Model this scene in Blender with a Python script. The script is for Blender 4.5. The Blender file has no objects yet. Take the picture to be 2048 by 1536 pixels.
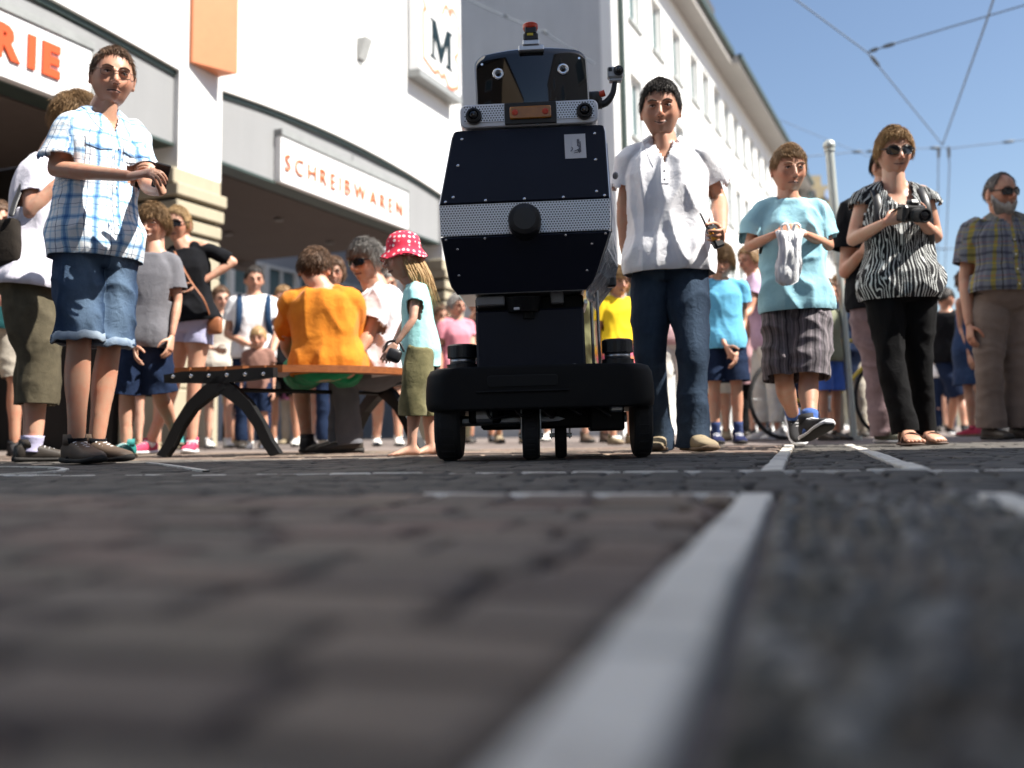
import bpy, bmesh, math, random
import numpy as np
from mathutils import Vector, Matrix, noise
random.seed(7)
rng = np.random.default_rng(7)
R = math.radians
SC = bpy.context.scene
COL = SC.collection

# ------------------------------------------------------------------ camera
FPX, CX, CY, HC = 1990.0, 1024.0, 657.0, 0.10       # focal length and principal point in photo pixels, lens height
PITCH, ROLL = 6.0, -1.0
CAMR = Matrix.Rotation(R(90 + PITCH), 3, 'X') @ Matrix.Rotation(R(ROLL), 3, 'Z')
cd = bpy.data.cameras.new('camera')
cam = bpy.data.objects.new('camera', cd)
COL.objects.link(cam)
cam.matrix_world = Matrix.Translation((0, 0, HC)) @ CAMR.to_4x4()
cd.sensor_width = 36
cd.lens = FPX / 2048 * 36
cd.shift_y = -(768 - CY) / 2048
cd.clip_start = 0.02
cd.clip_end = 2000
cd.dof.use_dof = True
cd.dof.focus_distance = 3.72
cd.dof.aperture_fstop = 1.7
SC.camera = cam

# ------------------------------------------------------------------ light
SUN_AZ, SUN_EL = -18.0, 51.0          # azimuth measured from +X towards +Y
w = bpy.data.worlds.new('World')
SC.world = w
w.use_nodes = True
nt = w.node_tree
bg = nt.nodes['Background']
sky = nt.nodes.new('ShaderNodeTexSky')
sky.sky_type = 'NISHITA'
sky.sun_disc = False
sky.sun_elevation = R(SUN_EL)
sky.sun_rotation = R(90 - SUN_AZ)
sky.air_density = 1.0
sky.dust_density = 1.1
sky.ozone_density = 1.6
nt.links.new(sky.outputs[0], bg.inputs[0])
bg.inputs[1].default_value = 0.070
sd = bpy.data.lights.new('sun', 'SUN')
sd.energy = 5.0
sd.angle = R(0.5)
sd.color = (1.0, 0.95, 0.87)
sun = bpy.data.objects.new('sun', sd)
COL.objects.link(sun)
sdir = Vector((math.cos(R(SUN_AZ)) * math.cos(R(SUN_EL)), math.sin(R(SUN_AZ)) * math.cos(R(SUN_EL)), math.sin(R(SUN_EL))))
sun.rotation_euler = sdir.to_track_quat('Z', 'Y').to_euler()
sun.location = (12, 2, 18)
SC.view_settings.view_transform = 'Standard'
SC.view_settings.look = 'None'
SC.view_settings.gamma = 1
SC.view_settings.exposure = 1.25
SC.view_settings.use_curve_mapping = False
SC.render.engine = 'CYCLES'
SC.cycles.use_denoising = True
SC.cycles.max_bounces = 6
SC.cycles.caustics_reflective = False
SC.cycles.caustics_refractive = False

# ------------------------------------------------------------------ helpers
def P(px, py, Y):
    """the point at world depth Y on the ray through photo pixel (px, py)"""
    d = CAMR @ Vector(((px - CX) / FPX, -(py - CY) / FPX, -1))
    return Vector((0, 0, HC)) + d * (Y / d.y)

def YH(px):
    return 866 - (px - 1024) * math.tan(R(-ROLL))

def G(px, Y, z=0.0):
    """point at depth Y and height z in the photo column px"""
    py = YH(px) - (z - HC) * FPX / Y
    p = P(px, py, Y)
    p.z = z
    return p

class MB:
    def __init__(s):
        s.v = []; s.f = []; s.mi = []; s.cuv = None
    def add(s, v, f, m=0):
        o = len(s.v)
        s.v.extend([tuple(p) for p in v])
        s.f.extend([tuple(i + o for i in q) for q in f])
        s.mi.extend([m] * len(f))
        return s
    def join(s, o, m=None):
        k = len(s.v)
        s.v.extend(o.v)
        s.f.extend([tuple(i + k for i in q) for q in o.f])
        s.mi.extend(o.mi if m is None else [m] * len(o.f))
        return s
    def xf(s, M):
        s.v = [tuple(M @ Vector(p)) for p in s.v]
        return s
    def build(s, name, mats, parent=None, smooth=False, off=None):
        me = bpy.data.meshes.new(name)
        v = np.array(s.v, dtype=np.float64).reshape(-1, 3)
        if off is not None:
            v = v - np.array(off)
        me.from_pydata(v.tolist(), [], s.f)
        if not isinstance(mats, (list, tuple)):
            mats = [mats]
        for m in mats:
            me.materials.append(m)
        if len(mats) > 1:
            me.polygons.foreach_set('material_index', s.mi)
        if smooth:
            me.polygons.foreach_set('use_smooth', [True] * len(s.f))
        if s.cuv is not None:
            a = me.attributes.new('cuv', 'FLOAT_VECTOR', 'POINT')
            a.data.foreach_set('vector', np.asarray(s.cuv, dtype=np.float32).ravel())
        me.update()
        o = bpy.data.objects.new(name, me)
        COL.objects.link(o)
        if parent is not None:
            o.parent = parent
        return o
    # ---- shapes
    def box(s, c, sz, M=None, bev=0.0, m=0, seg=1):
        if bev <= 0:
            x, y, z = sz[0] / 2, sz[1] / 2, sz[2] / 2
            v = [Vector((i * x, j * y, k * z)) for k in (-1, 1) for j in (-1, 1) for i in (-1, 1)]
            f = [(0, 2, 3, 1), (4, 5, 7, 6), (0, 1, 5, 4), (2, 6, 7, 3), (0, 4, 6, 2), (1, 3, 7, 5)]
        else:
            bm = bmesh.new()
            bmesh.ops.create_cube(bm, size=1)
            bmesh.ops.scale(bm, vec=sz, verts=bm.verts)
            bmesh.ops.bevel(bm, geom=bm.edges[:], offset=min(bev, min(sz) * 0.45), segments=seg, profile=0.5, affect='EDGES')
            bm.verts.index_update()
            v = [p.co.copy() for p in bm.verts]
            f = [tuple(p.index for p in q.verts) for q in bm.faces]
            bm.free()
        if M is not None:
            v = [M @ p for p in v]
            if M.determinant() < 0: f = [tuple(reversed(q)) for q in f]
        c = Vector(c)
        return s.add([p + c for p in v], f, m)
    def obox(s, O, ax, ay, az, r, bev=0, m=0):
        """box spanning ranges r = (x0,x1,y0,y1,z0,z1) in the frame O, ax, ay, az"""
        M = Matrix((ax, ay, az)).transposed()
        c = O + ax * (r[0] + r[1]) / 2 + ay * (r[2] + r[3]) / 2 + az * (r[4] + r[5]) / 2
        return s.box(c, (r[1] - r[0], r[3] - r[2], r[5] - r[4]), M, bev, m)
    def tube(s, pts, rad, n=10, sub=3, flat=1.0, flatdir=None, m=0, roundcap=True):
        pts = [Vector(p) for p in pts]
        if not isinstance(rad, (list, tuple)):
            rad = [rad] * len(pts)
        q, r = [], []
        N = len(pts)
        for i in range(N - 1):
            p0, p1, p2, p3 = pts[max(i - 1, 0)], pts[i], pts[i + 1], pts[min(i + 2, N - 1)]
            k = sub if N > 2 else 1
            for j in range(k):
                t = j / k
                q.append(0.5 * ((2 * p1) + (p2 - p0) * t + (2 * p0 - 5 * p1 + 4 * p2 - p3) * t * t + (3 * p1 - p0 - 3 * p2 + p3) * t ** 3))
                t2 = t * t * (3 - 2 * t)
                r.append(rad[i] * (1 - t2) + rad[i + 1] * t2)
        q.append(pts[-1]); r.append(rad[-1])
        if roundcap:
            d0 = (q[0] - q[1]).normalized(); d1 = (q[-1] - q[-2]).normalized()
            q0, r0, q1, r1 = q[0], r[0], q[-1], r[-1]
            q = [q0 + d0 * r0 * .95, q0 + d0 * r0 * .7] + q + [q1 + d1 * r1 * .7, q1 + d1 * r1 * .95]
            r = [r0 * .3, r0 * .71] + r + [r1 * .71, r1 * .3]
        v, f = [], []
        T = (q[1] - q[0]).normalized()
        U = flatdir.copy() if flatdir is not None else (Vector((0, 0, 1)) if abs(T.z) < .9 else Vector((1, 0, 0)))
        for i, p in enumerate(q):
            T = (q[min(i + 1, len(q) - 1)] - q[max(i - 1, 0)])
            if T.length < 1e-9:
                T = Vector((0, 0, 1))
            T.normalize()
            U = (U - T * U.dot(T))
            U = U.normalized() if U.length > 1e-6 else T.orthogonal().normalized()
            W = T.cross(U)
            for k in range(n):
                a = 2 * math.pi * k / n
                v.append(p + U * (math.cos(a) * r[i] * flat) + W * (math.sin(a) * r[i]))
        L = len(q)
        for i in range(L - 1):
            for k in range(n):
                k2 = (k + 1) % n
                f.append((i * n + k, i * n + k2, (i + 1) * n + k2, (i + 1) * n + k))
        f.append(tuple(reversed(range(n))))
        f.append(tuple((L - 1) * n + k for k in range(n)))
        return s.add(v, f, m)
    def cyl(s, p0, p1, r0, r1=None, n=16, m=0):
        return s.tube([p0, p1], [r0, r0 if r1 is None else r1], n=n, roundcap=False, m=m)
    def ell(s, c, rad, M=None, n=14, m=0):
        c = Vector(c)
        if not isinstance(rad, (list, tuple)):
            rad = (rad,) * 3
        h = max(n // 2, 4)
        v = []
        for i in range(1, h):
            a = math.pi * i / h
            for k in range(n):
                b = 2 * math.pi * k / n
                v.append(Vector((rad[0] * math.sin(a) * math.cos(b), rad[1] * math.sin(a) * math.sin(b), rad[2] * math.cos(a))))
        v += [Vector((0, 0, rad[2])), Vector((0, 0, -rad[2]))]
        f = []
        for i in range(h - 2):
            for k in range(n):
                k2 = (k + 1) % n
                f.append((i * n + k, (i + 1) * n + k, (i + 1) * n + k2, i * n + k2))
        t = len(v) - 2
        for k in range(n):
            k2 = (k + 1) % n
            f.append((t, k, k2)); f.append((t + 1, (h - 2) * n + k2, (h - 2) * n + k))
        if M is not None:
            v = [M @ p for p in v]
        return s.add([p + c for p in v], f, m)
    def loft(s, rings, m=0, cap=True):
        n = len(rings[0])
        v = [p for r_ in rings for p in r_]
        f = []
        for i in range(len(rings) - 1):
            for k in range(n):
                k2 = (k + 1) % n
                f.append((i * n + k, i * n + k2, (i + 1) * n + k2, (i + 1) * n + k))
        if cap:
            f.append(tuple(reversed(range(n))))
            f.append(tuple((len(rings) - 1) * n + k for k in range(n)))
        return s.add(v, f, m)
    def prism(s, poly, O, ax, ay, az, z0, z1, m=0):
        """polygon (list of 2-D points in ax, ay) extruded along az from z0 to z1"""
        n = len(poly)
        a = sum(poly[i][0] * poly[(i + 1) % n][1] - poly[(i + 1) % n][0] * poly[i][1] for i in range(n))
        if a < 0:
            poly = poly[::-1]
        v = [O + ax * p[0] + ay * p[1] + az * z0 for p in poly] + [O + ax * p[0] + ay * p[1] + az * z1 for p in poly]
        f = [tuple(reversed(range(n))), tuple(range(n, 2 * n))] + [(i, (i + 1) % n, n + (i + 1) % n, n + i) for i in range(n)]
        if ax.cross(ay).dot(az) < 0:
            f = [tuple(reversed(q)) for q in f]
        return s.add(v, f, m)

def lathe(prof, O, axis, up=None, n=24):
    """profile [(distance along axis, radius)] turned about axis"""
    mb = MB()
    axis = axis.normalized()
    U = axis.orthogonal().normalized(); W = axis.cross(U)
    rings = [[O + axis * a + U * (r * math.cos(2 * math.pi * k / n)) + W * (r * math.sin(2 * math.pi * k / n)) for k in range(n)] for a, r in prof]
    return mb.loft(rings)

def thing(name, label, cat, loc=(0, 0, 0), rot=(0, 0, 0), group=None):
    o = bpy.data.objects.new(name, None)
    COL.objects.link(o)
    o.empty_display_size = 0.2
    o.location = loc
    o.rotation_euler = rot
    return tag(o, label, cat, group)

def tag(o, label=None, cat=None, group=None, kind=None):
    if label: o['label'] = label
    if cat: o['category'] = cat
    if group: o['group'] = group
    if kind: o['kind'] = kind
    return o

# ------------------------------------------------------------------ materials
_M = {}
class NT:
    """tiny wrapper for building node trees"""
    def __init__(s, name):
        s.mat = bpy.data.materials.new(name)
        s.mat.use_nodes = True
        s.t = s.mat.node_tree
        s.b = s.t.nodes['Principled BSDF']
    def n(s, typ, **kw):
        o = s.t.nodes.new(typ)
        for k, v in kw.items():
            setattr(o, k, v)
        return o
    def l(s, a, b):
        s.t.links.new(a, b)
    def math(s, op, a, b=None, c=None):
        o = s.n('ShaderNodeMath', operation=op)
        for i, x in enumerate((a, b, c)):
            if x is None: continue
            if isinstance(x, (int, float)): o.inputs[i].default_value = x
            else: s.l(x, o.inputs[i])
        return o.outputs[0]
    def mix(s, f, a, b, typ='MIX'):
        o = s.n('ShaderNodeMix', data_type='RGBA', blend_type=typ)
        for i, x in ((0, f), (6, a), (7, b)):
            if isinstance(x, (int, float)): o.inputs[i].default_value = x
            elif isinstance(x, (tuple, list)): o.inputs[i].default_value = (*x[:3], 1)
            else: s.l(x, o.inputs[i])
        return o.outputs[2]
    def noise(s, scale, detail=3, rough=.6, vec=None, dist=0.0):
        o = s.n('ShaderNodeTexNoise')
        o.inputs['Scale'].default_value = scale
        o.inputs['Detail'].default_value = detail
        o.inputs['Roughness'].default_value = rough
        o.inputs['Distortion'].default_value = dist
        if vec is not None: s.l(vec, o.inputs['Vector'])
        return o.outputs[0]
    def coord(s, kind='Object'):
        return s.n('ShaderNodeTexCoord').outputs[kind]
    def attr(s, name='cuv'):
        return s.n('ShaderNodeAttribute', attribute_name=name)
    def ramp(s, f, stops):
        o = s.n('ShaderNodeValToRGB')
        e = o.color_ramp.elements
        while len(e) < len(stops): e.new(.5)
        for i, (p, c) in enumerate(stops):
            e[i].position = p
            e[i].color = (*c[:3], 1)
        s.l(f, o.inputs[0])
        return o.outputs[0]
    def bump(s, h, strength=.3, dist=.01):
        o = s.n('ShaderNodeBump')
        o.inputs['Strength'].default_value = strength
        o.inputs['Distance'].default_value = dist
        s.l(h, o.inputs['Height'])
        s.l(o.outputs[0], s.b.inputs['Normal'])
    def base(s, c):
        if isinstance(c, (tuple, list)): s.b.inputs['Base Color'].default_value = (*c[:3], 1)
        else: s.l(c, s.b.inputs['Base Color'])
    def set(s, rough=.6, metal=0, spec=.5, sheen=0, trans=0, sss=0, coat=0):
        b = s.b.inputs
        b['Roughness'].default_value = rough
        b['Metallic'].default_value = metal
        b['Specular IOR Level'].default_value = spec
        b['Sheen Weight'].default_value = sheen
        b['Transmission Weight'].default_value = trans
        b['Subsurface Weight'].default_value = sss
        b['Coat Weight'].default_value = coat
        if sss:
            b['Subsurface Radius'].default_value = (1, .35, .2)
            b['Subsurface Scale'].default_value = .006
        return s

def mat(name, c, rough=.6, metal=0, spec=.5, var=.12, vs=8, bump=.0, bs=60, bd=.004, coat=0, trans=0):
    """plain surface with some mottling and fine relief"""
    if name in _M: return _M[name]
    k = NT(name)
    k.set(rough, metal, spec, coat=coat, trans=trans)
    if var > 0:
        nz = k.noise(vs, 5, .65, k.coord())
        lo = tuple(x * (1 - var) for x in c); hi = tuple(min(1, x * (1 + var)) for x in c)
        k.base(k.ramp(nz, [(.3, lo), (.7, hi)]))
    else:
        k.base(c)
    if bump > 0:
        k.bump(k.noise(bs, 4, .6, k.coord()), bump, bd)
    _M[name] = k.mat
    return k.mat

def cloth(name, c, c2=None, rough=.92, bump=.25, var=.1, weave=900):
    """woven or knitted cloth: mottled colour, soft creases and a fine weave"""
    if name in _M: return _M[name]
    k = NT(name)
    k.set(rough, 0, .18, sheen=.10 if max(c) > .1 else 0)
    co = k.coord()
    nz = k.noise(14, 4, .6, co)
    c2 = c2 or tuple(x * (1 - var * 1.6) for x in c)
    k.base(k.ramp(nz, [(.3, c2), (.68, c)]))
    h = k.math('ADD', k.math('MULTIPLY', k.noise(22, 3, .55, co, 1.2), .9), k.math('MULTIPLY', k.noise(weave, 1, .5, co), .12))
    k.bump(h, bump, .02)
    _M[name] = k.mat
    return k.mat

def band(k, x, per, a, b, soft=.02):
    """1 inside fraction a..b of each period of x"""
    f = k.math('FRACT', k.math('DIVIDE', x, per))
    return k.math('MULTIPLY', k.math('GREATER_THAN', f, a), k.math('LESS_THAN', f, b))

def plaid(name, base, bands, per, bump=.25):
    """bands: list of (axis 0/1/2, start, end, colour, weight) over one period"""
    if name in _M: return _M[name]
    k = NT(name)
    k.set(.9, 0, .25, sheen=.1)
    at = k.attr('cuv')
    sp = k.n('ShaderNodeSeparateXYZ')
    wob = k.n('ShaderNodeVectorMath', operation='MULTIPLY_ADD')
    nn = k.n('ShaderNodeTexNoise'); nn.inputs['Scale'].default_value = 9; nn.inputs['Detail'].default_value = 2
    k.l(k.coord(), nn.inputs['Vector'])
    k.l(nn.outputs['Color'], wob.inputs[0]); wob.inputs[1].default_value = (.03, .03, 0)
    k.l(at.outputs['Vector'], wob.inputs[2])
    k.l(wob.outputs[0], sp.inputs[0])
    col = base
    for ax, a, b, c, wgt in bands:
        f = k.math('MULTIPLY', band(k, sp.outputs[ax], per, a, b), wgt)
        col = k.mix(f, col, c, 'MULTIPLY' if wgt < .95 else 'MIX')
    k.base(col)
    k.bump(k.math('ADD', k.noise(24, 3, .55, k.coord(), 1.0), k.math('MULTIPLY', k.noise(1000, 1, .5, k.coord()), .12)), bump, .018)
    _M[name] = k.mat
    return k.mat

def denim(name, c, fade, amt=.5):
    if name in _M: return _M[name]
    k = NT(name)
    k.set(.9, 0, .15)
    co = k.coord()
    sp = k.n('ShaderNodeSeparateXYZ'); k.l(k.attr('cuv').outputs['Vector'], sp.inputs[0])
    # worn fronts: u is measured round the leg from its front
    front = k.math('SUBTRACT', 1, k.math('MINIMUM', k.math('MULTIPLY', k.math('ABSOLUTE', sp.outputs[0]), 13), 1))
    m = k.math('MULTIPLY', k.math('ADD', k.math('MULTIPLY', front, amt), .12), k.math('ADD', k.noise(9, 5, .7, co), .25))
    col = k.mix(m, c, fade)
    twill = k.noise(700, 2, .6, co)
    col = k.mix(k.math('MULTIPLY', twill, .35), col, tuple(min(1, x * 1.9) for x in c))
    k.base(col)
    k.bump(k.math('ADD', k.noise(26, 4, .6, co, 1.5), k.math('MULTIPLY', twill, .2)), .35, .02)
    _M[name] = k.mat
    return k.mat

def skin(name, c):
    if name in _M: return _M[name]
    k = NT(name)
    k.set(.46, 0, .45, sss=.12)
    co = k.coord()
    nz = k.noise(16, 5, .65, co)
    red = (min(1, c[0] * 1.04), c[1] * .84, c[2] * .80)
    col = k.ramp(nz, [(.36, red), (.58, c)])
    sp = k.n('ShaderNodeSeparateXYZ'); k.l(k.attr('cuv').outputs['Vector'], sp.inputs[0])
    col = k.mix(k.math('MULTIPLY', sp.outputs[0], k.math('MULTIPLY', k.math('ADD', k.noise(60, 3, .6, co), .3), .55)), col, (c[0] * .98, c[1] * .60, c[2] * .55))
    col = k.mix(k.math('MULTIPLY', sp.outputs[1], k.math('ADD', k.noise(420, 2, .6, co), .2)), col, (c[0] * .34, c[1] * .33, c[2] * .36))
    k.base(col)
    k.bump(k.math('ADD', k.noise(260, 3, .6, co), k.math('MULTIPLY', k.noise(40, 2, .5, co), .6)), .18, .003)
    _M[name] = k.mat
    return k.mat

def hairmat(name, c, c2):
    if name in _M: return _M[name]
    k = NT(name)
    k.set(.55, 0, .35)
    mp = k.n('ShaderNodeMapping'); mp.inputs['Scale'].default_value = (160, 160, 26)
    k.l(k.coord(), mp.inputs[0])
    nz = k.noise(1, 3, .6, mp.outputs[0], .6)
    k.base(k.ramp(nz, [(.35, c2), (.65, c)]))
    k.bump(nz, .35, .004)
    _M[name] = k.mat
    return k.mat

SK = skin('skin_fair', (.53, .305, .21))
SKT = skin('skin_tanned', (.48, .265, .175))
SKP = skin('skin_pale', (.55, .34, .25))
BLACK = mat('black_plastic', (.012, .012, .014), .42, var=.2)
RUBBER = mat('black_rubber', (.014, .014, .015), .8, var=.3, bump=.3, bs=120)
CHROME = mat('bright_metal', (.75, .76, .78), .22, 1.0, var=.06)
STEEL = mat('brushed_steel', (.55, .56, .58), .38, 1.0, var=.1)
WHITE = mat('white_plastic', (.78, .78, .8), .45, var=.03)
LENS = mat('dark_lens', (.006, .006, .008), .08, spec=.8, var=0)
# ------------------------------------------------------------------ people: geometry helpers
from mathutils.bvhtree import BVHTree
_tmp = bpy.data.objects.new('tmp', bpy.data.meshes.new('tmp'))
COL.objects.link(_tmp)
_rm = _tmp.modifiers.new('r', 'REMESH'); _rm.mode = 'VOXEL'
_sm = _tmp.modifiers.new('s', 'SMOOTH'); _sm.factor = .5

def remesh(mb, voxel, it=3):
    """fuse the overlapping closed pieces of mb into one skin; returns vertex and face arrays"""
    me = bpy.data.meshes.new('t')
    me.from_pydata(mb.v, [], mb.f)
    old = _tmp.data
    _tmp.data = me
    bpy.data.meshes.remove(old)
    _rm.voxel_size = voxel
    _sm.iterations = it
    dg = bpy.context.evaluated_depsgraph_get()
    ev = _tmp.evaluated_get(dg)
    m2 = ev.to_mesh()
    n = len(m2.vertices)
    v = np.empty(n * 3); m2.vertices.foreach_get('co', v)
    nr = np.empty(n * 3); m2.vertex_normals.foreach_get('vector', nr)
    F = [tuple(p.vertices) for p in m2.polygons]
    ev.to_mesh_clear()
    return v.reshape(-1, 3), nr.reshape(-1, 3), F

_W = [(rng.normal(size=3), rng.uniform(0, 6.3)) for _ in range(24)]
def folds(v, freq, ani=(1, 1, .45), seed=0):
    """soft ridged crease field, -1..1, longer in z"""
    q = v * np.array(ani) * freq
    q = q + .35 * np.sin(q[:, [1, 2, 0]] * 1.3 + seed)
    s = np.zeros(len(v))
    for i in range(7):
        d, ph = _W[(i + seed * 3) % 24]
        s += np.sin(q @ d + ph + seed) / 2.6
    return 1 - 2 * np.abs(np.tanh(s))

Z3 = Vector((0, 0, 1))
def frame3(lat, up):
    up = up.normalized(); fwd = lat.cross(up).normalized(); lat = up.cross(fwd).normalized()
    return lat, fwd, up

def ring(c, lat, fwd, w, d, n=20, sup=2.4):
    out = []
    for k in range(n):
        a = 2 * math.pi * k / n
        x, y = math.cos(a), math.sin(a)
        x = math.copysign(abs(x) ** (2 / sup), x); y = math.copysign(abs(y) ** (2 / sup), y)
        out.append(c + lat * (w * x) + fwd * (d * y))
    return out

def smoothstep(a, b, x):
    t = np.clip((x - a) / (b - a), 0, 1)
    return t * t * (3 - 2 * t)

# ---- head: x = own left, y = back, z = up, unit head height .235 m
def head_shape(n, age=1.0, fat=0.0):
    """n: unit directions (N,3) -> points on the bare head"""
    x, y, z = n[:, 0], n[:, 1], n[:, 2]
    rx = .0785 + .005 * fat; ry = .097; rz = .118
    p = n * np.array([rx, ry, rz])
    lo = smoothstep(0.05, -.95, z)
    p[:, 0] *= 1 - (.30 - .14 * fat) * lo
    back = smoothstep(-.1, .8, y)
    p[:, 1] *= 1 - .42 * lo * back
    front = smoothstep(-.2, -.9, y)
    p[:, 1] *= 1 - .05 * front
    def bump(d, sig, a, axis=None):
        d = np.array(d) / np.linalg.norm(d)
        g = np.exp(-((n - d) ** 2).sum(1) / (2 * sig * sig)) * a
        ax = d if axis is None else np.array(axis)
        return g[:, None] * ax
    q = p.copy()
    for sx in (-1, 1):
        q += bump((sx * .30, -.92, .22), .14, .004 * age)
        q += bump((sx * .36, -.90, .03), .15, -.0125)
        q += bump((sx * .55, -.78, -.16), .18, .005 + .003 * fat)
        q += bump((sx * .88, -.40, .22), .22, -.004)
        q += bump((sx * .55, -.35, -.75), .22, .005 + .004 * fat)
        q += bump((sx * .34, -.8, -.42), .12, -.003)
    q += bump((0, -.90, -.36), .16, .007)
    q += bump((0, -.72, -.70), .17, .011 * age)
    q += bump((0, -.86, -.57), .07, -.003)
    return q

def grid_dirs(nl, nm):
    th = np.linspace(0.02, math.pi - .02, nl)
    ph = np.linspace(0, 2 * math.pi, nm, endpoint=False)
    T, Ph = np.meshgrid(th, ph, indexing='ij')
    d = np.stack([np.sin(T) * np.sin(Ph), -np.sin(T) * np.cos(Ph), np.cos(T)], -1)
    return d.reshape(-1, 3)          # ph = 0 is the face (-y)

def grid_faces(nl, nm):
    f = []
    for i in range(nl - 1):
        for k in range(nm):
            k2 = (k + 1) % nm
            f.append((i * nm + k, (i + 1) * nm + k, (i + 1) * nm + k2, i * nm + k2))
    f.append(tuple(range(nm)))
    f.append(tuple((nl - 1) * nm + k for k in reversed(range(nm))))
    return f

def make_head(vox, age=1.0, fat=0., nose=1.0, smile=0.3, mouth_open=False):
    """returns MB in head frame with material slots 0 skin, 1 lips, 2 eye white, 3 dark, 4 brow"""
    mb = MB()
    d = grid_dirs(40, 56)
    mb.add(head_shape(d, age, fat), grid_faces(40, 56))
    k = nose
    mb.tube([(0, -.086, .022), (0, -.098 - .004 * k, 0), (0, -.106 - .009 * k, -.022)], [.0075, .009, .0115 * (.7 + .3 * k)], n=10)
    for sx in (-1, 1):
        mb.ell((sx * .0115, -.1 - .002 * k, -.0285), (.0085, .011, .0075))
        # ear
        M = Matrix.Rotation(sx * .35, 3, 'Z') @ Matrix.Rotation(.2, 3, 'X')
        mb.ell((sx * .078, .012, -.002), (.007, .021, .033), M)
        mb.ell((sx * .080, .006, -.026), (.006, .011, .012), M)
    # eyelids and brow ridge
    for sx in (-1, 1):
        mb.ell((sx * .031, -.0765, .011), (.0165, .0115, .0105))
        mb.tube([(sx * .013, -.094, .026), (sx * .032, -.0915, .0315), (sx * .05, -.078, .027)], [.004, .005, .004], n=8)
    v, nr, F = remesh(mb, vox, 3 if vox < .004 else 2)
    out = MB()
    out.add(v, F)
    def yf(x, z):     # depth of the bare face at x, z
        n = np.array([[x / .0765, -1.0, z / .118]]); n[0, 1] = -math.sqrt(max(.05, 1 - n[0, 0] ** 2 - n[0, 2] ** 2))
        n /= np.linalg.norm(n)
        return head_shape(n, age, fat)[0][1]
    zm = -.056
    s = smile * .007
    pts = [(sx * .025, yf(.025, zm) - .000, zm + s) for sx in (-1,)] + [(-.008, yf(.008, zm) - .0035, zm - .001), (.008, yf(.008, zm) - .0035, zm - .001)] + [(.025, yf(.025, zm), zm + s)]
    out.tube([(p[0], p[1], p[2] + .0035) for p in pts], [.0012, .0034, .0034, .0012], n=8, m=1)
    out.tube([(p[0] * .9, p[1], p[2] - .0040) for p in pts], [.0015, .0040, .0040, .0015], n=8, m=1)
    if mouth_open:
        out.tube([(p[0] * .85, p[1] - .0026, p[2] - .0005) for p in pts], [.0015, .0032, .0032, .0015], n=8, m=2)
    else:
        out.tube([(p[0] * 1.05, p[1] - .0022, p[2] - .0003) for p in pts], [.001, .0022, .0022, .001], n=6, m=3)
    for sx in (-1, 1):
        out.ell((sx * .031, -.0832, .0090), (.0105, .0065, .0024), m=2)
        out.ell((sx * .031, -.0872, .0098), (.0050, .0036, .0030), m=3)
        out.tube([(sx * .018, -.0885, .0135), (sx * .031, -.0895, .0150), (sx * .045, -.083, .012)], [.0014, .0024, .0014], n=6, m=3)
        out.tube([(sx * .012, -.0975, .030), (sx * .032, -.0955, .0355), (sx * .05, -.0815, .030)], [.0026, .0042, .0022], n=6, m=4)
        out.ell((sx * .0075, -.1035, -.0345), (.0038, .0036, .0022), m=3)
    return out

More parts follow.
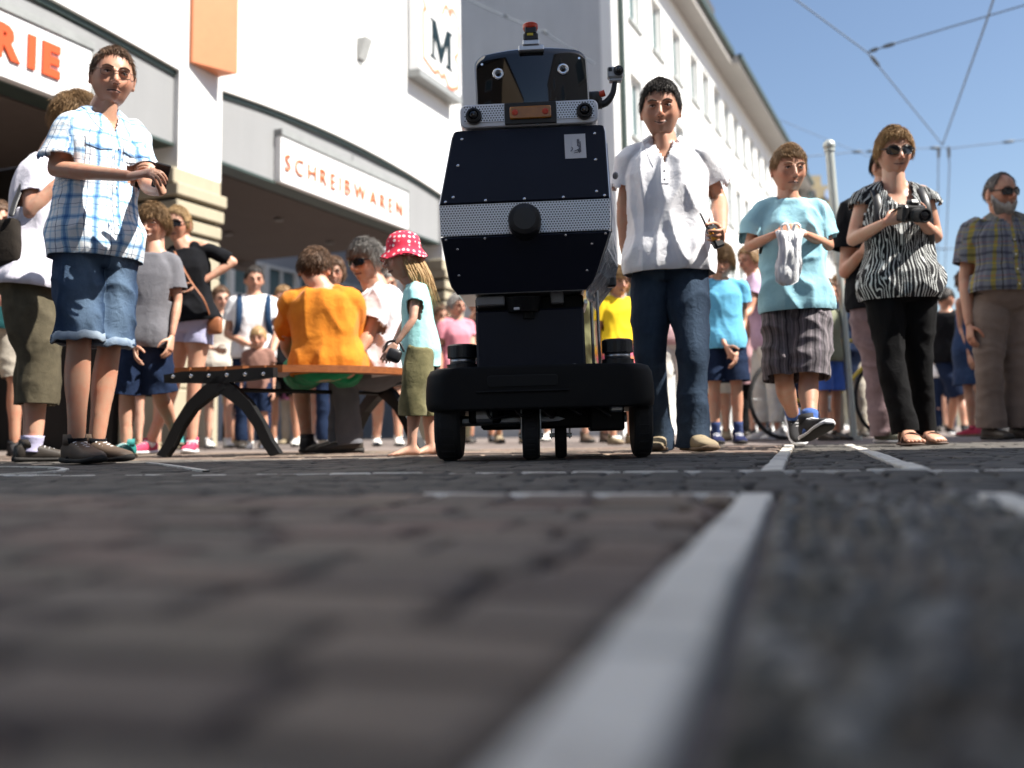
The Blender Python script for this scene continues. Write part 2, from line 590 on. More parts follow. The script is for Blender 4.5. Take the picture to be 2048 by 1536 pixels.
def hair_shell(front=.5, temple=.2, side=.05, back=-.5, thick=.014, rough=.5, age=1.0, fat=0., tufts=360, seed=1, part=0.0, beard=False, top=1.0, spike=.25, fine=0, length=1.0):
    """short hair as a thick, uneven cap over the scalp; beard=True covers the jaw instead"""
    nl, nm = 46, 72
    d = grid_dirs(nl, nm)
    base = head_shape(d, age, fat)
    az = np.abs(np.arctan2(d[:, 0], -d[:, 1]))
    r_ = np.random.default_rng(seed)
    if not beard:
        lim = np.interp(az, [0, .55, .95, 1.3, 1.75, 2.3, 3.15], [front, front - .02, temple, side - .25, side, (side + back) / 2 - .05, back])
    jag = np.array([noise.noise(Vector(p) * 9 + Vector((seed * 3.1, 0, 0))) for p in d]) * .10
    if beard:
        zu = np.interp(az, [0, .25, .5, 1.0, 1.35, 3.15], [-.40, -.36, -.50, -.30, .0, -2])
        m = smoothstep(0, .12, zu + jag * .6 - d[:, 2]) * smoothstep(1.5, 1.3, az)
    else:
        m = smoothstep(0, .14, d[:, 2] - lim - jag)
    nz = np.array([noise.noise(Vector((p[0] * 16, p[1] * 16, p[2] * 7)) + Vector((seed, 0, 0))) + .5 * noise.noise(Vector((p[0] * 40, p[1] * 40, p[2] * 16))) for p in d])
    cl = np.array([noise.noise(Vector(p) * 3.2 + Vector((0, seed * 1.7, 0))) for p in d])
    up = 1 + (top - 1) * smoothstep(.3, .9, d[:, 2])
    h = -0.008 + m * (.008 + thick * up * (1 + .35 * cl * (.5 if fine else 1)) + thick * rough * .55 * nz * (.22 if fine else 1))
    nrm = d / np.array([.0765, .097, .118]); nrm /= np.linalg.norm(nrm, axis=1)[:, None]
    mb = MB()
    mb.add(base + nrm * h[:, None], grid_faces(nl, nm))
    idx = np.where(m > .45)[0]
    for i in (r_.choice(idx, min(tufts, len(idx)), replace=False) if len(idx) else []):
        p = Vector(base[i] + nrm[i] * (h[i] - .002)); n_ = Vector(nrm[i])
        fl = Vector((part * .8 + r_.normal() * .35, -.25 + r_.normal() * .35, -.5 if not beard else -1))
        fl = (fl - n_ * fl.dot(n_)).normalized()
        L = thick * r_.uniform(.7, 1.5) + .004
        a = p + n_ * L * .22 + fl * L * .7; b = p + n_ * L * (.05 + .5 * spike) + fl * L * (1.7 - spike)
        mb.tube([p, a, b], [.0036, .0028, .0005], n=5, sub=2, roundcap=False)
    if fine and len(idx):
        V_, F_ = [], []
        for i in r_.choice(idx, fine):
            p = Vector(base[i] + nrm[i] * (h[i] - .0025)) + Vector(r_.normal(size=3) * .0035); n_ = Vector(nrm[i])
            fl = Vector((part * .8 + r_.normal() * .09, -.3 + r_.normal() * .09, -.55 if not beard else -1)) + n_ * .02
            if beard or n_.z < .35: fl += Vector((0, .5 if not beard else 0, -.5))
            fl = (fl - n_ * fl.dot(n_)).normalized()
            L = (thick * r_.uniform(.8, 1.8) + .006) * length
            lf_ = .22 + .25 * r_.random()
            a = p + n_ * L * (.30 + spike * .3) * lf_ + fl * L * .7
            b = p + n_ * L * (.10 + spike * .8) * lf_ + fl * L * (2.2 - spike)
            sd_ = n_.cross(fl).normalized()
            w_ = .0011 * r_.uniform(.7, 1.5)
            k = len(V_)
            up_ = n_ * w_ * .8
            for c_, ww in ((p, 1.0), (a, .85)):
                V_ += [c_ + sd_ * w_ * ww, c_ - sd_ * w_ * ww, c_ + up_ * ww * 1.2]
            V_.append(b)
            F_ += [(k, k + 3, k + 5, k + 2), (k + 2, k + 5, k + 4, k + 1), (k + 1, k + 4, k + 3, k), (k + 3, k + 6, k + 5), (k + 5, k + 6, k + 4), (k + 4, k + 6, k + 3)]
        mb.add(V_, F_)
    return mb

# ---- hands: local frame origin wrist; fingers along d, palm faces n, thumb on side t
def make_hand(vox, d, n, t, curl=.35, s=1.0, spread=1.0, thumb=.5):
    mb = MB()
    d = d.normalized(); n = (n - d * n.dot(d)).normalized(); s_ = d.cross(n).normalized()
    if s_.dot(t) < 0: s_ = -s_
    def Q(a, b, c): return d * a * s + s_ * b * s + n * c * s
    rings = []
    for a, w_, th in ((-.012, .024, .018), (.012, .028, .017), (.045, .038, .0155), (.075, .042, .0145), (.094, .040, .011)):
        rings.append([Q(a, w_ * math.cos(q), 0) + n * (th * math.sin(q) * s) for q in np.linspace(0, 2 * math.pi, 14, endpoint=False)])
    mb.loft(rings)
    for k, (off, L, r) in enumerate(((.030, .074, .0088), (.010, .082, .0092), (-.011, .077, .0088), (-.030, .060, .0078))):
        p = Q(.080, off, 0)
        ang = 0.0
        dirn = (d + s_ * (off * 3.2 * spread)).normalized()
        pts = [p]
        for j, fr in enumerate((.46, .30, .26)):
            ang += curl * (1.0, 1.15, .8)[j] * (1 + .08 * (k - 1.5))
            p = p + (dirn * math.cos(ang) + n * math.sin(ang)) * (L * fr * s)
            pts.append(p)
        mb.tube(pts, [r * s, r * .95 * s, r * .86 * s, r * .72 * s], n=9, sub=3)
    b = Q(.022, .024, .006)
    c1 = b + (d * .55 + s_ * .75 + n * (.35 + thumb * .5)).normalized() * (.040 * s)
    c2 = c1 + (d * .85 + s_ * .25 + n * (.35 + thumb)).normalized() * (.032 * s)
    c3 = c2 + (d * .95 + s_ * -.05 + n * (.25 + thumb)).normalized() * (.026 * s)
    mb.tube([Q(.012, .012, .003), b, c1, c2, c3], [.013 * s, .0135 * s, .011 * s, .0098 * s, .0075 * s], n=9, sub=3)
    v, nr, F = remesh(mb, vox, 2)
    out = MB(); out.add(v, F)
    return out

# ---- feet and shoes: origin ankle on the ground plane, l along the foot, up z
def foot_rings(fw, lat, up, O, prof, s):
    rings = []
    for a, w_, h0, h1 in prof:
        r_ = []
        for q in np.linspace(0, 2 * math.pi, 18, endpoint=False):
            x, y = math.cos(q), math.sin(q)
            y = math.copysign(abs(y) ** .75, y)
            x = math.copysign(abs(x) ** .8, x)
            r_.append(O + fw * (a * s) + lat * (w_ * x * s) + up * ((h0 + (h1 - h0) * (y * .5 + .5)) * s))
        rings.append(r_)
    return rings
SHOE = [(-.078, .012, .022, .05), (-.072, .028, .006, .080), (-.05, .036, .004, .092), (-.01, .038, .004, .098), (.03, .038, .004, .088), (.07, .041, .004, .072),
        (.11, .046, .004, .060), (.145, .046, .006, .052), (.175, .038, .010, .045), (.195, .022, .016, .036)]
SOLE = [(-.083, .018, 0, .026), (-.076, .034, 0, .028), (-.05, .041, 0, .027), (0, .040, 0, .024), (.05, .042, 0, .022), (.1, .050, 0, .022), (.145, .051, .001, .024), (.18, .042, .005, .028), (.203, .024, .010, .032)]
BARE = [(-.066, .014, .012, .04), (-.058, .028, .002, .06), (-.035, .033, .0, .085), (0, .034, .002, .098), (.035, .035, .006, .085), (.075, .039, .004, .06), (.115, .044, 0, .042), (.145, .044, 0, .030), (.162, .036, .002, .022)]

# ---- a whole person
DEF = dict(head=(0, .01, .935), chin=None, RS=(-.105, 0, .812), LS=(.105, 0, .812), RE=(-.128, -.012, .635), LE=(.128, -.012, .635),
           RW=(-.135, .035, .485), LW=(.135, .035, .485), RH=(-.05, 0, .525), LH=(.05, 0, .525), RK=(-.056, .012, .285), LK=(.056, .012, .285),
           RA=(-.056, 0, .046), LA=(.056, 0, .046))

def person(label, px, Y, H=1.75, yaw=0, hyaw=None, hpitch=0, hroll=0, ov={}, bulk=1.0, sex='m', belly=0., hs=None, group=None,
           skinm=None, top=None, legs=None, feet=None, hair=None, hands={}, vox=.011, age=1.0, fat=0., nose=1.0, smile=.3, open_=False,
           lift={}, toe={}, shades=None, noface=False, brow=(.15, .085, .055), extra=None, seat=False, stub=None, foldamp=1.0):
    skinm = skinm or SK
    stub = (.55 if sex == 'm' and H > 1.5 else 0) if stub is None else stub
    ground = G(px, Y)
    root = thing('person', label, 'person', ground, group=group)
    rl = Vector(root.location)
    f = Vector((math.sin(R(yaw)), -math.cos(R(yaw)), 0)); l = Vector((-f.y, f.x, 0))
    s = H / 1.75
    J = {}
    for k, v in DEF.items():
        if v: J[k] = l * (v[0] * H) + f * (v[1] * H) + Z3 * (v[2] * H)
    fov = {}
    for k, v in ov.items():
        if k in DEF and len(v) == 3:
            if k in ('RA', 'LA') and k[0] not in lift:
                p = G(v[0], Y + v[2], .05 * s)
            else:
                p = P(v[0], v[1], Y + v[2])
            J[k] = p - rl
        elif k.endswith('_l'):
            J[k[:-2]] = l * (v[0] * H) + f * (v[1] * H) + Z3 * (v[2] * H)
    hm = (J['RH'] + J['LH']) / 2; smid = (J['RS'] + J['LS']) / 2
    up = smid - hm; TL = up.length; up = up / TL
    lh = (J['LH'] - J['RH']).normalized(); ls = (J['LS'] - J['RS']).normalized()
    if seat: lh = l
    b = s * bulk
    if sex == 'm':
        TR = [(-.17, .075, .08, 0), (-.06, .155, .112, 0), (.08, .162, .112, 0), (.32, .148, .106, .0), (.58, .160, .116, .008), (.80, .172, .112, .006), (.94, .155, .096, 0), (1.04, .100, .076, -.006), (1.13, .058, .060, 0)]
    elif sex == 'f':
        TR = [(-.17, .08, .08, 0), (-.04, .170, .115, 0), (.10, .158, .108, 0), (.34, .125, .092, 0), (.58, .140, .110, .014), (.74, .150, .116, .016), (.92, .135, .080, 0), (1.04, .078, .062, -.006), (1.13, .050, .052, 0)]
    else:
        TR = [(-.17, .07, .075, 0), (-.05, .140, .10, 0), (.10, .138, .098, 0), (.34, .132, .095, 0), (.58, .138, .100, .004), (.80, .145, .095, .004), (.94, .128, .078, 0), (1.04, .075, .06, -.006), (1.13, .052, .054, 0)]
    def tor(k, dw=0, dd=0, kk=None):
        ks = [t[0] for t in TR]
        w_ = np.interp(k, ks, [t[1] for t in TR]); d_ = np.interp(k, ks, [t[2] for t in TR]); o_ = np.interp(k, ks, [t[3] for t in TR])
        bel = belly * math.exp(-((k - .22) / .28) ** 2)
        lat = lh.lerp(ls, min(max(k, 0), 1))
        lat, fw, u = frame3(lat, up)
        c = hm + up * (k * TL) + fw * (o_ * b + bel * .6)
        return ring(c, lat, fw, w_ * b + dw + bel * .35, d_ * b + dd + bel * .6), lat, fw
    _, latc, fwc = tor(.6)
    neck = smid + up * (.035 * H)
    hd = J['head']
    hs = hs or .250 * (H / 1.75) ** .45
    hs *= 1.04; hk = hs / .235; hd = hd - Z3 * (.012 * s)
    # ------ body
    B = MB()
    B.loft([tor(k)[0] for k in (-.17, -.11, -.05, .0, .08, .2, .32, .45, .58, .7, .8, .88, .94, .99, 1.04, 1.1)])
    hy = yaw if hyaw is None else hyaw
    HM = Matrix.Rotation(R(hy), 3, 'Z') @ Matrix.Rotation(R(hpitch + 10), 3, 'X') @ Matrix.Rotation(R(hroll), 3, 'Y')
    B.tube([smid - up * .02, neck, hd + HM @ Vector((0, .018, -.055)) * hk, hd + HM @ Vector((0, .01, 0)) * hk], [.066 * b, .060 * b, .056 * b, .045 * b], n=14)
    nfr = hd + HM @ Vector((0, -.03, -.085)) * hk
    B.tube([smid + fwc * .03 * s, nfr], [.045 * b, .036 * b], n=10)
    segs = {}
    for sd in 'RL':
        S_, E_, W_ = J[sd + 'S'], J[sd + 'E'], J[sd + 'W']
        a = .92 * b if sex == 'f' else (b if sex == 'm' else b * .82)
        sg = 1 if sd == 'L' else -1
        B.tube([smid + up * .055 * s + ls * (.022 * sg * s), smid.lerp(S_, .5) + up * .028 * s, S_ + up * .002], [.030 * b, .040 * b, .050 * a], n=12)
        B.tube([S_ - ls * (.03 * s * sg) - up * .012 * s, S_ - up * .012 * s, S_.lerp(E_, .45), E_], [.050 * a, .054 * a, .048 * a, .039 * a], n=12)
        B.tube([E_, E_.lerp(W_, .28), E_.lerp(W_, .7), W_], [.039 * a, .043 * a, .034 * a, .0265 * a], n=12, flat=.92)
        H_, K_, A_ = J[sd + 'H'], J[sd + 'K'], J[sd + 'A']
        B.tube([H_ + up * .02, H_.lerp(K_, .3), H_.lerp(K_, .72), K_], [.082 * b, .082 * b, .062 * b, .052 * b], n=14)
        kb = (K_ - H_).normalized() - (A_ - K_).normalized()
        back = -f
        B.tube([K_, K_.lerp(A_, .3) + back * .012 * s, K_.lerp(A_, .68), A_], [.052 * b, .056 * b, .041 * b, .034 * b], n=14)
        segs[sd] = (S_, E_, W_, H_, K_, A_)
    bare = feet and feet.get('bare')
    fdir = {}
    for sd in 'RL':
        A_ = J[sd + 'A']
        ty = toe.get(sd, yaw)
        fd = Vector((math.sin(R(ty)), -math.cos(R(ty)), 0))
        pit = lift.get(sd, 0)
        fl = Vector((-fd.y, fd.x, 0))
        M = Matrix.Rotation(R(pit), 3, fl)
        # positive pitch lifts the toes
        fd2 = (fd * math.cos(R(pit)) + Z3 * math.sin(R(pit))); fu = (Z3 * math.cos(R(pit)) - fd * math.sin(R(pit)))
        O = A_ - fu * (.05 * s)
        if sd not in lift: O.z = .002
        fdir[sd] = (O, fd2, fl, fu)
        if bare:
            B.loft(foot_rings(fd2, fl, fu, O, BARE, s * .98))
            for q in range(5):
                off = (.034, .017, .0, -.016, -.030)[q] * (1 if sd == 'R' else -1)
                a0 = (.150, .155, .152, .144, .134)[q]
                B.tube([O + fd2 * a0 * s * .9 + fl * off * s + fu * .014 * s, O + fd2 * (a0 + .028 + (.008 if q == 0 else 0)) * s + fl * off * s * 1.1 + fu * .009 * s], [.0085 * s if q else .012 * s, .008 * s if q else .011 * s], n=8)
    v, nr, F = remesh(B, vox if not bare else min(vox, .008), 4)
    mb = MB(); mb.add(v, F)
    hmesh = make_head(.0034 if vox < .0125 else .0055, age, fat, nose, smile, open_)
    hv_ = np.array(hmesh.v)
    gz = lambda x, y, z, sg_: np.exp(-(((np.abs(hv_[:, 0]) - x) ** 2 + (hv_[:, 1] - y) ** 2 + (hv_[:, 2] - z) ** 2) / (2 * sg_ ** 2)))
    fr_ = np.clip(gz(.048, -.075, -.022, .020) * .8 + gz(0, -.112, -.024, .013) + (np.abs(hv_[:, 0]) > .074) * .7 * gz(.08, .01, -.005, .03), 0, 1)
    st_ = smoothstep(-.026, -.050, hv_[:, 2]) * smoothstep(.035, -.02, hv_[:, 1]) * stub if stub else fr_ * 0
    fattr = [(0, 0, 0)] * len(mb.v) + list(zip(fr_, st_, fr_ * 0))
    M4 = Matrix.Translation(hd) @ HM.to_4x4() @ Matrix.Scale(hk, 4)
    mb.join(hmesh.xf(M4))
    for sd in 'RL':
        S_, E_, W_ = segs[sd][:3]
        h = hands.get(sd, {})
        fa = (W_ - E_).normalized()
        d = h.get('d', fa)
        d = Vector(d)
        n_ = Vector(h.get('n', (latc if sd == 'R' else -latc) + fwc * -.2))
        t = Vector(h.get('t', fwc))
        hb = make_hand(.0042 if vox < .0125 else .0065, d, n_, t, h.get('curl', .3), (.98 * s if sex != 'f' else .92 * s) if H > 1.3 else s * 1.05, h.get('spread', 1), h.get('thumb', .3))
        hb.xf(Matrix.Translation(W_ + fa * .012 * s))
        mb.join(hb)
    mb.cuv = fattr + [(0, 0, 0)] * (len(mb.v) - len(fattr))
    bm_ = mat('brow_%.2f_%.2f' % brow[:2], brow, .8, var=.2)
    body = mb.build('body', [skinm, LIPS, EYEW, EYED, bm_], root, smooth=True)
    X = dict(root=root, J=J, HM=HM, hd=hd, hk=hk, up=up, lat=latc, fwd=fwc, neck=neck, smid=smid, hm=hm, s=s, b=b, rl=rl, TL=TL, fdir=fdir, tor=tor, f=f, l=l)

    def finish(MBX, voxel, name, material, amp, parent, seed, it=3, ani=(1, 1, .45), freq=26, cuts=(), nk=None):
        v, nr, F = remesh(MBX, voxel, it)
        if amp: v = v + nr * (1.1 * amp + folds(v, freq, ani, seed) * amp * foldamp + folds(v, freq * .45, ani, seed + 1) * amp * .8 * foldamp)[:, None]
        if cuts:
            bm = bmesh.new()
            bv = [bm.verts.new(p) for p in v]
            for q in F: bm.faces.new([bv[i] for i in q])
            for p0, n0, rad in cuts:
                if rad >= 1: fs = bm.faces[:]
                else:
                    def near(c_):
                        t_ = (c_ - p0).dot(n0)
                        return -.05 < t_ < .07 and ((c_ - p0) - n0 * t_).length < rad
                    fs = [q for q in bm.faces if near(q.calc_center_median())]
                es = set(e_ for q in fs for e_ in q.edges); vs = set(w_ for q in fs for w_ in q.verts)
                bmesh.ops.bisect_plane(bm, geom=list(vs) + list(es) + fs, plane_co=p0, plane_no=n0, clear_outer=False, clear_inner=False)
                kill = [q for q in bm.faces if (q.calc_center_median() - p0).dot(n0) > 1e-5 and (rad >= 1 or near(q.calc_center_median()))]
                bmesh.ops.delete(bm, geom=kill, context='FACES')
            if nk:
                kind_, dep, hw = nk
                o0 = smid + up * (.035 * s)
                def gone(c_):
                    d_ = c_ - o0
                    la_, u_ = abs(d_.dot(latc)), d_.dot(up)
                    if d_.dot(fwc) < .02 or la_ > hw: return False
                    return u_ > -dep + dep * ((la_ / hw) if kind_ == 'v' else (la_ / hw) ** 3)
                bmesh.ops.delete(bm, geom=[q for q in bm.faces if gone(q.calc_center_median())], context='FACES')
            bm.verts.index_update()
            v = np.array([tuple(w_.co) for w_ in bm.verts]); F = [tuple(w_.index for w_ in q.verts) for q in bm.faces]
            bm.free()
        # cloth coordinates: u round the nearest limb, v along it
        bones = [(hm - up * .3, smid + up * .1, .165 * b, latc, fwc)]
        for sd in 'RL':
            S_, E_, W_, H_, K_, A_ = segs[sd]
            bones.append((S_, E_, .062, fwc, latc)); 
            if name in ('trousers', 'shorts', 'jeans'):
                bones.append((H_, K_, .075, l, f)); bones.append((K_, A_, .06, l, f))
        best = np.full(len(v), 1e9); cuv = np.zeros((len(v), 3))
        for bi, (p0, p1, rr, la, fw) in enumerate(bones):
            if name in ('trousers', 'shorts', 'jeans') and bi in (0,): continue
            if name not in ('trousers', 'shorts', 'jeans') and bi > 2: continue
            p0, p1, la, fw = np.array(p0), np.array(p1), np.array(la), np.array(fw)
            ax = p1 - p0; L = np.linalg.norm(ax); ax /= L
            t = np.clip((v - p0) @ ax, 0, L)
            dv = v - (p0 + t[:, None] * ax)
            dist = np.linalg.norm(dv, axis=1) / rr
            u = np.arctan2(dv @ la, dv @ fw) * rr
            m_ = dist < best
            best[m_] = dist[m_]
            cuv[m_, 0] = u[m_]; cuv[m_, 1] = ((v - p0) @ ax)[m_]; cuv[m_, 2] = bi
        if name not in ('trousers', 'shorts', 'jeans'):
            cuv[cuv[:, 2] == 0, 1] += 0
        o = MB(); o.add(v, F); o.cuv = cuv
        ob = o.build(name, material, parent, smooth=True)
        if cuts and voxel < .014:
            sol = ob.modifiers.new('thickness', 'SOLIDIFY'); sol.thickness = .0035; sol.offset = -1
        return ob

    cv = max(vox * .95, .0085)
    # ------ top
    if top:
        S = MB()
        cuts = []
        e = top.get('ease', .015) * s
        hem = top.get('hem', -.12)
        cuts.append((hm + up * (hem * TL), -up, 1.0))
        vn = top.get('vneck', (.95, .35, .030))
        cuts.append((smid + up * (vn[2] * s), (up * vn[0] + fwc * vn[1]).normalized(), top.get('nr', .068) * b))
        fl_ = top.get('flare', 0.0)
        ks = [hem - .06, hem * .5, 0, .12, .25, .4, .55, .7, .8, .88, .94, .98, 1.02, 1.07 if top.get('high', True) else 1.0]
        rings = []
        for k in ks:
            fx = (fl_ * max(0, (.6 - k)) - .010 * math.exp(-((k - .32) / .16) ** 2) * (fl_ < .03)) * s
            base_w = np.interp(k, [t[0] for t in TR], [t[1] for t in TR]) * b
            minw = (.146 if sex == 'm' else .130) * b if k < .6 else 0
            ex_ = .021 * s * (1 - float(smoothstep(.08, .62, k)))
            rings.append(tor(k, max(e + fx, minw + e - base_w) + ex_, e + fx + ex_)[0])
        S.loft(rings)
        sl = top.get('sleeve', .6)
        if sl > 0:
            for sd in 'RL':
                S_, E_, W_ = segs[sd][:3]
                a = 1.0 if sex == 'm' else .86
                r0 = top.get('sr', .064) * b * a
                sg = 1 if sd == 'L' else -1
                S.tube([smid + up * .026 * s + ls * (.030 * sg * s), smid.lerp(S_, .55) + up * .012 * s, S_ - up * .010 * s], [.040 * b, .050 * b, r0 * .84], n=14)
                ax = (E_ - S_).normalized()
                if sl <= 1:
                    tip = S_.lerp(E_, sl)
                    S.tube([S_ - ls * (.04 * sg * s) - up * .022 * s, S_ - up * .016 * s, S_.lerp(E_, sl * .5), tip + ax * .025], [r0 * .80, r0 * .92, r0 * .98, r0 * 1.03], n=16, roundcap=False)
                else:
                    tip = E_.lerp(W_, sl - 1); ax = (W_ - E_).normalized()
                    S.tube([S_ - ls * (.04 * sg * s), S_ - up * .012 * s, E_, tip + ax * .025], [r0 * .9, r0 * .92, r0 * .74, r0 * .62], n=14, roundcap=False)
                cuts.append((tip, ax, r0 * 1.22))
        sh = finish(S, top.get('vox', cv), top.get('name', 'shirt'), top['m'], top.get('amp', .0045) * s, root, top.get('seed', 1), cuts=cuts, nk=top.get('neck'))
        X['shirt'] = sh
        if top.get('collar'):
            cm = top['collar']
            c = MB()
            la, fw, u = frame3(ls, up)
            bv_ = BVHTree.FromPolygons([tuple(q.co) for q in sh.data.vertices], [tuple(q.vertices) for q in sh.data.polygons])
            c0 = smid + fw * .004
            def drop_on(p, lift_):
                h = bv_.ray_cast(p + u * .25, -u)
                return (h[0] if h[0] is not None and (h[0] - p).length < .3 else p) + u * lift_
            n = 44
            rows = []
            for q in range(n + 1):
                a = -2.75 + 5.5 * q / n         # 0 = back
                dx, dy = math.sin(a), -math.cos(a)
                fr = abs(a) / 2.75
                P0 = c0 + la * (dx * .066 * b) + fw * (dy * .062 * b)
                P0 = P0 + u * ((drop_on(c0 + la * (dx * .082 * b) + fw * (dy * .078 * b), 0) - P0).dot(u)) + u * .004
                top_ = P0 + u * (.024 - .008 * fr) * s + (la * dx + fw * dy) * .004
                ro = .064 * b + (.046 + .030 * max(0, fr - .62) / .38) * s
                dr = c0 + la * (dx * ro + math.copysign(.020, dx) * max(0, fr - .7)) + fw * (dy * ro)
                drop = drop_on(dr, .007)
                rows.append((P0, top_, drop))
            th = .004
            v = []; fcs = []
            for (p0, p1, p2) in rows:
                o_ = (p2 - p0).normalized()
                v += [p0, p1, p1 + o_ * th + u * .002, p2, p2 - u * th * 1.2, p1 - u * .009 + o_ * th * .4]
            for q in range(n):
                for j in range(6):
                    j2 = (j + 1) % 6
                    fcs.append((q * 6 + j, (q + 1) * 6 + j, (q + 1) * 6 + j2, q * 6 + j2))
            fcs.append(tuple(range(6))); fcs.append(tuple(n * 6 + j for j in reversed(range(6))))
            c.add(v, fcs)
            c.build('collar', cm, root, smooth=False)
        if top.get('placket') or top.get('pocket'):
            bv_ = BVHTree.FromPolygons([tuple(q.co) for q in sh.data.vertices], [tuple(q.vertices) for q in sh.data.polygons])
            def onf(x, z, off):
                p = smid + latc * x + up * z
                h = bv_.ray_cast(p + fwc * .6, -fwc)
                return (h[0] if h[0] is not None else p + fwc * .13) + fwc * off
            def patch(x0, x1, z0, z1, nm, nx=4, nz=14, off=.0045, point=0.0):
                g = MB(); v_ = []
                for i_ in range(nz + 1):
                    for j_ in range(nx + 1):
                        x = x0 + (x1 - x0) * j_ / nx; z = z0 + (z1 - z0) * i_ / nz
                        if i_ == nz: z -= point * (1 - abs(2 * j_ / nx - 1))
                        v_.append((x, z))
                w1 = nx + 1
                vv = [onf(x, z, off) for x, z in v_] + [onf(x, z, -.004) for x, z in v_]
                N_ = len(v_)
                f_ = [(i_ * w1 + j_, i_ * w1 + j_ + 1, (i_ + 1) * w1 + j_ + 1, (i_ + 1) * w1 + j_) for i_ in range(nz) for j_ in range(nx)]
                rim_ = [j_ for j_ in range(nx)] + [i_ * w1 + nx for i_ in range(nz)] + [nz * w1 + j_ for j_ in range(nx, 0, -1)] + [i_ * w1 for i_ in range(nz, 0, -1)]
                f_ += [(rim_[q], rim_[(q + 1) % len(rim_)], rim_[(q + 1) % len(rim_)] + N_, rim_[q] + N_) for q in range(len(rim_))]
                g.add(vv, f_); g.cuv = [(x, z + smid.z, 0) for x, z in v_] * 2
                return g.build(nm, top['m'], root, smooth=False)
            if top.get('placket'):
                z0, z1 = top['placket']
                patch(-.017, .017, z0, z1, 'placket')
                nb = max(2, int(abs(z1 - z0) / .085))
                for q in range(nb):
                    g = MB(); g.ell(onf(0, z0 + (z1 - z0) * (q + .5) / nb, .006), (.0055, .004, .0055), n=8); g.build('button', WHITE, root, smooth=True)
            for x0 in top.get('pocket', ()):
                patch(x0 - .058, x0 + .058, -.095, -.135, 'pocket_flap', 6, 5, .008, .014)
                patch(x0 - .054, x0 + .054, -.130, -.250, 'pocket', 6, 8, .0035)
    # ------ legs
    if legs:
        S = MB()
        e = legs.get('ease', .010) * s
        S.loft([tor(k, e + .008, e + .010)[0] for k in (-.16, -.1, -.05, 0, .06, legs.get('rise', .14))])
        kind = legs['kind']
        cuts = []
        for sd in 'RL':
            S_, E_, W_, H_, K_, A_ = segs[sd]
            tw = legs.get('w', 1.0) * b
            if kind == 'long':
                bt = A_ + (K_ - A_).normalized() * legs.get('up', .0)
                ax = (A_ - K_).normalized()
                S.tube([H_ + up * .02, H_.lerp(K_, .3), K_, K_.lerp(A_, .4), bt + ax * .02], [.092 * b + .006, .092 * tw + .005, .066 * tw, .062 * tw, legs.get('cuff', .058) * tw], n=16, roundcap=False)
                cuts.append((bt, ax, .13 * tw))
            else:
                L = legs.get('len', .95)
                q = H_.lerp(K_, L) if L <= 1 else K_.lerp(A_, L - 1)
                mid = H_.lerp(K_, min(L, 1) * .5)
                ax = (K_ - H_).normalized() if L <= 1 else (A_ - K_).normalized()
                q0, q = q, q + ax * .03
                cuts.append((q0, ax, .20 * tw))
                if L <= 1.0:
                    S.tube([H_ + up * .02, mid, q], [.092 * b + .006, .094 * tw + .005, legs.get('cuff', .085) * tw], n=16, roundcap=False)
                else:
                    S.tube([H_ + up * .02, H_.lerp(K_, .45), K_, q], [.092 * b + .006, .092 * tw + .005, .078 * tw, legs.get('cuff', .07) * tw], n=16, roundcap=False)
        X['pants'] = finish(S, legs.get('vox', cv), legs.get('name', 'trousers'), legs['m'], legs.get('amp', .0045) * s, root, legs.get('seed', 2), ani=(1, 1, .8), freq=24, cuts=cuts)
        if legs.get('turnup'):
            for sd in 'RL':
                S_, E_, W_, H_, K_, A_ = segs[sd]
                L = legs.get('len', .95)
                q = H_.lerp(K_, L) if L <= 1 else K_.lerp(A_, L - 1)
                ax = (K_ - H_).normalized() if L <= 1 else (A_ - K_).normalized()
                t_ = MB(); r_ = legs.get('cuff', .085) * legs.get('w', 1) * b + .011
                U = ax.orthogonal().normalized(); Wv = ax.cross(U)
                rings = []
                for da, dr in ((-.030, -.002), (-.028, .006), (.004, .008), (.008, .004), (.004, -.003), (-.028, -.004), (-.030, -.002)):
                    rings.append([q + ax * (da + .004 * math.sin(5 * g_) + .003 * math.sin(11 * g_ + 1)) + (U * math.cos(g_) + Wv * math.sin(g_)) * (r_ + dr + .003 * math.sin(3 * g_)) for g_ in np.linspace(0, 2 * math.pi, 40, endpoint=False)])
                t_.loft(rings, cap=False)
                t_.build('turn_up', legs['turnup'], root, smooth=True)
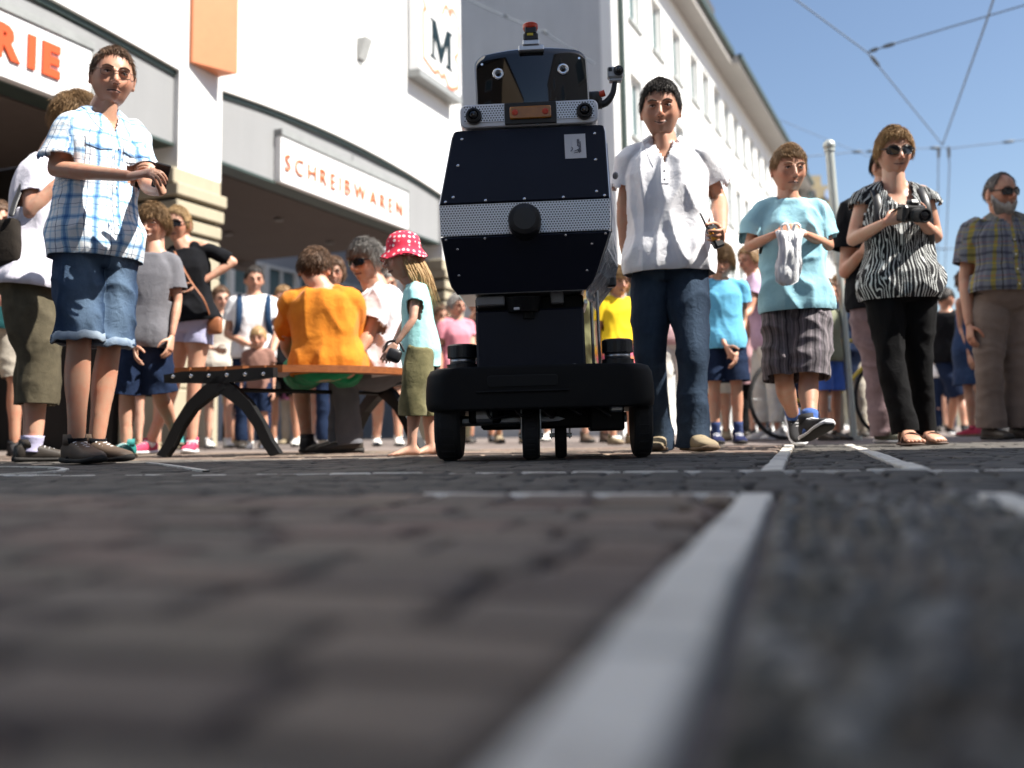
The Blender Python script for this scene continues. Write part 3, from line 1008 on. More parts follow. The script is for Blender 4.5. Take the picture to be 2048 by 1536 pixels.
    # ------ feet
    if feet and not bare:
        for sd in 'RL':
            O, fd2, fl, fu = fdir[sd]
            k = feet.get('k', 1.0) * s
            if feet.get('sandal'):
                c = MB()
                ft = MB(); ft.loft(foot_rings(fd2, fl, fu, O + fu * .014, BARE, k))
                for q in range(5):
                    off = (.034, .017, .0, -.016, -.030)[q] * (1 if sd == 'R' else -1)
                    a0 = (.150, .155, .152, .144, .134)[q]
                    ft.tube([O + fu * .014 + fd2 * a0 * k * .9 + fl * off * k + fu * .014 * k, O + fu * .014 + fd2 * (a0 + .028) * k + fl * off * k * 1.1 + fu * .009 * k], [.0085 * k if q else .012 * k, .008 * k if q else .011 * k], n=8)
                ft.build('foot', skinm, root, smooth=True)
                sl_ = MB(); sl_.loft(foot_rings(fd2, fl, fu, O, [(a, w_ * 1.02, h0 * .5, .016) for a, w_, h0, h1 in SOLE], k))
                for a, r_ in ((.10, .047), (.035, .044)):
                    pts = [O + fu * .014 + fd2 * (a + .012 * math.cos(q)) * k + fl * (r_ * math.cos(q)) * k + fu * (np.interp(a, [p[0] for p in BARE], [p[3] for p in BARE]) + .004) * k * max(.12, math.sin(q)) for q in np.linspace(.0, math.pi, 9)]
                    sl_.tube(pts, [.008 * k] * 9, n=8, sub=2, flat=.5)
                sl_.build('sandal', feet['m'], root, smooth=True)
            else:
                c = MB(); c.loft(foot_rings(fd2, fl, fu, O, SHOE, k))
                c.tube([O + fu * .07 * k - fd2 * .012 * k, O + fu * .112 * k - fd2 * .012 * k], [.044 * k, .043 * k], n=16, roundcap=False)
                sh = c.build('shoe', feet['m'], root, smooth=True)
                c = MB(); c.loft(foot_rings(fd2, fl, fu, O, SOLE, k))
                c.build('sole', feet.get('sole', WHITE), sh, smooth=True)
                if feet.get('outsole'):
                    c = MB(); c.loft(foot_rings(fd2, fl, fu, O, [(a * .985, w_ * .93, h0 - .004, h0 + .006) for a, w_, h0, h1 in SOLE], k)); c.build('outsole', feet['outsole'], sh, smooth=True)
                if feet.get('laces', True) and vox < .0125:
                    c = MB()
                    for a in (.035, .055, .075, .095):
                        hh = np.interp(a, [p[0] for p in SHOE], [p[3] for p in SHOE]) - .001
                        pts = [O + fd2 * (a + .006 * math.sin(q)) * k + fl * q * k + fu * (hh - abs(q) * .22) * k for q in (-.026, -.012, .0, .012, .026)]
                        c.tube(pts, [.0028] * 5, n=6, sub=2)
                    c.build('laces', feet.get('lace', WHITE), sh, smooth=True)
        if feet.get('sock'):
            for sd in 'RL':
                S_, E_, W_, H_, K_, A_ = segs[sd]
                c = MB(); q = A_ + (K_ - A_).normalized() * feet.get('sockh', .09)
                c.tube([A_ - (K_ - A_).normalized() * .03, A_, q], [.042 * b, .0385 * b, .044 * b], n=16, roundcap=False)
                c.build('sock', feet['sock'], root, smooth=True)
    # ------ hair
    if hair:
        hk_ = {k: v for k, v in hair.items() if k not in ('m', 'beard', 'moust')}
        if vox < .0125: hk_.update(fine=4200, tufts=0)
        hb = hair_shell(age=age, fat=fat, **hk_).xf(M4)
        hb.build('hair', hair['m'], root, smooth=True)
        if hair.get('beard'):
            hb = hair_shell(age=age, fat=fat, thick=.012, rough=.6, beard=True, tufts=0, fine=2500).xf(M4)
            hb.build('beard', hair['beard'], root, smooth=True)
    if shades:
        g_ = MB()
        kind, fm, lm = shades
        le = []
        for sx in (-1, 1):
            lens = MB()
            w_, h_ = (.0275, .0195) if kind == 'sun' else (.0225, .015)
            poly = [(sx * .033 + w_ * math.copysign(abs(math.cos(q)) ** .6, math.cos(q)), .008 + h_ * math.copysign(abs(math.sin(q)) ** .7, math.sin(q))) for q in np.linspace(0, 2 * math.pi, 20, endpoint=False)]
            V3 = Vector
            curve = lambda x, z, d: V3((x, -.108 + abs(x) ** 2 * 7.5 + d, z))
            n = len(poly)
            v = [curve(x, z, 0) for x, z in poly] + [curve(x, z, .0025) for x, z in poly]
            lens.add(v, [tuple(range(n)), tuple(reversed(range(n, 2 * n)))] + [(i, n + i, n + (i + 1) % n, (i + 1) % n) for i in range(n)])
            lens.xf(M4)
            lens_obj = lens
            rim = MB(); pts = [curve(x, z, .001) for x, z in poly]; pts.append(pts[0])
            rim.tube(pts, [.0024 if kind == 'sun' else .0009] * (n + 1), n=6, sub=1, roundcap=False)
            g_.join(rim)
            x0 = sx * (.033 + w_)
            g_.tube([curve(x0, .016, .001), V3((sx * .075, -.062, .016)), V3((sx * .083, .0, .014)), V3((sx * .081, .02, .004))], [.0032, .0032, .0026, .002] if kind == 'sun' else [.0012] * 4, n=6)
            le.append(lens)
        g_.tube([(-.008, -.109, .012), (0, -.112, .014), (.008, -.109, .012)], [.002, .0022, .002], n=6)
        g_.xf(M4)
        go = g_.build('sunglasses' if kind == 'sun' else 'glasses', fm, root, smooth=True)
        for x in (le if lm else []): x.build('lens', lm, go)
    if extra:
        extra(X)
    return X

LIPS = mat('lips', (.42, .215, .16), .45, var=.1)
EYEW = mat('eye_white', (.62, .58, .55), .3, var=.03)
EYED = mat('eye_dark', (.02, .014, .012), .25, var=0)
# ------------------------------------------------------------------ ground: setts, pale drain lines, pebble channel
GU = Vector((math.sin(R(16)), math.cos(R(16)), 0)); GV = Vector((GU.y, -GU.x, 0))
def gp(a, u, z=0): return GV * a + GU * u + Vector((0, 0, z))

def stone_mat(name, cols, rough=.75, dirt=.5):
    k = NT(name); k.set(rough, 0, .35)
    at = k.n('ShaderNodeAttribute', attribute_name='tone')
    oi = k.n('ShaderNodeObjectInfo')
    r_ = k.math('FRACT', k.math('ADD', at.outputs['Fac'], oi.outputs['Random']))
    n = len(cols)
    c = k.ramp(r_, [(i / max(n - 1, 1), x) for i, x in enumerate(cols)])
    co = k.n('ShaderNodeNewGeometry').outputs['Position']
    n1 = k.noise(34, 6, .7, co)
    n2 = k.noise(5, 3, .6, co)
    c = k.mix(k.math('MULTIPLY', n1, .55), c, tuple(x * .45 for x in cols[0]))
    c = k.mix(k.math('MULTIPLY', k.math('GREATER_THAN', n2, .56), .22), c, (.16, .13, .11))
    k.base(c)
    k.bump(k.math('ADD', k.noise(90, 5, .7, co), k.math('MULTIPLY', n1, .6)), .55, .006)
    return k.mat
ST_PORPH = stone_mat('porphyry', [(.235, .158, .125), (.17, .122, .098), (.18, .15, .12), (.115, .088, .075), (.27, .20, .15), (.135, .122, .098), (.20, .15, .105)])
ST_BASALT = stone_mat('basalt', [(.095, .086, .078), (.065, .06, .054), (.115, .105, .093), (.07, .066, .06), (.10, .094, .085), (.135, .122, .108)])
ST_PALE = stone_mat('pale_limestone', [(.84, .80, .72), (.76, .73, .66), (.88, .84, .76), (.80, .77, .70)], .7)
ST_PEB = stone_mat('river_pebble', [(.085, .08, .065), (.055, .055, .058), (.12, .10, .07), (.05, .053, .042), (.17, .155, .125), (.10, .07, .045), (.06, .07, .08), (.42, .40, .36)], .55)
def ground_mat():
    k = NT('pavement_far'); k.set(.8, 0, .3)
    co = k.coord('Object')
    mp = k.n('ShaderNodeMapping'); mp.inputs['Rotation'].default_value = (0, 0, R(16)); k.l(co, mp.inputs[0])
    br = k.n('ShaderNodeTexBrick')
    br.inputs['Scale'].default_value = 1; br.inputs['Brick Width'].default_value = .17; br.inputs['Row Height'].default_value = .11; br.inputs['Mortar Size'].default_value = .006
    br.inputs['Color1'].default_value = (.20, .155, .14, 1); br.inputs['Color2'].default_value = (.13, .115, .11, 1); br.inputs['Mortar'].default_value = (.06, .055, .05, 1)
    k.l(mp.outputs[0], br.inputs['Vector'])
    k.base(k.mix(k.math('MULTIPLY', k.noise(1.2, 5, .65, co), .6), br.outputs[0], (.24, .20, .175)))
    k.bump(br.outputs['Fac'], -.4, .01)
    return k.mat
pav = MB()
pav.add([(-140, -30, -.014), (140, -30, -.014), (140, 260, -.014), (-140, 260, -.014)], [(0, 1, 2, 3)])
ground = pav.build('pavement', ground_mat()); tag(ground, kind='structure')
far = MB()       # beyond the laid stones the paving comes up to their level
def quadstrip(pts, z): far.add([(*p, z) for p in pts], [tuple(range(len(pts)))])
UE = 6.3
c_ = [gp(-30, UE), gp(30, UE), gp(30, 130), gp(-30, 130)]
far.add([(p.x, p.y, -.002) for p in c_], [(0, 1, 2, 3)])
fo = far.build('paving', ground_mat()); tag(fo, kind='structure')

def sett_mesh(wa, wu, h, bev, seedv):
    """one sett: a rounded block with an uneven worn top; local a across, u along"""
    r_ = random.Random(seedv)
    mb = MB()
    j = lambda s: r_.uniform(-s, s)
    hw, hu = wa / 2, wu / 2
    base = [(-hw, -hu), (hw, -hu), (hw, hu), (-hw, hu)]
    base = [(x + j(bev * .5), y + j(bev * .5)) for x, y in base]
    def rect(k, z, zz=0): return [GV * (x * k) + GU * (y * k) + Vector((0, 0, z + j(zz))) for x, y in base]
    def inset(d, z, zz): return [GV * (x - math.copysign(d, x)) + GU * (y - math.copysign(d, y)) + Vector((0, 0, z + j(zz))) for x, y in base]
    rings = [rect(1, -.02), rect(1, h - bev * .9, .001), inset(bev * .35, h - bev * .25, .001), inset(bev, h, .0012)]
    v = [p for q in rings for p in q]
    f = []
    for i in range(3):
        for k in range(4):
            k2 = (k + 1) % 4
            f.append((i * 4 + k, i * 4 + k2, i * 4 + 4 + k2, i * 4 + 4 + k))
    f.append((12, 13, 14, 15))
    if GV.cross(GU).z < 0: f = [tuple(reversed(q)) for q in f]
    return v, f
stones = []       # (dist, a, u, wa, wu, kind)
XA = lambda u: -.040 + .0 * u       # drain line A runs along u at this a
# line A passes (0.057, 0.45) and (0.39, 1.63); line B lies .33 m to its right
A0 = gp(0, 0); 
def auv(p): return p.dot(GV), p.dot(GU)
aA = (auv(Vector((.057, .45, 0)))[0] + auv(Vector((.39, 1.63, 0)))[0]) / 2
aB = aA + .335
def vis(a, u, m=.30):
    p = gp(a, u)
    return p.y > .22 and abs(p.x) < p.y * .52 + m + .08 * p.y
rs = random.Random(11)
def lay(a0, a1, u0, u1, wa, wu, kind, gap=.010, jit=.14):
    u = u0; row = 0
    while u < u1 - 1e-6:
        du = min(wu * rs.uniform(.92, 1.08), u1 - u)
        if u1 - u - du < wu * .5: du = u1 - u
        a = a0 + (rs.random() * wa * .9 if row % 2 else rs.random() * wa * .3) - wa
        while a < a1:
            da = wa * rs.uniform(1 - jit, 1 + jit * 1.2)
            x0, x1 = max(a, a0), min(a + da, a1)
            if x1 - x0 > wa * .3 and vis((x0 + x1) / 2, u + du / 2):
                stones.append((gp((x0 + x1) / 2, u + du / 2).length, (x0 + x1) / 2, u + du / 2, x1 - x0 - gap, du - gap, kind))
            a += da
        u += du; row += 1
U1, U2, U3 = 1.61, 2.50, 4.20
lw = .052
lay(-6, aA - lw / 2 - .003, .1, U1 - .022, .150, .105, 'porph')
lay(-6, -.66, U1 - .020, U1 + .018, .150, .036, 'basalt', .006); lay(-.655, aA - lw / 2, U1 - .020, U1 + .018, .150, .036, 'pale', .006)
lay(-6, 6, U1 + .022, U2 - .022, .105, .088, 'basalt', .008)
lay(-6, 6, U2 - .020, U2 + .014, .14, .030, 'pale2', .012)
for (u0, u1, k1, w1, w2) in ((U2 + .018, U3, 'basalt', .14, .10), (U3, UE, 'porph', .15, .105)):
    lay(-6, aA - lw / 2, u0, u1, w1, w2, k1)
    lay(aA + lw / 2, aB - lw / 2, u0, u1, .10, .09, 'basalt')
    lay(aB + lw / 2, 6, u0, u1, w1, w2, 'basalt')
lay(aB + lw / 2 + .003, 6, .1, U1, .13, .10, 'basalt')
# the two pale lines: long slabs set end to end
for a, ranges in ((aA, ((.12, U1 + .018), (U2 + .02, UE))), (aB, ((.9, U1 + .018), (U2 + .02, UE)))):
    for u0, u1 in ranges:
        u = u0
        while u < u1 - .02:
            du = min(rs.uniform(.30, .44), u1 - u)
            if vis(a, u + du / 2, .6): stones.append((gp(a, u + du / 2).length, a, u + du / 2, lw - .002, du - .004, 'line'))
            u += du
stones.sort(key=lambda t: t[0])
MK = dict(porph=ST_PORPH, basalt=ST_BASALT, pale=ST_PALE, pale2=ST_PALE, line=ST_PALE)
HK = dict(porph=0, basalt=-.001, pale=.0, pale2=-.001, line=.0015)
rest = {}
cache = {}
for i, (d, a, u, wa, wu, kind) in enumerate(stones):
    if i < 300:
        # near stones share their mesh with stones of the same rounded size
        key = (kind, round(wa / .012), round(wu / .012), i % 3)
        if key not in cache:
            mb = MB(); v, f = sett_mesh(wa, wu, 0, .012 if kind in ('porph', 'basalt') else .005, i); mb.add(v, f)
            o = mb.build('paving_stone', MK[kind], ground); cache[key] = o
        else:
            o = bpy.data.objects.new('paving_stone', cache[key].data); COL.objects.link(o); o.parent = ground
        o.location = gp(a, u, HK[kind] + rs.uniform(-.002, .0015))
    else:
        mb, tn = rest.setdefault(kind, (MB(), []))
        v, f = sett_mesh(wa, wu, 0, .012 if kind in ('porph', 'basalt') else .005, i)
        c0 = gp(a, u, HK[kind] + rs.uniform(-.002, .0015))
        mb.add([p + c0 for p in v], f); tn += [rs.random()] * len(v)
for kind, (mb, tn) in rest.items():
    o = mb.build('paving_stones', MK[kind], ground); o['kind'] = 'stuff'
    at = o.data.attributes.new('tone', 'FLOAT', 'POINT'); at.data.foreach_set('value', tn)
# pebbles laid on edge in the channel
pebs = []
u = .12
while u < U1 - .01:
    a = aA + lw / 2 + .012 + rs.random() * .01
    while a < aB - lw / 2 * (u > .9) - .012:
        s_ = rs.uniform(.016, .030)
        if vis(a, u, .3): pebs.append((gp(a, u).length, a + s_ * .4, u + rs.uniform(-.006, .006), s_ * rs.uniform(.42, .6), s_ * rs.uniform(.5, .95), rs.uniform(.008, .014)))
        a += s_ * 1.02
    u += .027
pebs.sort(key=lambda t: t[0])
pm = []
for i in range(10):
    mb = MB(); mb.ell((0, 0, 0), (1, 1, 1), n=10)
    mb.v = [(x * (1 + .15 * math.sin(3 * y + i)), y * (1 + .15 * math.sin(2.5 * z + i * 2)), z) for x, y, z in mb.v]
    pm.append(mb)
pobj = []
rest = MB(); tn = []
for i, (d, a, u, ra, ru, rz) in enumerate(pebs):
    c0 = gp(a, u, -.006)
    Mx = Matrix((GV * ra, GU * ru, Vector((0, 0, rz)))).transposed() @ Matrix.Rotation(rs.uniform(-.5, .5), 3, 'Z')
    if i < 300:
        k = i % 10
        if len(pobj) <= k:
            o = pm[k].build('pebble', ST_PEB, ground, smooth=True); pobj.append(o)
        else:
            o = bpy.data.objects.new('pebble', pobj[k].data); COL.objects.link(o); o.parent = ground
        o.matrix_local = Matrix.Translation(c0) @ Mx.to_4x4()
    else:
        rest.add([Mx @ Vector(p) + c0 for p in pm[i % 10].v], pm[i % 10].f); tn += [rs.random()] * len(pm[i % 10].v)
if rest.v:
    o = rest.build('pebbles', ST_PEB, ground, smooth=True); o['kind'] = 'stuff'
    at = o.data.attributes.new('tone', 'FLOAT', 'POINT'); at.data.foreach_set('value', tn)
# curved pale ornament strips in the paving on the left
def strip(pts, w_, name='pale_strip'):
    mb = MB()
    L, Rr = [], []
    for i, p in enumerate(pts):
        t = (pts[min(i + 1, len(pts) - 1)] - pts[max(i - 1, 0)]).normalized(); n_ = Vector((-t.y, t.x, 0))
        L.append(p + n_ * w_ / 2); Rr.append(p - n_ * w_ / 2)
    v = [Vector((p.x, p.y, .0035)) for p in L] + [Vector((p.x, p.y, .0035)) for p in Rr] + [Vector((p.x, p.y, -.014)) for p in L] + [Vector((p.x, p.y, -.014)) for p in Rr]
    n = len(pts); f = []
    for i in range(n - 1):
        f += [(i, n + i, n + i + 1, i + 1), (i, i + 1, 2 * n + i + 1, 2 * n + i), (n + i + 1, n + i, 3 * n + i, 3 * n + i + 1)]
    mb.add(v, f)
    return mb.build(name, ST_PALE, ground)
def groundpt(px, py):
    d = CAMR @ Vector(((px - CX) / FPX, -(py - CY) / FPX, -1)); t = -HC / d.z
    return Vector((d.x * t, d.y * t, 0))
strip([groundpt(296, 926), groundpt(330, 930), groundpt(370, 936), groundpt(412, 943)], .022)
strip([groundpt(-120, 934), groundpt(0, 934), groundpt(70, 934.5), groundpt(112, 936), groundpt(131, 939), groundpt(120, 943), groundpt(60, 947), groundpt(0, 950), groundpt(-80, 953)], .024)

# ------------------------------------------------------------------ buildings
def wallmat(name, c, var=.05, bump=.15, rough=.85):
    k = NT(name); k.set(rough, 0, .25)
    co = k.coord()
    n1 = k.noise(.7, 6, .65, co); n2 = k.noise(30, 4, .6, co)
    mp = k.n('ShaderNodeMapping'); mp.inputs['Scale'].default_value = (5, 5, .35); k.l(co, mp.inputs[0])
    streak = k.noise(1, 4, .6, mp.outputs[0])
    base = k.ramp(k.math('ADD', k.math('MULTIPLY', n1, .6), k.math('MULTIPLY', streak, .4)), [(.3, tuple(x * (1 - var * 2) for x in c)), (.65, c)])
    k.base(base); k.bump(n2, bump, .006)
    return k.mat
W_WHITE = wallmat('white_render', (.80, .80, .78))
W_GREY = wallmat('light_grey_panel', (.27, .275, .28), .06)
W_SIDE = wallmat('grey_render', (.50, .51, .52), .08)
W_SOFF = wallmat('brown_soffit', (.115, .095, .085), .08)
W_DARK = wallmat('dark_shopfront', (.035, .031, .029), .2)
STONE = wallmat('sandstone', (.42, .37, .27), .10, .4)
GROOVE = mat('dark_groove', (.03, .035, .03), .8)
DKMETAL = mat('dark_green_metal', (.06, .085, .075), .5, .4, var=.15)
GLASSW = mat('window_glass', (.10, .16, .165), .05, spec=.8, var=.15, vs=2)
FRAME = mat('white_window_frame', (.78, .78, .76), .5, var=.04)
SILL = mat('grey_sill', (.36, .38, .37), .7, var=.08)
TILE = mat('dark_roof_tile', (.05, .048, .05), .8, var=.3, bump=.5, bs=30)
EAVE = wallmat('eaves_board', (.40, .38, .36), .07)
ORANGE = mat('orange_panel', (.58, .19, .075), .6, var=.05)
SIGNW = mat('white_sign_face', (.82, .82, .81), .4, var=.02)
ORLET = mat('orange_letter', (.58, .15, .035), .5, var=.05)
ORLET2 = mat('red_orange_letter', (.56, .075, .012), .5, var=.04)

P0 = Vector((-3.26, 11.0, 0)); D1 = Vector((.383, .924, 0)).normalized(); N1 = Vector((D1.y, -D1.x, 0))
TEND = 6.36
lb = thing('arcade_building', 'white shop building with an arcade, sign boards and grey fascia panels', 'building', P0)
def LBo(name, rs_, m, parent=None, bev=.0, smooth=False):
    mb = MB()
    for r_ in rs_: mb.obox(Vector((0, 0, 0)), D1, N1, Z3, r_, bev)
    return mb.build(name, m, parent or lb)
ZS, ZF, ZT = 3.25, 4.05, 15.0          # soffit, fascia top, wall top
def arch(t, t0, t1, rise): 
    x = (t - t0) / (t1 - t0); return ZF + rise * (1 - (2 * x - 1) ** 2)
def bay_wall(t0, t1, rise):
    mb = MB(); n = 14
    poly = [(t0, ZT)] + [(t0 + (t1 - t0) * i / n, arch(t0 + (t1 - t0) * i / n, t0, t1, rise)) for i in range(n + 1)] + [(t1, ZT)]
    mb.prism(poly, Vector((0, 0, 0)), D1, Z3, N1, -.45, 0)
    return mb
B1, B2 = (-8.2, -.70), (.0, 5.60)
bay_wall(*B2, .14).build('upper_wall', W_WHITE, lb)
bay_wall(*B1, .14).build('upper_wall', W_WHITE, lb)
LBo('pier_wall', [(-.70, 0, -.45, 0, 2.97, ZT), (5.60, TEND, -.45, 0, 2.97, ZT)], W_WHITE)
LBo('end_wall', [(TEND - .4, TEND, -12, -.45, ZS + .31, ZT)], W_WHITE)
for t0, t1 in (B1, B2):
    LBo('fascia_panel', [(t0, t1, -.30, -.07, ZS, ZF - .0)], W_GREY)
    mb = MB(); n = 14       # dark strip standing in for the wall's shadow under its arched edge
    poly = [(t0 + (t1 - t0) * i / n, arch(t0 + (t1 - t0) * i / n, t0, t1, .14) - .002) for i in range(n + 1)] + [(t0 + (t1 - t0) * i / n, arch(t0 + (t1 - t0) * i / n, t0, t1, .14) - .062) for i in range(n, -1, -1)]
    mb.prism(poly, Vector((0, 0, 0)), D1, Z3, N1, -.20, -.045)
    mb.build('edge_strip', DKMETAL, lb)
    mb = MB(); n = 14
    poly = [(t0, ZF - .002)] + [(t0 + (t1 - t0) * i / n, arch(t0 + (t1 - t0) * i / n, t0, t1, .14) - .064) for i in range(n + 1)] + [(t1, ZF - .002)]
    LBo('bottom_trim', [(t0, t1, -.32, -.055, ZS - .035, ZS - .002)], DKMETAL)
LBo('fascia_infill', [(t0 + (t1 - t0) * (.03), t1 - (t1 - t0) * .03, -.28, -.09, ZF, ZF + .07) for t0, t1 in (B1, B2)], W_GREY)
for t in (-2.9, -4.6, 2.9):
    LBo('panel_joint', [(t, t + .012, -.075, -.066, ZS, ZF - .01)], GROOVE)
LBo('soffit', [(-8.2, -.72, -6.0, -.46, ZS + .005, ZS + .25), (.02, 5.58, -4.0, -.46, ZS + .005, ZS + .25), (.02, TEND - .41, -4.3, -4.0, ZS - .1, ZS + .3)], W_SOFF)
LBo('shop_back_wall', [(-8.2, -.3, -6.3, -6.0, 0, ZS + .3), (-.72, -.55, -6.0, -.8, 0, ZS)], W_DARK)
for i in range(4):
    t = -7.6 + i * 1.7
    fr = LBo('shop_window', [(t, t + 1.4, -6.0, -5.95, .5, 2.7)], mat('shop_window_frame', (.10, .085, .07), .5))
    LBo('pane', [(t + .06, t + 1.34, -5.95, -5.935, .56, 2.64)], mat('shop_glass', (.02, .02, .022), .08, spec=.8, var=.3), fr)
for (t, o_) in ((1.1, -1.2), (1.6, -2.2), (2.9, -1.3), (3.4, -2.6), (4.7, -1.6)):
    mb = MB(); c = D1 * t + N1 * o_ + Z3 * (ZS - .002)
    mb.cyl(c, c - Z3 * .03, .07, .06, n=20); mb.build('downlight', mat('downlight_rim', (.12, .11, .10), .4), lb, smooth=False)
# pillars of sandstone blocks with dark shadow courses near the top
def pillar(t0, t1, o0=-.72, o1=.015):
    z = 0; hs_ = [.62, .62, .62, .40]
    for h in hs_:
        LBo('stone_block', [(t0, t1, o0, o1, z + .004, z + h - .004)], STONE, bev=.012)
        LBo('joint', [(t0 + .015, t1 - .015, o0 + .015, o1 - .015, z + h - .01, z + h + .01)], mat('lime_mortar', (.34, .31, .25), .9))
        z += h
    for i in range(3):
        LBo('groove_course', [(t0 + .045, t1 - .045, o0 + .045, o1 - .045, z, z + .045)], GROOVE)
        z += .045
        LBo('stone_block', [(t0 - .01 - .02 * i, t1 + .01 + .02 * i, o0 - .01 - .02 * i, o1 + .01 + .02 * i, z, z + .135)], STONE, bev=.012)
        z += .135
    LBo('capital_block', [(t0 - .06, t1 + .0, o0 - .06, o1 + .0, z + .0, 2.968)], STONE, bev=.01)
pillar(-.72, -.01)
pillar(5.62, TEND - .02)
# sign boards
def text_mesh(txt, size, bold=0.0, ext=.012, space=1.0):
    cu = bpy.data.curves.new('t', 'FONT'); cu.body = txt; cu.size = size; cu.offset = bold; cu.extrude = ext; cu.space_character = space; cu.resolution_u = 3
    ob = bpy.data.objects.new('t', cu); COL.objects.link(ob)
    me = ob.evaluated_get(bpy.context.evaluated_depsgraph_get()).to_mesh()
    mb = MB(); mb.add([v.co.copy() for v in me.vertices], [tuple(p.vertices) for p in me.polygons])
    bpy.data.objects.remove(ob)
    return mb
def sign(txt, t0, t1, label, lm, ts, lh, bold, zc, sp):
    r = thing('shop_sign', label, 'sign', P0 + D1 * t0)
    mb = MB(); mb.obox(Vector((0, 0, 0)), D1, N1, Z3, (0, t1 - t0, -.068, .03, ZS - .02, 3.82), .006); mb.build('sign_board', SIGNW, r)
    mb = MB(); mb.obox(Vector((0, 0, 0)), D1, N1, Z3, (-.012, t1 - t0 + .012, -.066, .050, 3.822, 3.90))  # grey top strip stands in for the shade of the sign recess
    mb.obox(Vector((0, 0, 0)), D1, N1, Z3, (t1 - t0 + .001, t1 - t0 + .03, -.066, .040, ZS - .02, 3.82)); mb.build('sign_shade_frame', mat('shade_and_rail_grey', (.26, .27, .265), .5), r)
    x = 0
    for ch in txt:
        m = text_mesh(ch, lh / .70, bold)
        xs = [v[0] for v in m.v]
        wch = max(xs) - min(xs)
        x0 = min(xs)
        M = Matrix((D1, Z3, N1)).transposed().to_4x4(); M.translation = D1 * (ts - t0 + x - x0) + N1 * .042 + Z3 * (zc - lh / 2)
        m.xf(M); m.build('letter', lm, r)
        x += wch + sp
    return r
sign('SCHREIBWAREN', 1.09, 4.36, 'white sign board with thin orange capitals reading SCHREIBWAREN over the arcade', ORLET, 1.16, .215, -.004, 3.50, .105)
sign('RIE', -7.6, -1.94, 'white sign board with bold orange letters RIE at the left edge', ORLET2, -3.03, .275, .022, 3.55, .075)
# the projecting orange panel, the wall lamp and the letter box sign
r = thing('orange_banner_box', 'tall orange box panel fixed to the white pier', 'sign', P0 + D1 * -.56 + Z3 * 4.18)
mb = MB()
mb = MB(); mb.prism([(0, .01), (.50, .01), (.50, .26), (.0, .05)], Vector((0, 0, 0)), D1, N1, Z3, 0, 5.5); mb.build('panel', ORANGE, r)
r = thing('wall_lamp', 'small grey wedge shaped lamp on the white upper wall', 'lamp', P0 + D1 * 3.0 + Z3 * 5.45)
mb = MB(); mb.prism([(0, .0), (.0, .30), (.16, .30), (.05, .0)], Vector((0, 0, 0)), N1, Z3, D1, -.09, .09); mb.build('lamp_housing', mat('lamp_grey', (.40, .41, .40), .5), r)
mb = MB(); mb.obox(Vector((0, 0, 0)), D1, N1, Z3, (-.06, .06, 0.002, .012, -.08, -.002)); mb.build('bracket', mat('lamp_grey', (.4, .4, .4)), r)
r = thing('light_box_sign', 'projecting white light box with a dark letter M and orange wavy outlines', 'sign', P0 + D1 * 4.42 + Z3 * 5.78)
TM = 1.50
mb = MB(); mb.obox(Vector((0, 0, 0)), D1, N1, Z3, (0, TM, .02, .22, 0, 2.6), .01); mb.build('box', SIGNW, r)
mb = MB(); mb.obox(Vector((0, 0, 0)), D1, N1, Z3, (-.015, TM + .015, .015, .225, -.11, -.003)); mb.build('bottom_rail', mat('shade_and_rail_grey', (.26, .27, .265), .5), r)
serifM = [(0, 0), (.30, 0), (.30, .05), (.20, .07), (.20, .62), (.44, .0), (.52, .0), (.78, .64), (.78, .07), (.68, .05), (.68, 0), (1.04, 0), (1.04, .05), (.95, .07), (.95, .93), (1.04, .95), (1.04, 1), (.76, 1), (.53, .40), (.28, 1), (0, 1), (0, .95), (.09, .93), (.09, .07), (0, .05)]
mb = MB(); mb.prism([(.34 + x * .80, .32 + y * .66) for x, y in serifM], Vector((0, 0, 0)), D1, Z3, N1, .221, .232); mb.build('letter', mat('dark_teal_letter', (.004, .016, .022), .6, spec=.2), r)
rngp = lambda pts: [D1 * x + Z3 * y + N1 * .226 for x, y in pts]
mb = MB()
for pts in ([(.12, .22), (.12, .95), (.22, 1.05), (.12, 1.2), (.14, 1.6)], [(.12, .22), (.5, .10), (.62, .18), (.75, .10), (.85, .2)], [(1.36, .12), (1.38, .5), (1.26, .62), (1.38, .75), (1.36, 1.3), (1.15, 1.42), (1.1, 1.28), (.95, 1.40), (.80, 1.20)], [(.14, 1.6), (.35, 1.5), (.5, 1.62), (.7, 1.5)], [(.85, .2), (1.05, .02), (1.36, .12)]):
    mb.tube(rngp(pts), [.036] * len(pts), n=8, sub=5, flat=.25, flatdir=N1)
mb.build('outline', mat('salmon_outline', (.74, .20, .10), .5), r, smooth=True)
LBo('floor_slab', [(-8.2, TEND, -12, -.02, -.012, -.003)], wallmat('arcade_floor', (.16, .14, .125)))

# the block across the courtyard, seen through the arcade
r = thing('courtyard_building', 'grey block with a bright window band seen through the arcade', 'building', P0 - N1 * 10)
def ob(name, rs_, m, parent):
    mb = MB()
    for q in rs_: mb.obox(Vector((0, 0, 0)), D1, N1, Z3, q)
    return mb.build(name, m, parent)
ob('wall', [(3, 40, -3, 0, 0, 3.9), (3, 40, -3, 0, 5.05, 9)], wallmat('blue_grey_render', (.36, .38, .42)), r)
for i in range(20):
    t = 5 + i * 1.55
    f_ = ob('window', [(t, t + 1.45, -.12, .05, 3.92, 4.02), (t, t + 1.45, -.12, .05, 4.94, 5.03), (t, t + .16, -.12, .05, 4.02, 4.94), (t + .78, t + .84, -.1, .03, 4.02, 4.94)], FRAME, r)
    ob('pane', [(t + .16, t + .78, -.1, -.05, 4.02, 4.94), (t + .84, t + 1.45, -.1, -.05, 4.02, 4.94)], GLASSW, f_)
ob('sill_band', [(3, 40, 0.002, .12, 3.72, 3.88)], FRAME, r)

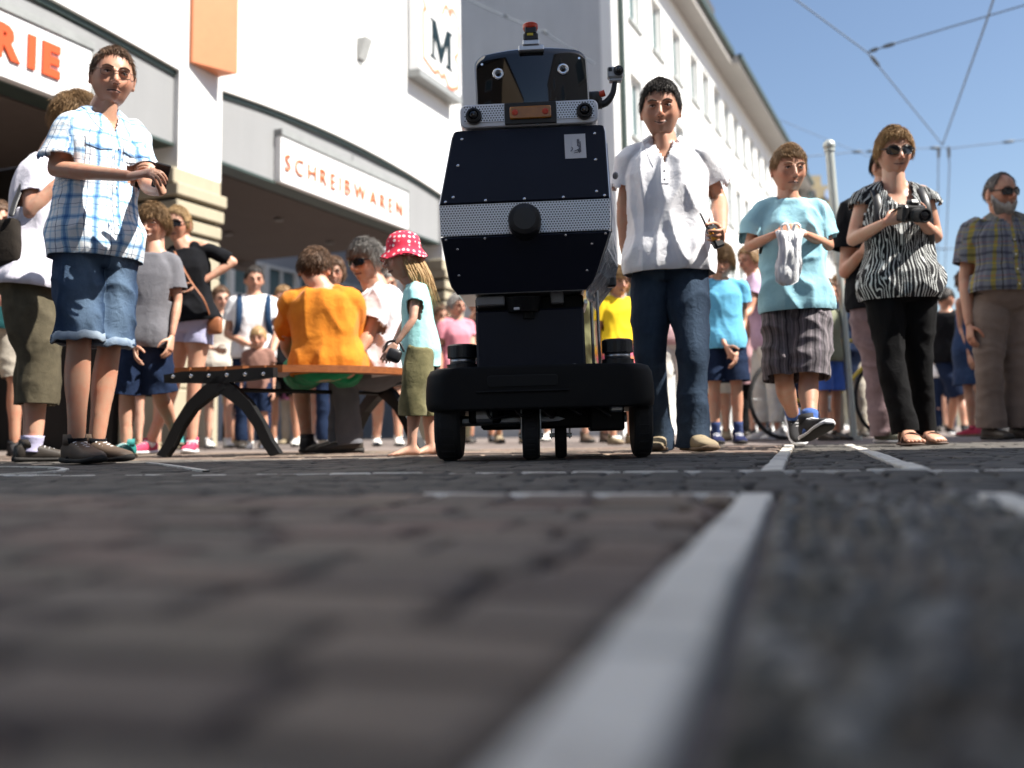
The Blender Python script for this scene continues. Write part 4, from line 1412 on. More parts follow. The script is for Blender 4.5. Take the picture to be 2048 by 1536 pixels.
# ---- long white house further down the street
CR = Vector((2.42, 22, 0)); D2 = Vector((.40, .9165, 0)).normalized(); N2 = Vector((D2.y, -D2.x, 0))
rb = thing('street_house', 'long white four storey house with grey eaves, dormers and a grey end wall', 'building', CR)
def RBo(name, rs_, m, parent=None, bev=0):
    mb = MB()
    for q in rs_: mb.obox(Vector((0, 0, 0)), D2, N2, Z3, q, bev)
    return mb.build(name, m, parent or rb)
EZ, LEN = 12.3, 62
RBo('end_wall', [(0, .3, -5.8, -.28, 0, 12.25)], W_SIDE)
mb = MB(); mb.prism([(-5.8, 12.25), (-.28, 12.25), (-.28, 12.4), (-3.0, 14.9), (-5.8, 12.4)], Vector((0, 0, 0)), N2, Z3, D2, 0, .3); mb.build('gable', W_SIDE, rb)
wins = []
for fl, (z0, z1) in enumerate(((10.05, 11.55), (7.15, 8.75), (4.3, 5.9))):
    t = 1.3
    while t < 60:
        if not (fl == 2 and t < 0): wins.append((t, t + 1.05, z0, z1))
        t += 2.15 if t < 6.5 else 1.62
# wall strips around the window openings
zs = sorted(set([0, EZ] + [w_[2] for w_ in wins] + [w_[3] for w_ in wins]))
mb = MB()
for i in range(len(zs) - 1):
    z0, z1 = zs[i], zs[i + 1]
    ww = sorted([w_ for w_ in wins if w_[2] == z0 and w_[3] == z1])
    t = .301
    for w_ in ww:
        mb.obox(Vector((0, 0, 0)), D2, N2, Z3, (t, w_[0], -.35, 0, z0, z1)); t = w_[1]
    mb.obox(Vector((0, 0, 0)), D2, N2, Z3, (t, LEN, -.35, 0, z0, z1))
mb.build('facade_wall', W_WHITE, rb)
RBo('corner_strip', [(-.01, .299, -.279, .0, 0, EZ)], W_WHITE)
for (t0, t1, z0, z1) in wins:
    f_ = RBo('window', [(t0, t0 + .09, -.22, -.12, z0, z1), (t1 - .09, t1, -.22, -.12, z0, z1), (t0 + .09, t1 - .09, -.22, -.12, z0, z0 + .09), (t0 + .09, t1 - .09, -.22, -.12, z1 - .09, z1), (t0 + .48, t0 + .56, -.21, -.13, z0 + .09, z1 - .09)], FRAME)
    RBo('pane', [(t0 + .09, t0 + .48, -.20, -.17, z0 + .09, z1 - .09), (t0 + .56, t1 - .09, -.20, -.17, z0 + .09, z1 - .09)], GLASSW, f_)
    RBo('sill', [(t0 - .06, t1 + .06, -.12, .07, z0 - .06, z0 - .002)], SILL, f_)
RBo('downpipe', [(.42, .54, .02, .13, 0, EZ - .05)], DKMETAL)
RBo('eaves', [(-.1, 11.5, -.34, .55, EZ + .001, EZ + .42), (11.5, 31, -.34, .78, EZ + .001, EZ + .30), (31, LEN, -.34, .55, EZ - .55, EZ - .003)], EAVE)
RBo('gutter', [(-.1, 11.5, .552, .68, EZ + .25, EZ + .43), (11.5, 31, .782, .90, EZ + .16, EZ + .31), (31, LEN, .552, .66, EZ - .3, EZ - .1)], DKMETAL)
mb = MB(); mb.prism([(.5, EZ + .43), (-2.9, EZ + 2.9), (-6.1, EZ + .43)], Vector((0, 0, 0)), N2, Z3, D2, .31, LEN); mb.build('roof', TILE, rb)
RBo('parapet_block', [(2.5, 9.5, -.6, .45, EZ + .435, EZ + 1.15)], TILE)
for t in (14.5, 17.2, 19.8, 22.6, 25.4, 28.9, 33, 37, 41):
    d_ = RBo('dormer', [(t, t + .75, -1.8, -.05, EZ + .1, EZ + 1.05)], W_SIDE)
    mb = MB(); mb.prism([(t - .2, EZ + 1.052), (t + .375, EZ + 1.45), (t + .95, EZ + 1.052)], Vector((0, 0, 0)), D2, Z3, N2, -2.0, .25); mb.build('dormer_roof', TILE, d_)
    RBo('dormer_window', [(t + .12, t + .63, -.048, -.02, EZ + .45, EZ + .98)], GLASSW, d_)
RBo('downpipe', [(30.9, 31.05, .02, .14, 0, EZ - .02)], DKMETAL)

t = 1.0
while t < 56:
    f_ = RBo('shopfront', [(t, t + 2.9, .002, .07, .25, 3.05)], mat('shopfront_frame', (.05, .055, .05), .5))
    RBo('pane', [(t + .12, t + 1.4, .072, .085, .7, 2.9), (t + 1.5, t + 2.78, .072, .085, .35, 2.9)], mat('shop_pane', (.02, .026, .028), .06, spec=.8, var=.3), f_)
    if int(t) % 3 != 1:
        mb = MB(); mb.prism([(.03, 3.35), (1.2, 2.75), (1.2, 2.68), (.03, 3.28)], Vector((0, 0, 0)), N2, Z3, D2, t - .1, t + 3.0); mb.build('awning', mat(('awning_cream', 'awning_grey', 'awning_green')[int(t) % 3], ((.55, .5, .4), (.3, .3, .3), (.08, .16, .12))[int(t) % 3], .8), rb)
    t += 3.6
# ---- gate tower far down the street
def tower():
    c = G(1668, 100, 0)
    r = thing('gate_tower', 'far beige gate tower with stepped gable and a pale clock face', 'tower', c)
    m = wallmat('beige_plaster', (.46, .38, .24), .06)
    px = 100 / FPX; z = lambda py: HC + (YH(1668) - py) * px
    mb = MB(); mb.box((0, 2, z(395) / 2), (62 * px * 1.05, 4, z(395)))
    mb.build('shaft', m, r)
    mb = MB(); mb.box((-.2, 2, (z(395) + z(362)) / 2), (54 * px, 3.6, z(362) - z(395) - .01)); mb.box((-.55, 2, (z(362) + z(340)) / 2 + .0), (26 * px, 3.2, z(340) - z(362) - .01)); mb.build('stepped_gable', m, r)
    fc = Vector((.55 + .3, -.0, z(382)))
    cl = lathe([(0, .62), (.06, .62), (.07, .54)], fc, Vector((0, -1, 0)), n=28); k = cl.build('clock', mat('pale_blue_dial', (.42, .55, .78), .5), r)
    mb = MB(); mb.box(fc + Vector((0, -.085, .17)), (.06, .02, .40)); mb.box(fc + Vector((.13, -.085, -.02)), (.30, .02, .06)); mb.build('clock_hand', BLACK, k)
    mb = MB(); mb.prism([(-2.0, z(395)), (-1.6, z(382)), (1.9, z(382)), (2.0, z(395))], Vector((.2, 3.9, 0)), Vector((1, 0, 0)), Z3, Vector((0, 1, 0)), 0, .5); mb.build('roof', TILE, r)
tower()
# ---- far end of the street
for i, (px, Y, w_, h_, lab, m) in enumerate(((1790, 130, 16, 7.0, 'low pale house closing the far end of the street', W_SIDE), (2010, 120, 22, 6.0, 'low buff house far off behind the old man', STONE))):
    r = thing('distant_house', lab, 'building', G(px, Y))
    mb = MB(); mb.box((0, 4, h_ / 2 - .01), (w_, 8, h_)); mb.build('wall', m, r)
    mb = MB(); mb.prism([(-w_ / 2 - .4, h_), (0, h_ + 3), (w_ / 2 + .4, h_)], Vector((0, -.3, 0)), Vector((1, 0, 0)), Z3, Vector((0, 1, 0)), 0, 8.6); mb.build('roof', TILE, r)
    for q in range(5):
        x = -w_ / 2 + (q + .5) * w_ / 5
        mb = MB(); mb.box((x, -.03, 3.9), (1.0, .08, 1.5)); f_ = mb.build('window', FRAME, r)
        mb = MB(); mb.box((x, -.085, 3.9), (.8, .02, 1.3)); mb.build('pane', GLASSW, f_)
# ---- unseen house right of the camera, shaped to shade the near paving
r = thing('shading_house', 'unseen tall flat roofed house right of the camera, shaped to shade the near paving', 'building', (3.4, 1.25, 0))
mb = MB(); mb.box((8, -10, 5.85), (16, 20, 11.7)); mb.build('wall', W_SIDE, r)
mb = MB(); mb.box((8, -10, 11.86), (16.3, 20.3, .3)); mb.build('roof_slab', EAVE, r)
for q in range(4):
    for z in (1.2, 4.3, 7.4):
        mb = MB(); mb.box((-.02, -2.5 - q * 4.5, z + .9), (.1, 1.2, 1.7)); f_ = mb.build('window', FRAME, r)
        mb = MB(); mb.box((-.085, -2.5 - q * 4.5, z + .9), (.02, 1.0, 1.5)); mb.build('pane', GLASSW, f_)
r = thing('shading_wing', 'added low flat roofed wing, unseen, keeping the sun off the old man', 'building', (5.95, 4.75, 0))  # unseen block added to put the old man in shade
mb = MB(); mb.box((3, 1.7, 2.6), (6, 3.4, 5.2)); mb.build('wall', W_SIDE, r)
mb = MB(); mb.box((3.0, 1.7, 5.3), (6.1, 3.5, .18)); mb.build('roof_slab', EAVE, r)

r = thing('rear_house', 'house behind the camera mirrored in the robot visor', 'building', (-16, -9, 0))
mb = MB(); mb.box((5, -12, 6.5), (11, 24, 13)); mb.build('wall', wallmat('brown_render', (.20, .15, .10)), r)
mb = MB(); mb.prism([(-.8, 13.01), (5, 17.5), (10.8, 13.01)], Vector((0, -24.2, 0)), Vector((1, 0, 0)), Z3, Vector((0, 1, 0)), 0, 24.5); mb.build('roof', TILE, r)
for q in range(3):
    for z in (1.0, 4.4, 7.8):
        mb = MB(); mb.box((1.4 + q * 3.2, .03, z + .9), (1.3, .1, 1.8)); f_ = mb.build('window', FRAME, r)
        mb = MB(); mb.box((1.4 + q * 3.2, .085, z + .9), (1.1, .02, 1.6)); mb.build('pane', GLASSW, f_)
# ------------------------------------------------------------------ the robot (own frame: x right, -y front, z up)
NAVY = mat('navy_panel', (.0065, .009, .020), .5, spec=.25, var=.15, vs=3, bump=.04, bs=300)
GLOSSB = mat('glossy_black_visor', (.004, .004, .005), .05, spec=.6, var=0, coat=.2)
MATTB = mat('black_textured_shell', (.0045, .0045, .005), .6, spec=.22, var=.2, bump=.12, bs=260)
SILVER = mat('silver_edge', (.70, .71, .72), .3, .9, var=.05)
AMBER = mat('amber_lens', (.42, .15, .01), .25, spec=.6, var=.15, vs=20)
REDP = mat('red_orange_cap', (.62, .05, .01), .4, var=.1)
YEL = mat('yellow_label', (.70, .55, .04), .5, var=.05)
GREYP = mat('grey_plastic', (.22, .22, .225), .5, var=.1)
PAPER = mat('label_paper', (.66, .66, .68), .8, var=.03)
def perf_mat():
    k = NT('perforated_steel'); k.set(.38, .55, .5)
    at = k.attr('cuv'); sp = k.n('ShaderNodeSeparateXYZ'); k.l(at.outputs['Vector'], sp.inputs[0])
    P_ = .0105
    row = k.math('DIVIDE', sp.outputs[1], P_ * .866)
    fl = k.math('FLOOR', row)
    off = k.math('MULTIPLY', k.math('MODULO', k.math('ABSOLUTE', fl), 2), .5)
    x = k.math('SUBTRACT', k.math('FRACT', k.math('ADD', k.math('DIVIDE', sp.outputs[0], P_), off)), .5)
    y = k.math('MULTIPLY', k.math('SUBTRACT', k.math('FRACT', row), .5), .866)
    r_ = k.math('SQRT', k.math('ADD', k.math('MULTIPLY', x, x), k.math('MULTIPLY', y, y)))
    f = k.math('LESS_THAN', r_, .27)
    k.base(k.mix(f, (.68, .70, .74), (.012, .014, .02)))
    m = k.n('ShaderNodeMath', operation='SUBTRACT'); m.inputs[0].default_value = .5; k.l(k.math('MULTIPLY', f, .5), m.inputs[1]); k.l(m.outputs[0], k.b.inputs['Metallic'])
    k.bump(k.math('SUBTRACT', 1, f), .4, .002)
    return k.mat
PERF = perf_mat()
rob = thing('robot', 'tall delivery style robot with black base, navy panels, perforated bands and glossy black head', 'robot', G(1082, 3.80), (0, 0, R(-2.0)))
RC = Vector((0, 0, 0))
def TILT(deg, z0=.30): return Matrix.Translation((0, 0, z0)) @ Matrix.Rotation(R(-deg), 4, 'Y') @ Matrix.Translation((0, 0, -z0))
T1 = TILT(1.0); T0 = TILT(.5)
def rpart(name, mb, m, parent=None, smooth=False, T=T1):
    mb.xf(T); return mb.build(name, m, parent or rob, smooth)
X3, Y3 = Vector((1, 0, 0)), Vector((0, 1, 0))
def rrect(x0, x1, z0, z1, r, n=5):
    pts = []
    for cx, cz, a0 in ((x1 - r, z1 - r, 0), (x0 + r, z1 - r, 90), (x0 + r, z0 + r, 180), (x1 - r, z0 + r, 270)):
        for i in range(n + 1):
            a = R(a0 + 90 * i / n); pts.append((cx + r * math.cos(a), cz + r * math.sin(a)))
    return pts
def cham(poly, O, ax, ay, az, z0, z1, b):
    """prism with a small chamfer on the front (z1) edge"""
    n = len(poly)
    cx = sum(p[0] for p in poly) / n; cy = sum(p[1] for p in poly) / n
    mb = MB()
    w_ = max(p[0] for p in poly) - min(p[0] for p in poly); h_ = max(p[1] for p in poly) - min(p[1] for p in poly)
    ins = [(cx + (p[0] - cx) * (1 - 2 * b / w_), cy + (p[1] - cy) * (1 - 2 * b / h_)) for p in poly]
    rings = [[O + ax * p[0] + ay * p[1] + az * z for p in q] for q, z in ((poly, z0), (poly, z1 - b), (ins, z1))]
    mb.loft(rings)
    return mb
# --- wheels
def wheel(x, y, r, w_, name='wheel'):
    ax = X3
    t = lathe([(-w_ / 2, r * .70), (-w_ / 2, r * .90), (-w_ * .40, r * .97), (-w_ * .2, r), (w_ * .2, r), (w_ * .40, r * .97), (w_ / 2, r * .90), (w_ / 2, r * .70)], Vector((x, y, r + .001)), ax, n=40)
    o = t.build(name, RUBBER, rob, smooth=False)
    rim = lathe([(-w_ * .42, .001), (-w_ * .42, r * .3), (-w_ * .2, r * .35), (-w_ * .32, r * .66), (-w_ * .36, r * .71), (w_ * .36, r * .71), (w_ * .32, r * .66), (w_ * .2, r * .35), (w_ * .42, r * .3), (w_ * .42, .001)], Vector((x, y, r + .001)), ax, n=28)
    rim.build('rim', GREYP, o, smooth=False)
    tr = MB()
    for i in range(28):
        a = 2 * math.pi * i / 28
        M = Matrix.Rotation(-a, 3, 'X')
        tr.box(Vector((x, y, r + .001)) + M @ Vector((0, 0, r * .998)), (w_ * .5, .012, .006), M)
    tag(tr.build('tread', RUBBER, o), kind='stuff')
wheel(-.345, .02, .150, .095); wheel(.386, .06, .150, .070)
for x, y in ((-.035, -.02), (.078, .16)):
    wheel(x, y, .088, .064 if x < 0 else .046, 'caster_wheel')
    mb = MB()
    for sx in (-1, 1): mb.box((x + sx * .036, y, .135), (.006, .05, .12), bev=.002)
    mb.box((x, y, .20), (.080, .07, .012), bev=.003); mb.cyl((x, y, .206), (x, y, .235), .028)
    mb.build('caster_fork', STEEL, rob)
    mb = MB(); mb.cyl((x - .045, y, .089), (x + .045, y, .089), .008, n=10); mb.build('axle', STEEL, rob)
# --- underside machinery
mb = MB(); mb.box((.02, .25, .165), (.50, .45, .10), bev=.01); mb.box((-.21, .05, .185), (.12, .2, .09), bev=.008); mb.box((.25, .05, .160), (.13, .2, .12), bev=.008); rpart('chassis', mb, MATTB, T=T0)
mb = MB(); mb.cyl((-.30, .02, .151), (.33, .06, .151), .020); mb.cyl((-.24, -.04, .17), (-.18, -.04, .17), .035); mb.box((.285, -.05, .205), (.05, .05, .07), bev=.006); rpart('axle', mb, STEEL, T=T0)
mb = MB()
for q in range(5): mb.tube([(-.2 + q * .1, -.08, .20), (-.18 + q * .11, -.10, .155 + .01 * (q % 2)), (-.12 + q * .09, -.06, .17)], [.006] * 3, n=8)
mb.build('cable', BLACK, rob, smooth=True)
# --- base shell: a wide tray with rounded corners, open underneath
def base_ring(k, z, dy=0):
    n = 14; pts = []
    hx, y0, y1, r = .427 * k, -.17, .78, .10
    for cx, cy, a0 in ((hx - r, y1 - r, 0), (-hx + r, y1 - r, 90), (-hx + r, y0 + r, 180), (hx - r, y0 + r, 270)):
        for i in range(n + 1):
            a = R(a0 + 90 * i / n); pts.append(Vector((cx + r * math.cos(a), cy + r * math.sin(a) + dy, z)))
    return pts
mb = MB(); mb.loft([base_ring(.90, .188), base_ring(.955, .186), base_ring(.99, .194), base_ring(1.0, .218), base_ring(.998, .27), base_ring(.985, .315), base_ring(.955, .338), base_ring(.90, .345), base_ring(.5, .347)])
rpart('base_shell', mb, MATTB, smooth=True, T=T0)
mb = cham(rrect(-.19, .07, .268, .312, .012), Vector((0, -.152, 0)), X3, Z3, -Y3, -.02, .022, .003); rpart('front_slot', mb, mat('slot_black', (.003, .003, .003), .8, var=0), T=T0)
mb = MB(); mb.box((-.06, -.172, .252), (.34, .012, .008), bev=.003); rpart('slot_lip', mb, MATTB, T=T0)
for x in (.13,):
    mb = MB(); mb.ell((x, -.12, .347), (.008, .008, .005)); rpart('rivet', mb, CHROME, T=T0)
# --- round laser scanners on the base corners
for x, y in ((-.300, .10), (.305, .06)):
    sc = lathe([(0, .062), (.028, .062), (.030, .050), (.052, .050), (.054, .060), (.100, .060), (.106, .052)], Vector((x, y, .346)), Z3, n=28)
    o = rpart('laser_scanner', sc, BLACK, T=T0)
    b_ = lathe([(.0305, .0505), (.0515, .0505)], Vector((x, y, .346)), Z3, n=28); b_.xf(T0); b_.build('scanner_band', STEEL, o, smooth=True)
# --- pedestal column
mb = MB(); mb.box((-.028, .16, .46), (.415, .36, .226), bev=.008); rpart('column', mb, NAVY)
mb = MB(); mb.box((-.028, .20, .60), (.42, .34, .055), bev=.006); rpart('column_top', mb, MATTB)
mb = MB(); mb.box((-.175, .0, .605), (.11, .10, .036), bev=.005); rpart('grey_bracket', mb, GREYP); mb = MB(); mb.box((.08, .03, .615), (.05, .1, .05), bev=.005); rpart('grey_bracket', mb, GREYP)
mb = MB(); mb.cyl((-.05, -.01, .56), (-.05, -.01, .615), .06, .075, n=24); mb.cyl((-.03, -.02, .535), (-.03, -.02, .56), .022); rpart('tilt_joint', mb, MATTB)
mb = MB(); mb.box((-.075, -.075, .568), (.022, .012, .010), bev=.002); rpart('connector', mb, WHITE)
for x in (.215, .24):
    mb = MB(); mb.cyl((x, .12, .345), (x, .12, .66), .006, n=8); rpart('stay_rod', mb, STEEL)
# --- torso: crease at the band, panels leaning back above and below
YC, YT, YB = -.155, -.075, -.06
ZTOP, ZB1, ZB0, ZBOT = 1.262, .955, .838, .632
xc0 = xc = -.030
def XZ(z): return xc0 + np.interp(z, [.632, .838, .955, 1.262], [-.024, 0, 0, .026])
def quadpanel(p4, th, m, name, cut=.03, b=.004):
    """flat panel between 4 corner points (bl, br, tr, tl) with cut corners, thickness th to the front"""
    bl, br, tr, tl = [Vector(p) for p in p4]
    O = (bl + br) / 2; ax = (br - bl).normalized(); ay = ((tl + tr) / 2 - O).normalized(); az = ax.cross(ay).normalized()
    return bl, br, tr, tl, O, ax, ay, az
def panel(poly3, front, th, b=.003):
    """poly3: outline points (counter-clockwise from the front), front: outward unit vector"""
    c = sum(poly3, Vector()) / len(poly3)
    ins = [p + (c - p).normalized() * b * 1.6 for p in poly3]
    mb = MB(); mb.loft([[p - front * .004 for p in poly3], [p + front * (th - b) for p in poly3], [p + front * th for p in ins]])
    return mb
def side_x(z):         # half width of the torso outline at height z
    return np.interp(z, [ZBOT, ZBOT + .03, ZBOT + .055, ZB0 - .01, (ZB0 + ZB1) / 2, ZB1, ZTOP - .03, ZTOP - .008, ZTOP], [.240, .266, .276, .312, .318, .316, .292, .286, .268])
def front_y(z):
    return np.interp(z, [ZBOT, ZB0, ZB1, ZTOP], [YB, YC, YC, YT])
def outline(z0, z1, grow=0.0, n=10):
    zz = sorted(set([z0, z1] + [z for z in (ZBOT + .012, ZBOT + .03, ZBOT + .055, (ZB0 + ZB1) / 2, ZTOP - .03, ZTOP - .018, ZTOP - .008) if z0 < z < z1]))
    Rr = [Vector((XZ(z) + side_x(z) + grow, front_y(z), z)) for z in zz]
    Lf = [Vector((XZ(z) - side_x(z) - grow, front_y(z), z)) for z in zz]
    return Rr + Lf[::-1]
# carcass behind the panels
prof = [ZBOT + .002, ZBOT + .03, ZBOT + .055, ZB0, ZB1, ZTOP - .03, ZTOP - .002]
rings = []
for z in prof:
    hx = side_x(z) - .004; y0 = front_y(z) + .008; y1 = .33 + .03 * (z - .9)
    x_ = XZ(z); rings.append([Vector((x_ - hx, y0, z)), Vector((x_ + hx, y0, z)), Vector((x_ + hx, y1, z)), Vector((x_ - hx, y1, z))])
mb = MB(); mb.loft(rings); rpart('torso_frame', mb, mat('silver_shell', (.40, .41, .43), .28, .5, var=.08))
fu = Vector((0, -(ZTOP - ZB1), -(YC - YT) * -1)).normalized(); fu = Vector((0, -(ZTOP - ZB1), (YT - YC))).normalized()
fl_ = Vector((0, -(ZB0 - ZBOT), -(YB - YC))).normalized()
for nm, z0, z1, fr in (('upper', ZB1 + .0015, ZTOP, fu), ('lower', ZBOT, ZB0 - .0015, fl_)):
    e_ = panel(outline(z0, z1, .0035), fr, .007, .001); rpart('edge_strip', e_, SILVER)
    mb = panel([p + fr * .003 for p in outline(z0 + (.004 if nm == 'lower' else 0), z1 - (.004 if nm == 'upper' else 0), 0)], fr, .012); rpart('front_panel', mb, NAVY)
def perf_panel(x0, x1, z0, z1, y, name, parent=None, T=T1, nx=40, bow=0.0):
    mb = MB(); cu = []
    v = []
    for j in (0, 1):
        for i in range(nx + 1):
            x = x0 + (x1 - x0) * i / nx; z = z0 if j == 0 else z1
            k = 0
            if bow:
                zz = z; 
                xm = side_x((z0 + z1) / 2) 
                x = xc + (x - xc) * (side_x(z) + .002) / ((x1 - x0) / 2)
            v.append((x, y, z)); cu.append((x, z, 0))
    for p in list(v): v.append((p[0], y + .004, p[2]))
    cu = cu + cu
    n = nx + 1; f = []
    for i in range(nx):
        f.append((i, i + 1, n + i + 1, n + i))
        f.append((2 * n + i + 1, 2 * n + i, 3 * n + i, 3 * n + i + 1))
        f.append((i + 1, i, 2 * n + i, 2 * n + i + 1)); f.append((n + i, n + i + 1, 3 * n + i + 1, 3 * n + i))
    f.append((0, n, 3 * n, 2 * n)); f.append((n - 1, 2 * n - 1 + 0, 4 * n - 1, 3 * n - 1)[:4])
    mb.add(v, f); mb.cuv = cu
    return rpart(name, mb, PERF, parent, T=T)
perf_panel(xc - .318, xc + .318, ZB0, ZB1, YC - .010, 'perforated_band', bow=1)
# centre sensor knob
kx, kz = -.030, .868
kn = lathe([(-.01, .058), (.030, .060), (.036, .055), (.042, .060), (.100, .060), (.112, .055), (.117, .040), (.118, .001)], Vector((kx, YC - .012, kz)), -Y3, n=32); o = rpart('sensor_knob', kn, BLACK)
# rivets
def rivet(x, z, y=None):
    y = front_y(z) - .0135 if y is None else y
    x = x + XZ(z) - xc0; m = lathe([(0, .0062), (.002, .0058), (.0035, .003), (.004, .0005)], Vector((x, y, z)), -Y3, n=10); rpart('rivet', m, CHROME)
for z in (1.225, 1.115, .985):
    rivet(xc - .255 - .012 * (1.2 - z) / .2, z); rivet(xc + .255 + .012 * (1.2 - z) / .2, z)
for x in (-.295, -.145, .0, .145, .298): rivet(xc + x, .967)
for x in (-.295, -.15, .15, .298): rivet(xc + x, .826)
for z in (.792, .70): rivet(xc - .25 + (.79 - z) * .1, z); rivet(xc + .25 - (.79 - z) * .1, z)
# paper label with a scribbled mark
lp = Vector((xc + .200, front_y(1.175) - .0165, 1.175)); tb = Matrix((X3, Vector((0, YT - YC, ZTOP - ZB1)).normalized(), fu)).transposed()
mb = MB(); mb.box(lp, (.080, .105, .0015), tb); lab_ = rpart('paper_label', mb, PAPER)
mb = MB()
def lpx(x, y): return lp + tb @ Vector((x, y, .0016))
for pts in ([(-.005, -.030), (.012, -.025), (.008, -.018), (-.004, -.022), (.016, -.012)], [(-.018, -.022), (-.010, -.012), (-.014, -.004)]):
    mb.tube([lpx(*p) for p in pts], [.0011] * len(pts), n=5, sub=4)
for k_, (x, y0, y1) in enumerate(((.016, -.03, .030), (.021, -.026, .020), (.011, .0, .028))):
    y = y0
    while y < y1:
        h_ = .004 + .003 * ((k_ + int(y * 1000)) % 3) / 2
        mb.tube([lpx(x, y), lpx(x - h_ * .6, y + .001), lpx(x - h_ * .2, y + .003)], [.0009] * 3, n=5, sub=2); y += .0052
mb.xf(T1); mb.build('label_writing', mat('blue_black_ink', (.01, .02, .06), .6, var=0), lab_)
# side panels: a clear silvery sheet on the right flank and white cover
def flank(zs_, out, m, name, y1=.37, th=.005):
    mb = MB(); mb.loft([[Vector((XZ(z) + side_x(z) + .004, front_y(z) + .012, z)), Vector((XZ(z) + side_x(z) + .004 + th, front_y(z) + .012, z)), Vector((XZ(z) + side_x(z) + o + th, y1, z)), Vector((XZ(z) + side_x(z) + o, y1, z))] for z, o in zip(zs_, out)])
    return rpart(name, mb, m)
flank((.845, .90, .96, 1.06, 1.19), (.050, .052, .054, .050, .036), mat('white_side_cover', (.62, .63, .68), .3, .1, var=.06, bump=.3, bs=12, bd=.03), 'side_cover')
flank((.60, .63, .70, .78, .838), (.060, .078, .086, .078, .058), mat('silver_side', (.46, .47, .50), .22, .6, var=.15, bump=.4, bs=9, bd=.04), 'side_cover', .36)
mb = MB(); mb.box((XZ(.70) + side_x(.70) + .070, .26, .705), (.05, .05, .045), bev=.008); rpart('latch', mb, BLACK)
mb = MB(); mb.loft([[Vector((XZ(.65) + .235 + a, -.02 + y, z)) for a, y in ((0, 0), (.012, 0), (.012, .3), (0, .3))] for a_, z in ((0, .585), (0, .60))]); rpart('flap_edge', mb, STEEL)
mb = MB(); mb.ell((XZ(1.1) + side_x(1.1) + .052, .16, 1.125), (.012, .026, .014)); rpart('side_badge', mb, GREYP, smooth=True)
# --- shoulder bar
xc = xc0 + .026
sz0, sz1, sy = 1.270, 1.362, -.085
mb = cham(rrect(xc - .262, xc + .268, sz0, sz1, .024), Vector((0, sy, 0)), X3, Z3, -Y3, -.24, .010, .004); sb = rpart('shoulder_bar', mb, mat('white_metal', (.66, .67, .70), .4, .3, var=.05))
perf_panel(xc - .245, xc - .092, sz0 + .020, sz1 - .008, sy - .014, 'perforated_grille', nx=20); perf_panel(xc + .110, xc + .252, sz0 + .020, sz1 - .008, sy - .014, 'perforated_grille', nx=20)
mb = cham(rrect(xc - .090, xc + .108, sz0 + .004, sz1 - .004, .004), Vector((0, sy - .010, 0)), X3, Z3, -Y3, 0, .012, .002); rpart('lamp_recess', mb, mat('recess_black', (.01, .01, .01), .5, var=0))
mb = cham(rrect(xc - .070, xc + .088, sz0 + .022, sz1 - .022, .006), Vector((0, sy - .022, 0)), X3, Z3, -Y3, 0, .010, .003); am = rpart('amber_lamp', mb, AMBER)
for x in (-.050, .066):
    m = lathe([(0, .012), (.003, .011), (.004, .004)], Vector((xc + x, sy - .032, (sz0 + sz1) / 2)), -Y3, n=14); m.xf(T1); m.build('reflector', REDP, am)
for x in (-.018, .034):
    m = lathe([(0, .005), (.004, .004)], Vector((xc + x, sy - .012, sz0 + .006)), -Y3, n=10); rpart('rivet', m, CHROME)
for x in (-.208, .215):
    m = lathe([(0, .030), (.018, .031), (.020, .027), (.034, .027), (.036, .020), (.030, .018)], Vector((xc + x, sy - .010, (sz0 + sz1) / 2 - .004)), -Y3, n=24); c_ = rpart('camera_lens', m, BLACK)
    m = lathe([(.0, .0195), (.006, .012), (.008, .001)], Vector((xc + x, sy - .040, (sz0 + sz1) / 2 - .004)), -Y3, n=20); m.xf(T1); m.build('glass', LENS, c_, smooth=True)
# --- head
hz0, hz1 = 1.352, 1.596
hx = .014
hz0 = 1.330
T2 = T1 @ Matrix.Translation((hx, 0, 1.45)) @ Matrix.Rotation(R(-1.0), 4, 'Y') @ Matrix.Translation((-hx, 0, -1.45))
W_, RC_ = .221, .042
def htop(x):
    a = abs(x)
    z = hz1 - .012 + .013 * (1 - (x / W_) ** 2)
    return z - (RC_ - math.sqrt(max(0, RC_ ** 2 - max(0, a - (W_ - RC_)) ** 2)))
def hbot(x):
    return hz0 + (.022 - math.sqrt(max(0, .022 ** 2 - max(0, abs(x) - (W_ - .022)) ** 2)))
xs = [-W_ + .0005, -W_ + .003, -W_ + .008, -W_ + .015, -W_ + .026, -W_ + .042] + list(np.linspace(-W_ + .06, W_ - .06, 21)) + [W_ - .042, W_ - .026, W_ - .015, W_ - .008, W_ - .003, W_ - .0005]
def vis_y(x, z): return -.066 + (x / .22) ** 2 * .034 + .006 * ((z - 1.45) / .11) ** 2 + (z - 1.45) * .06
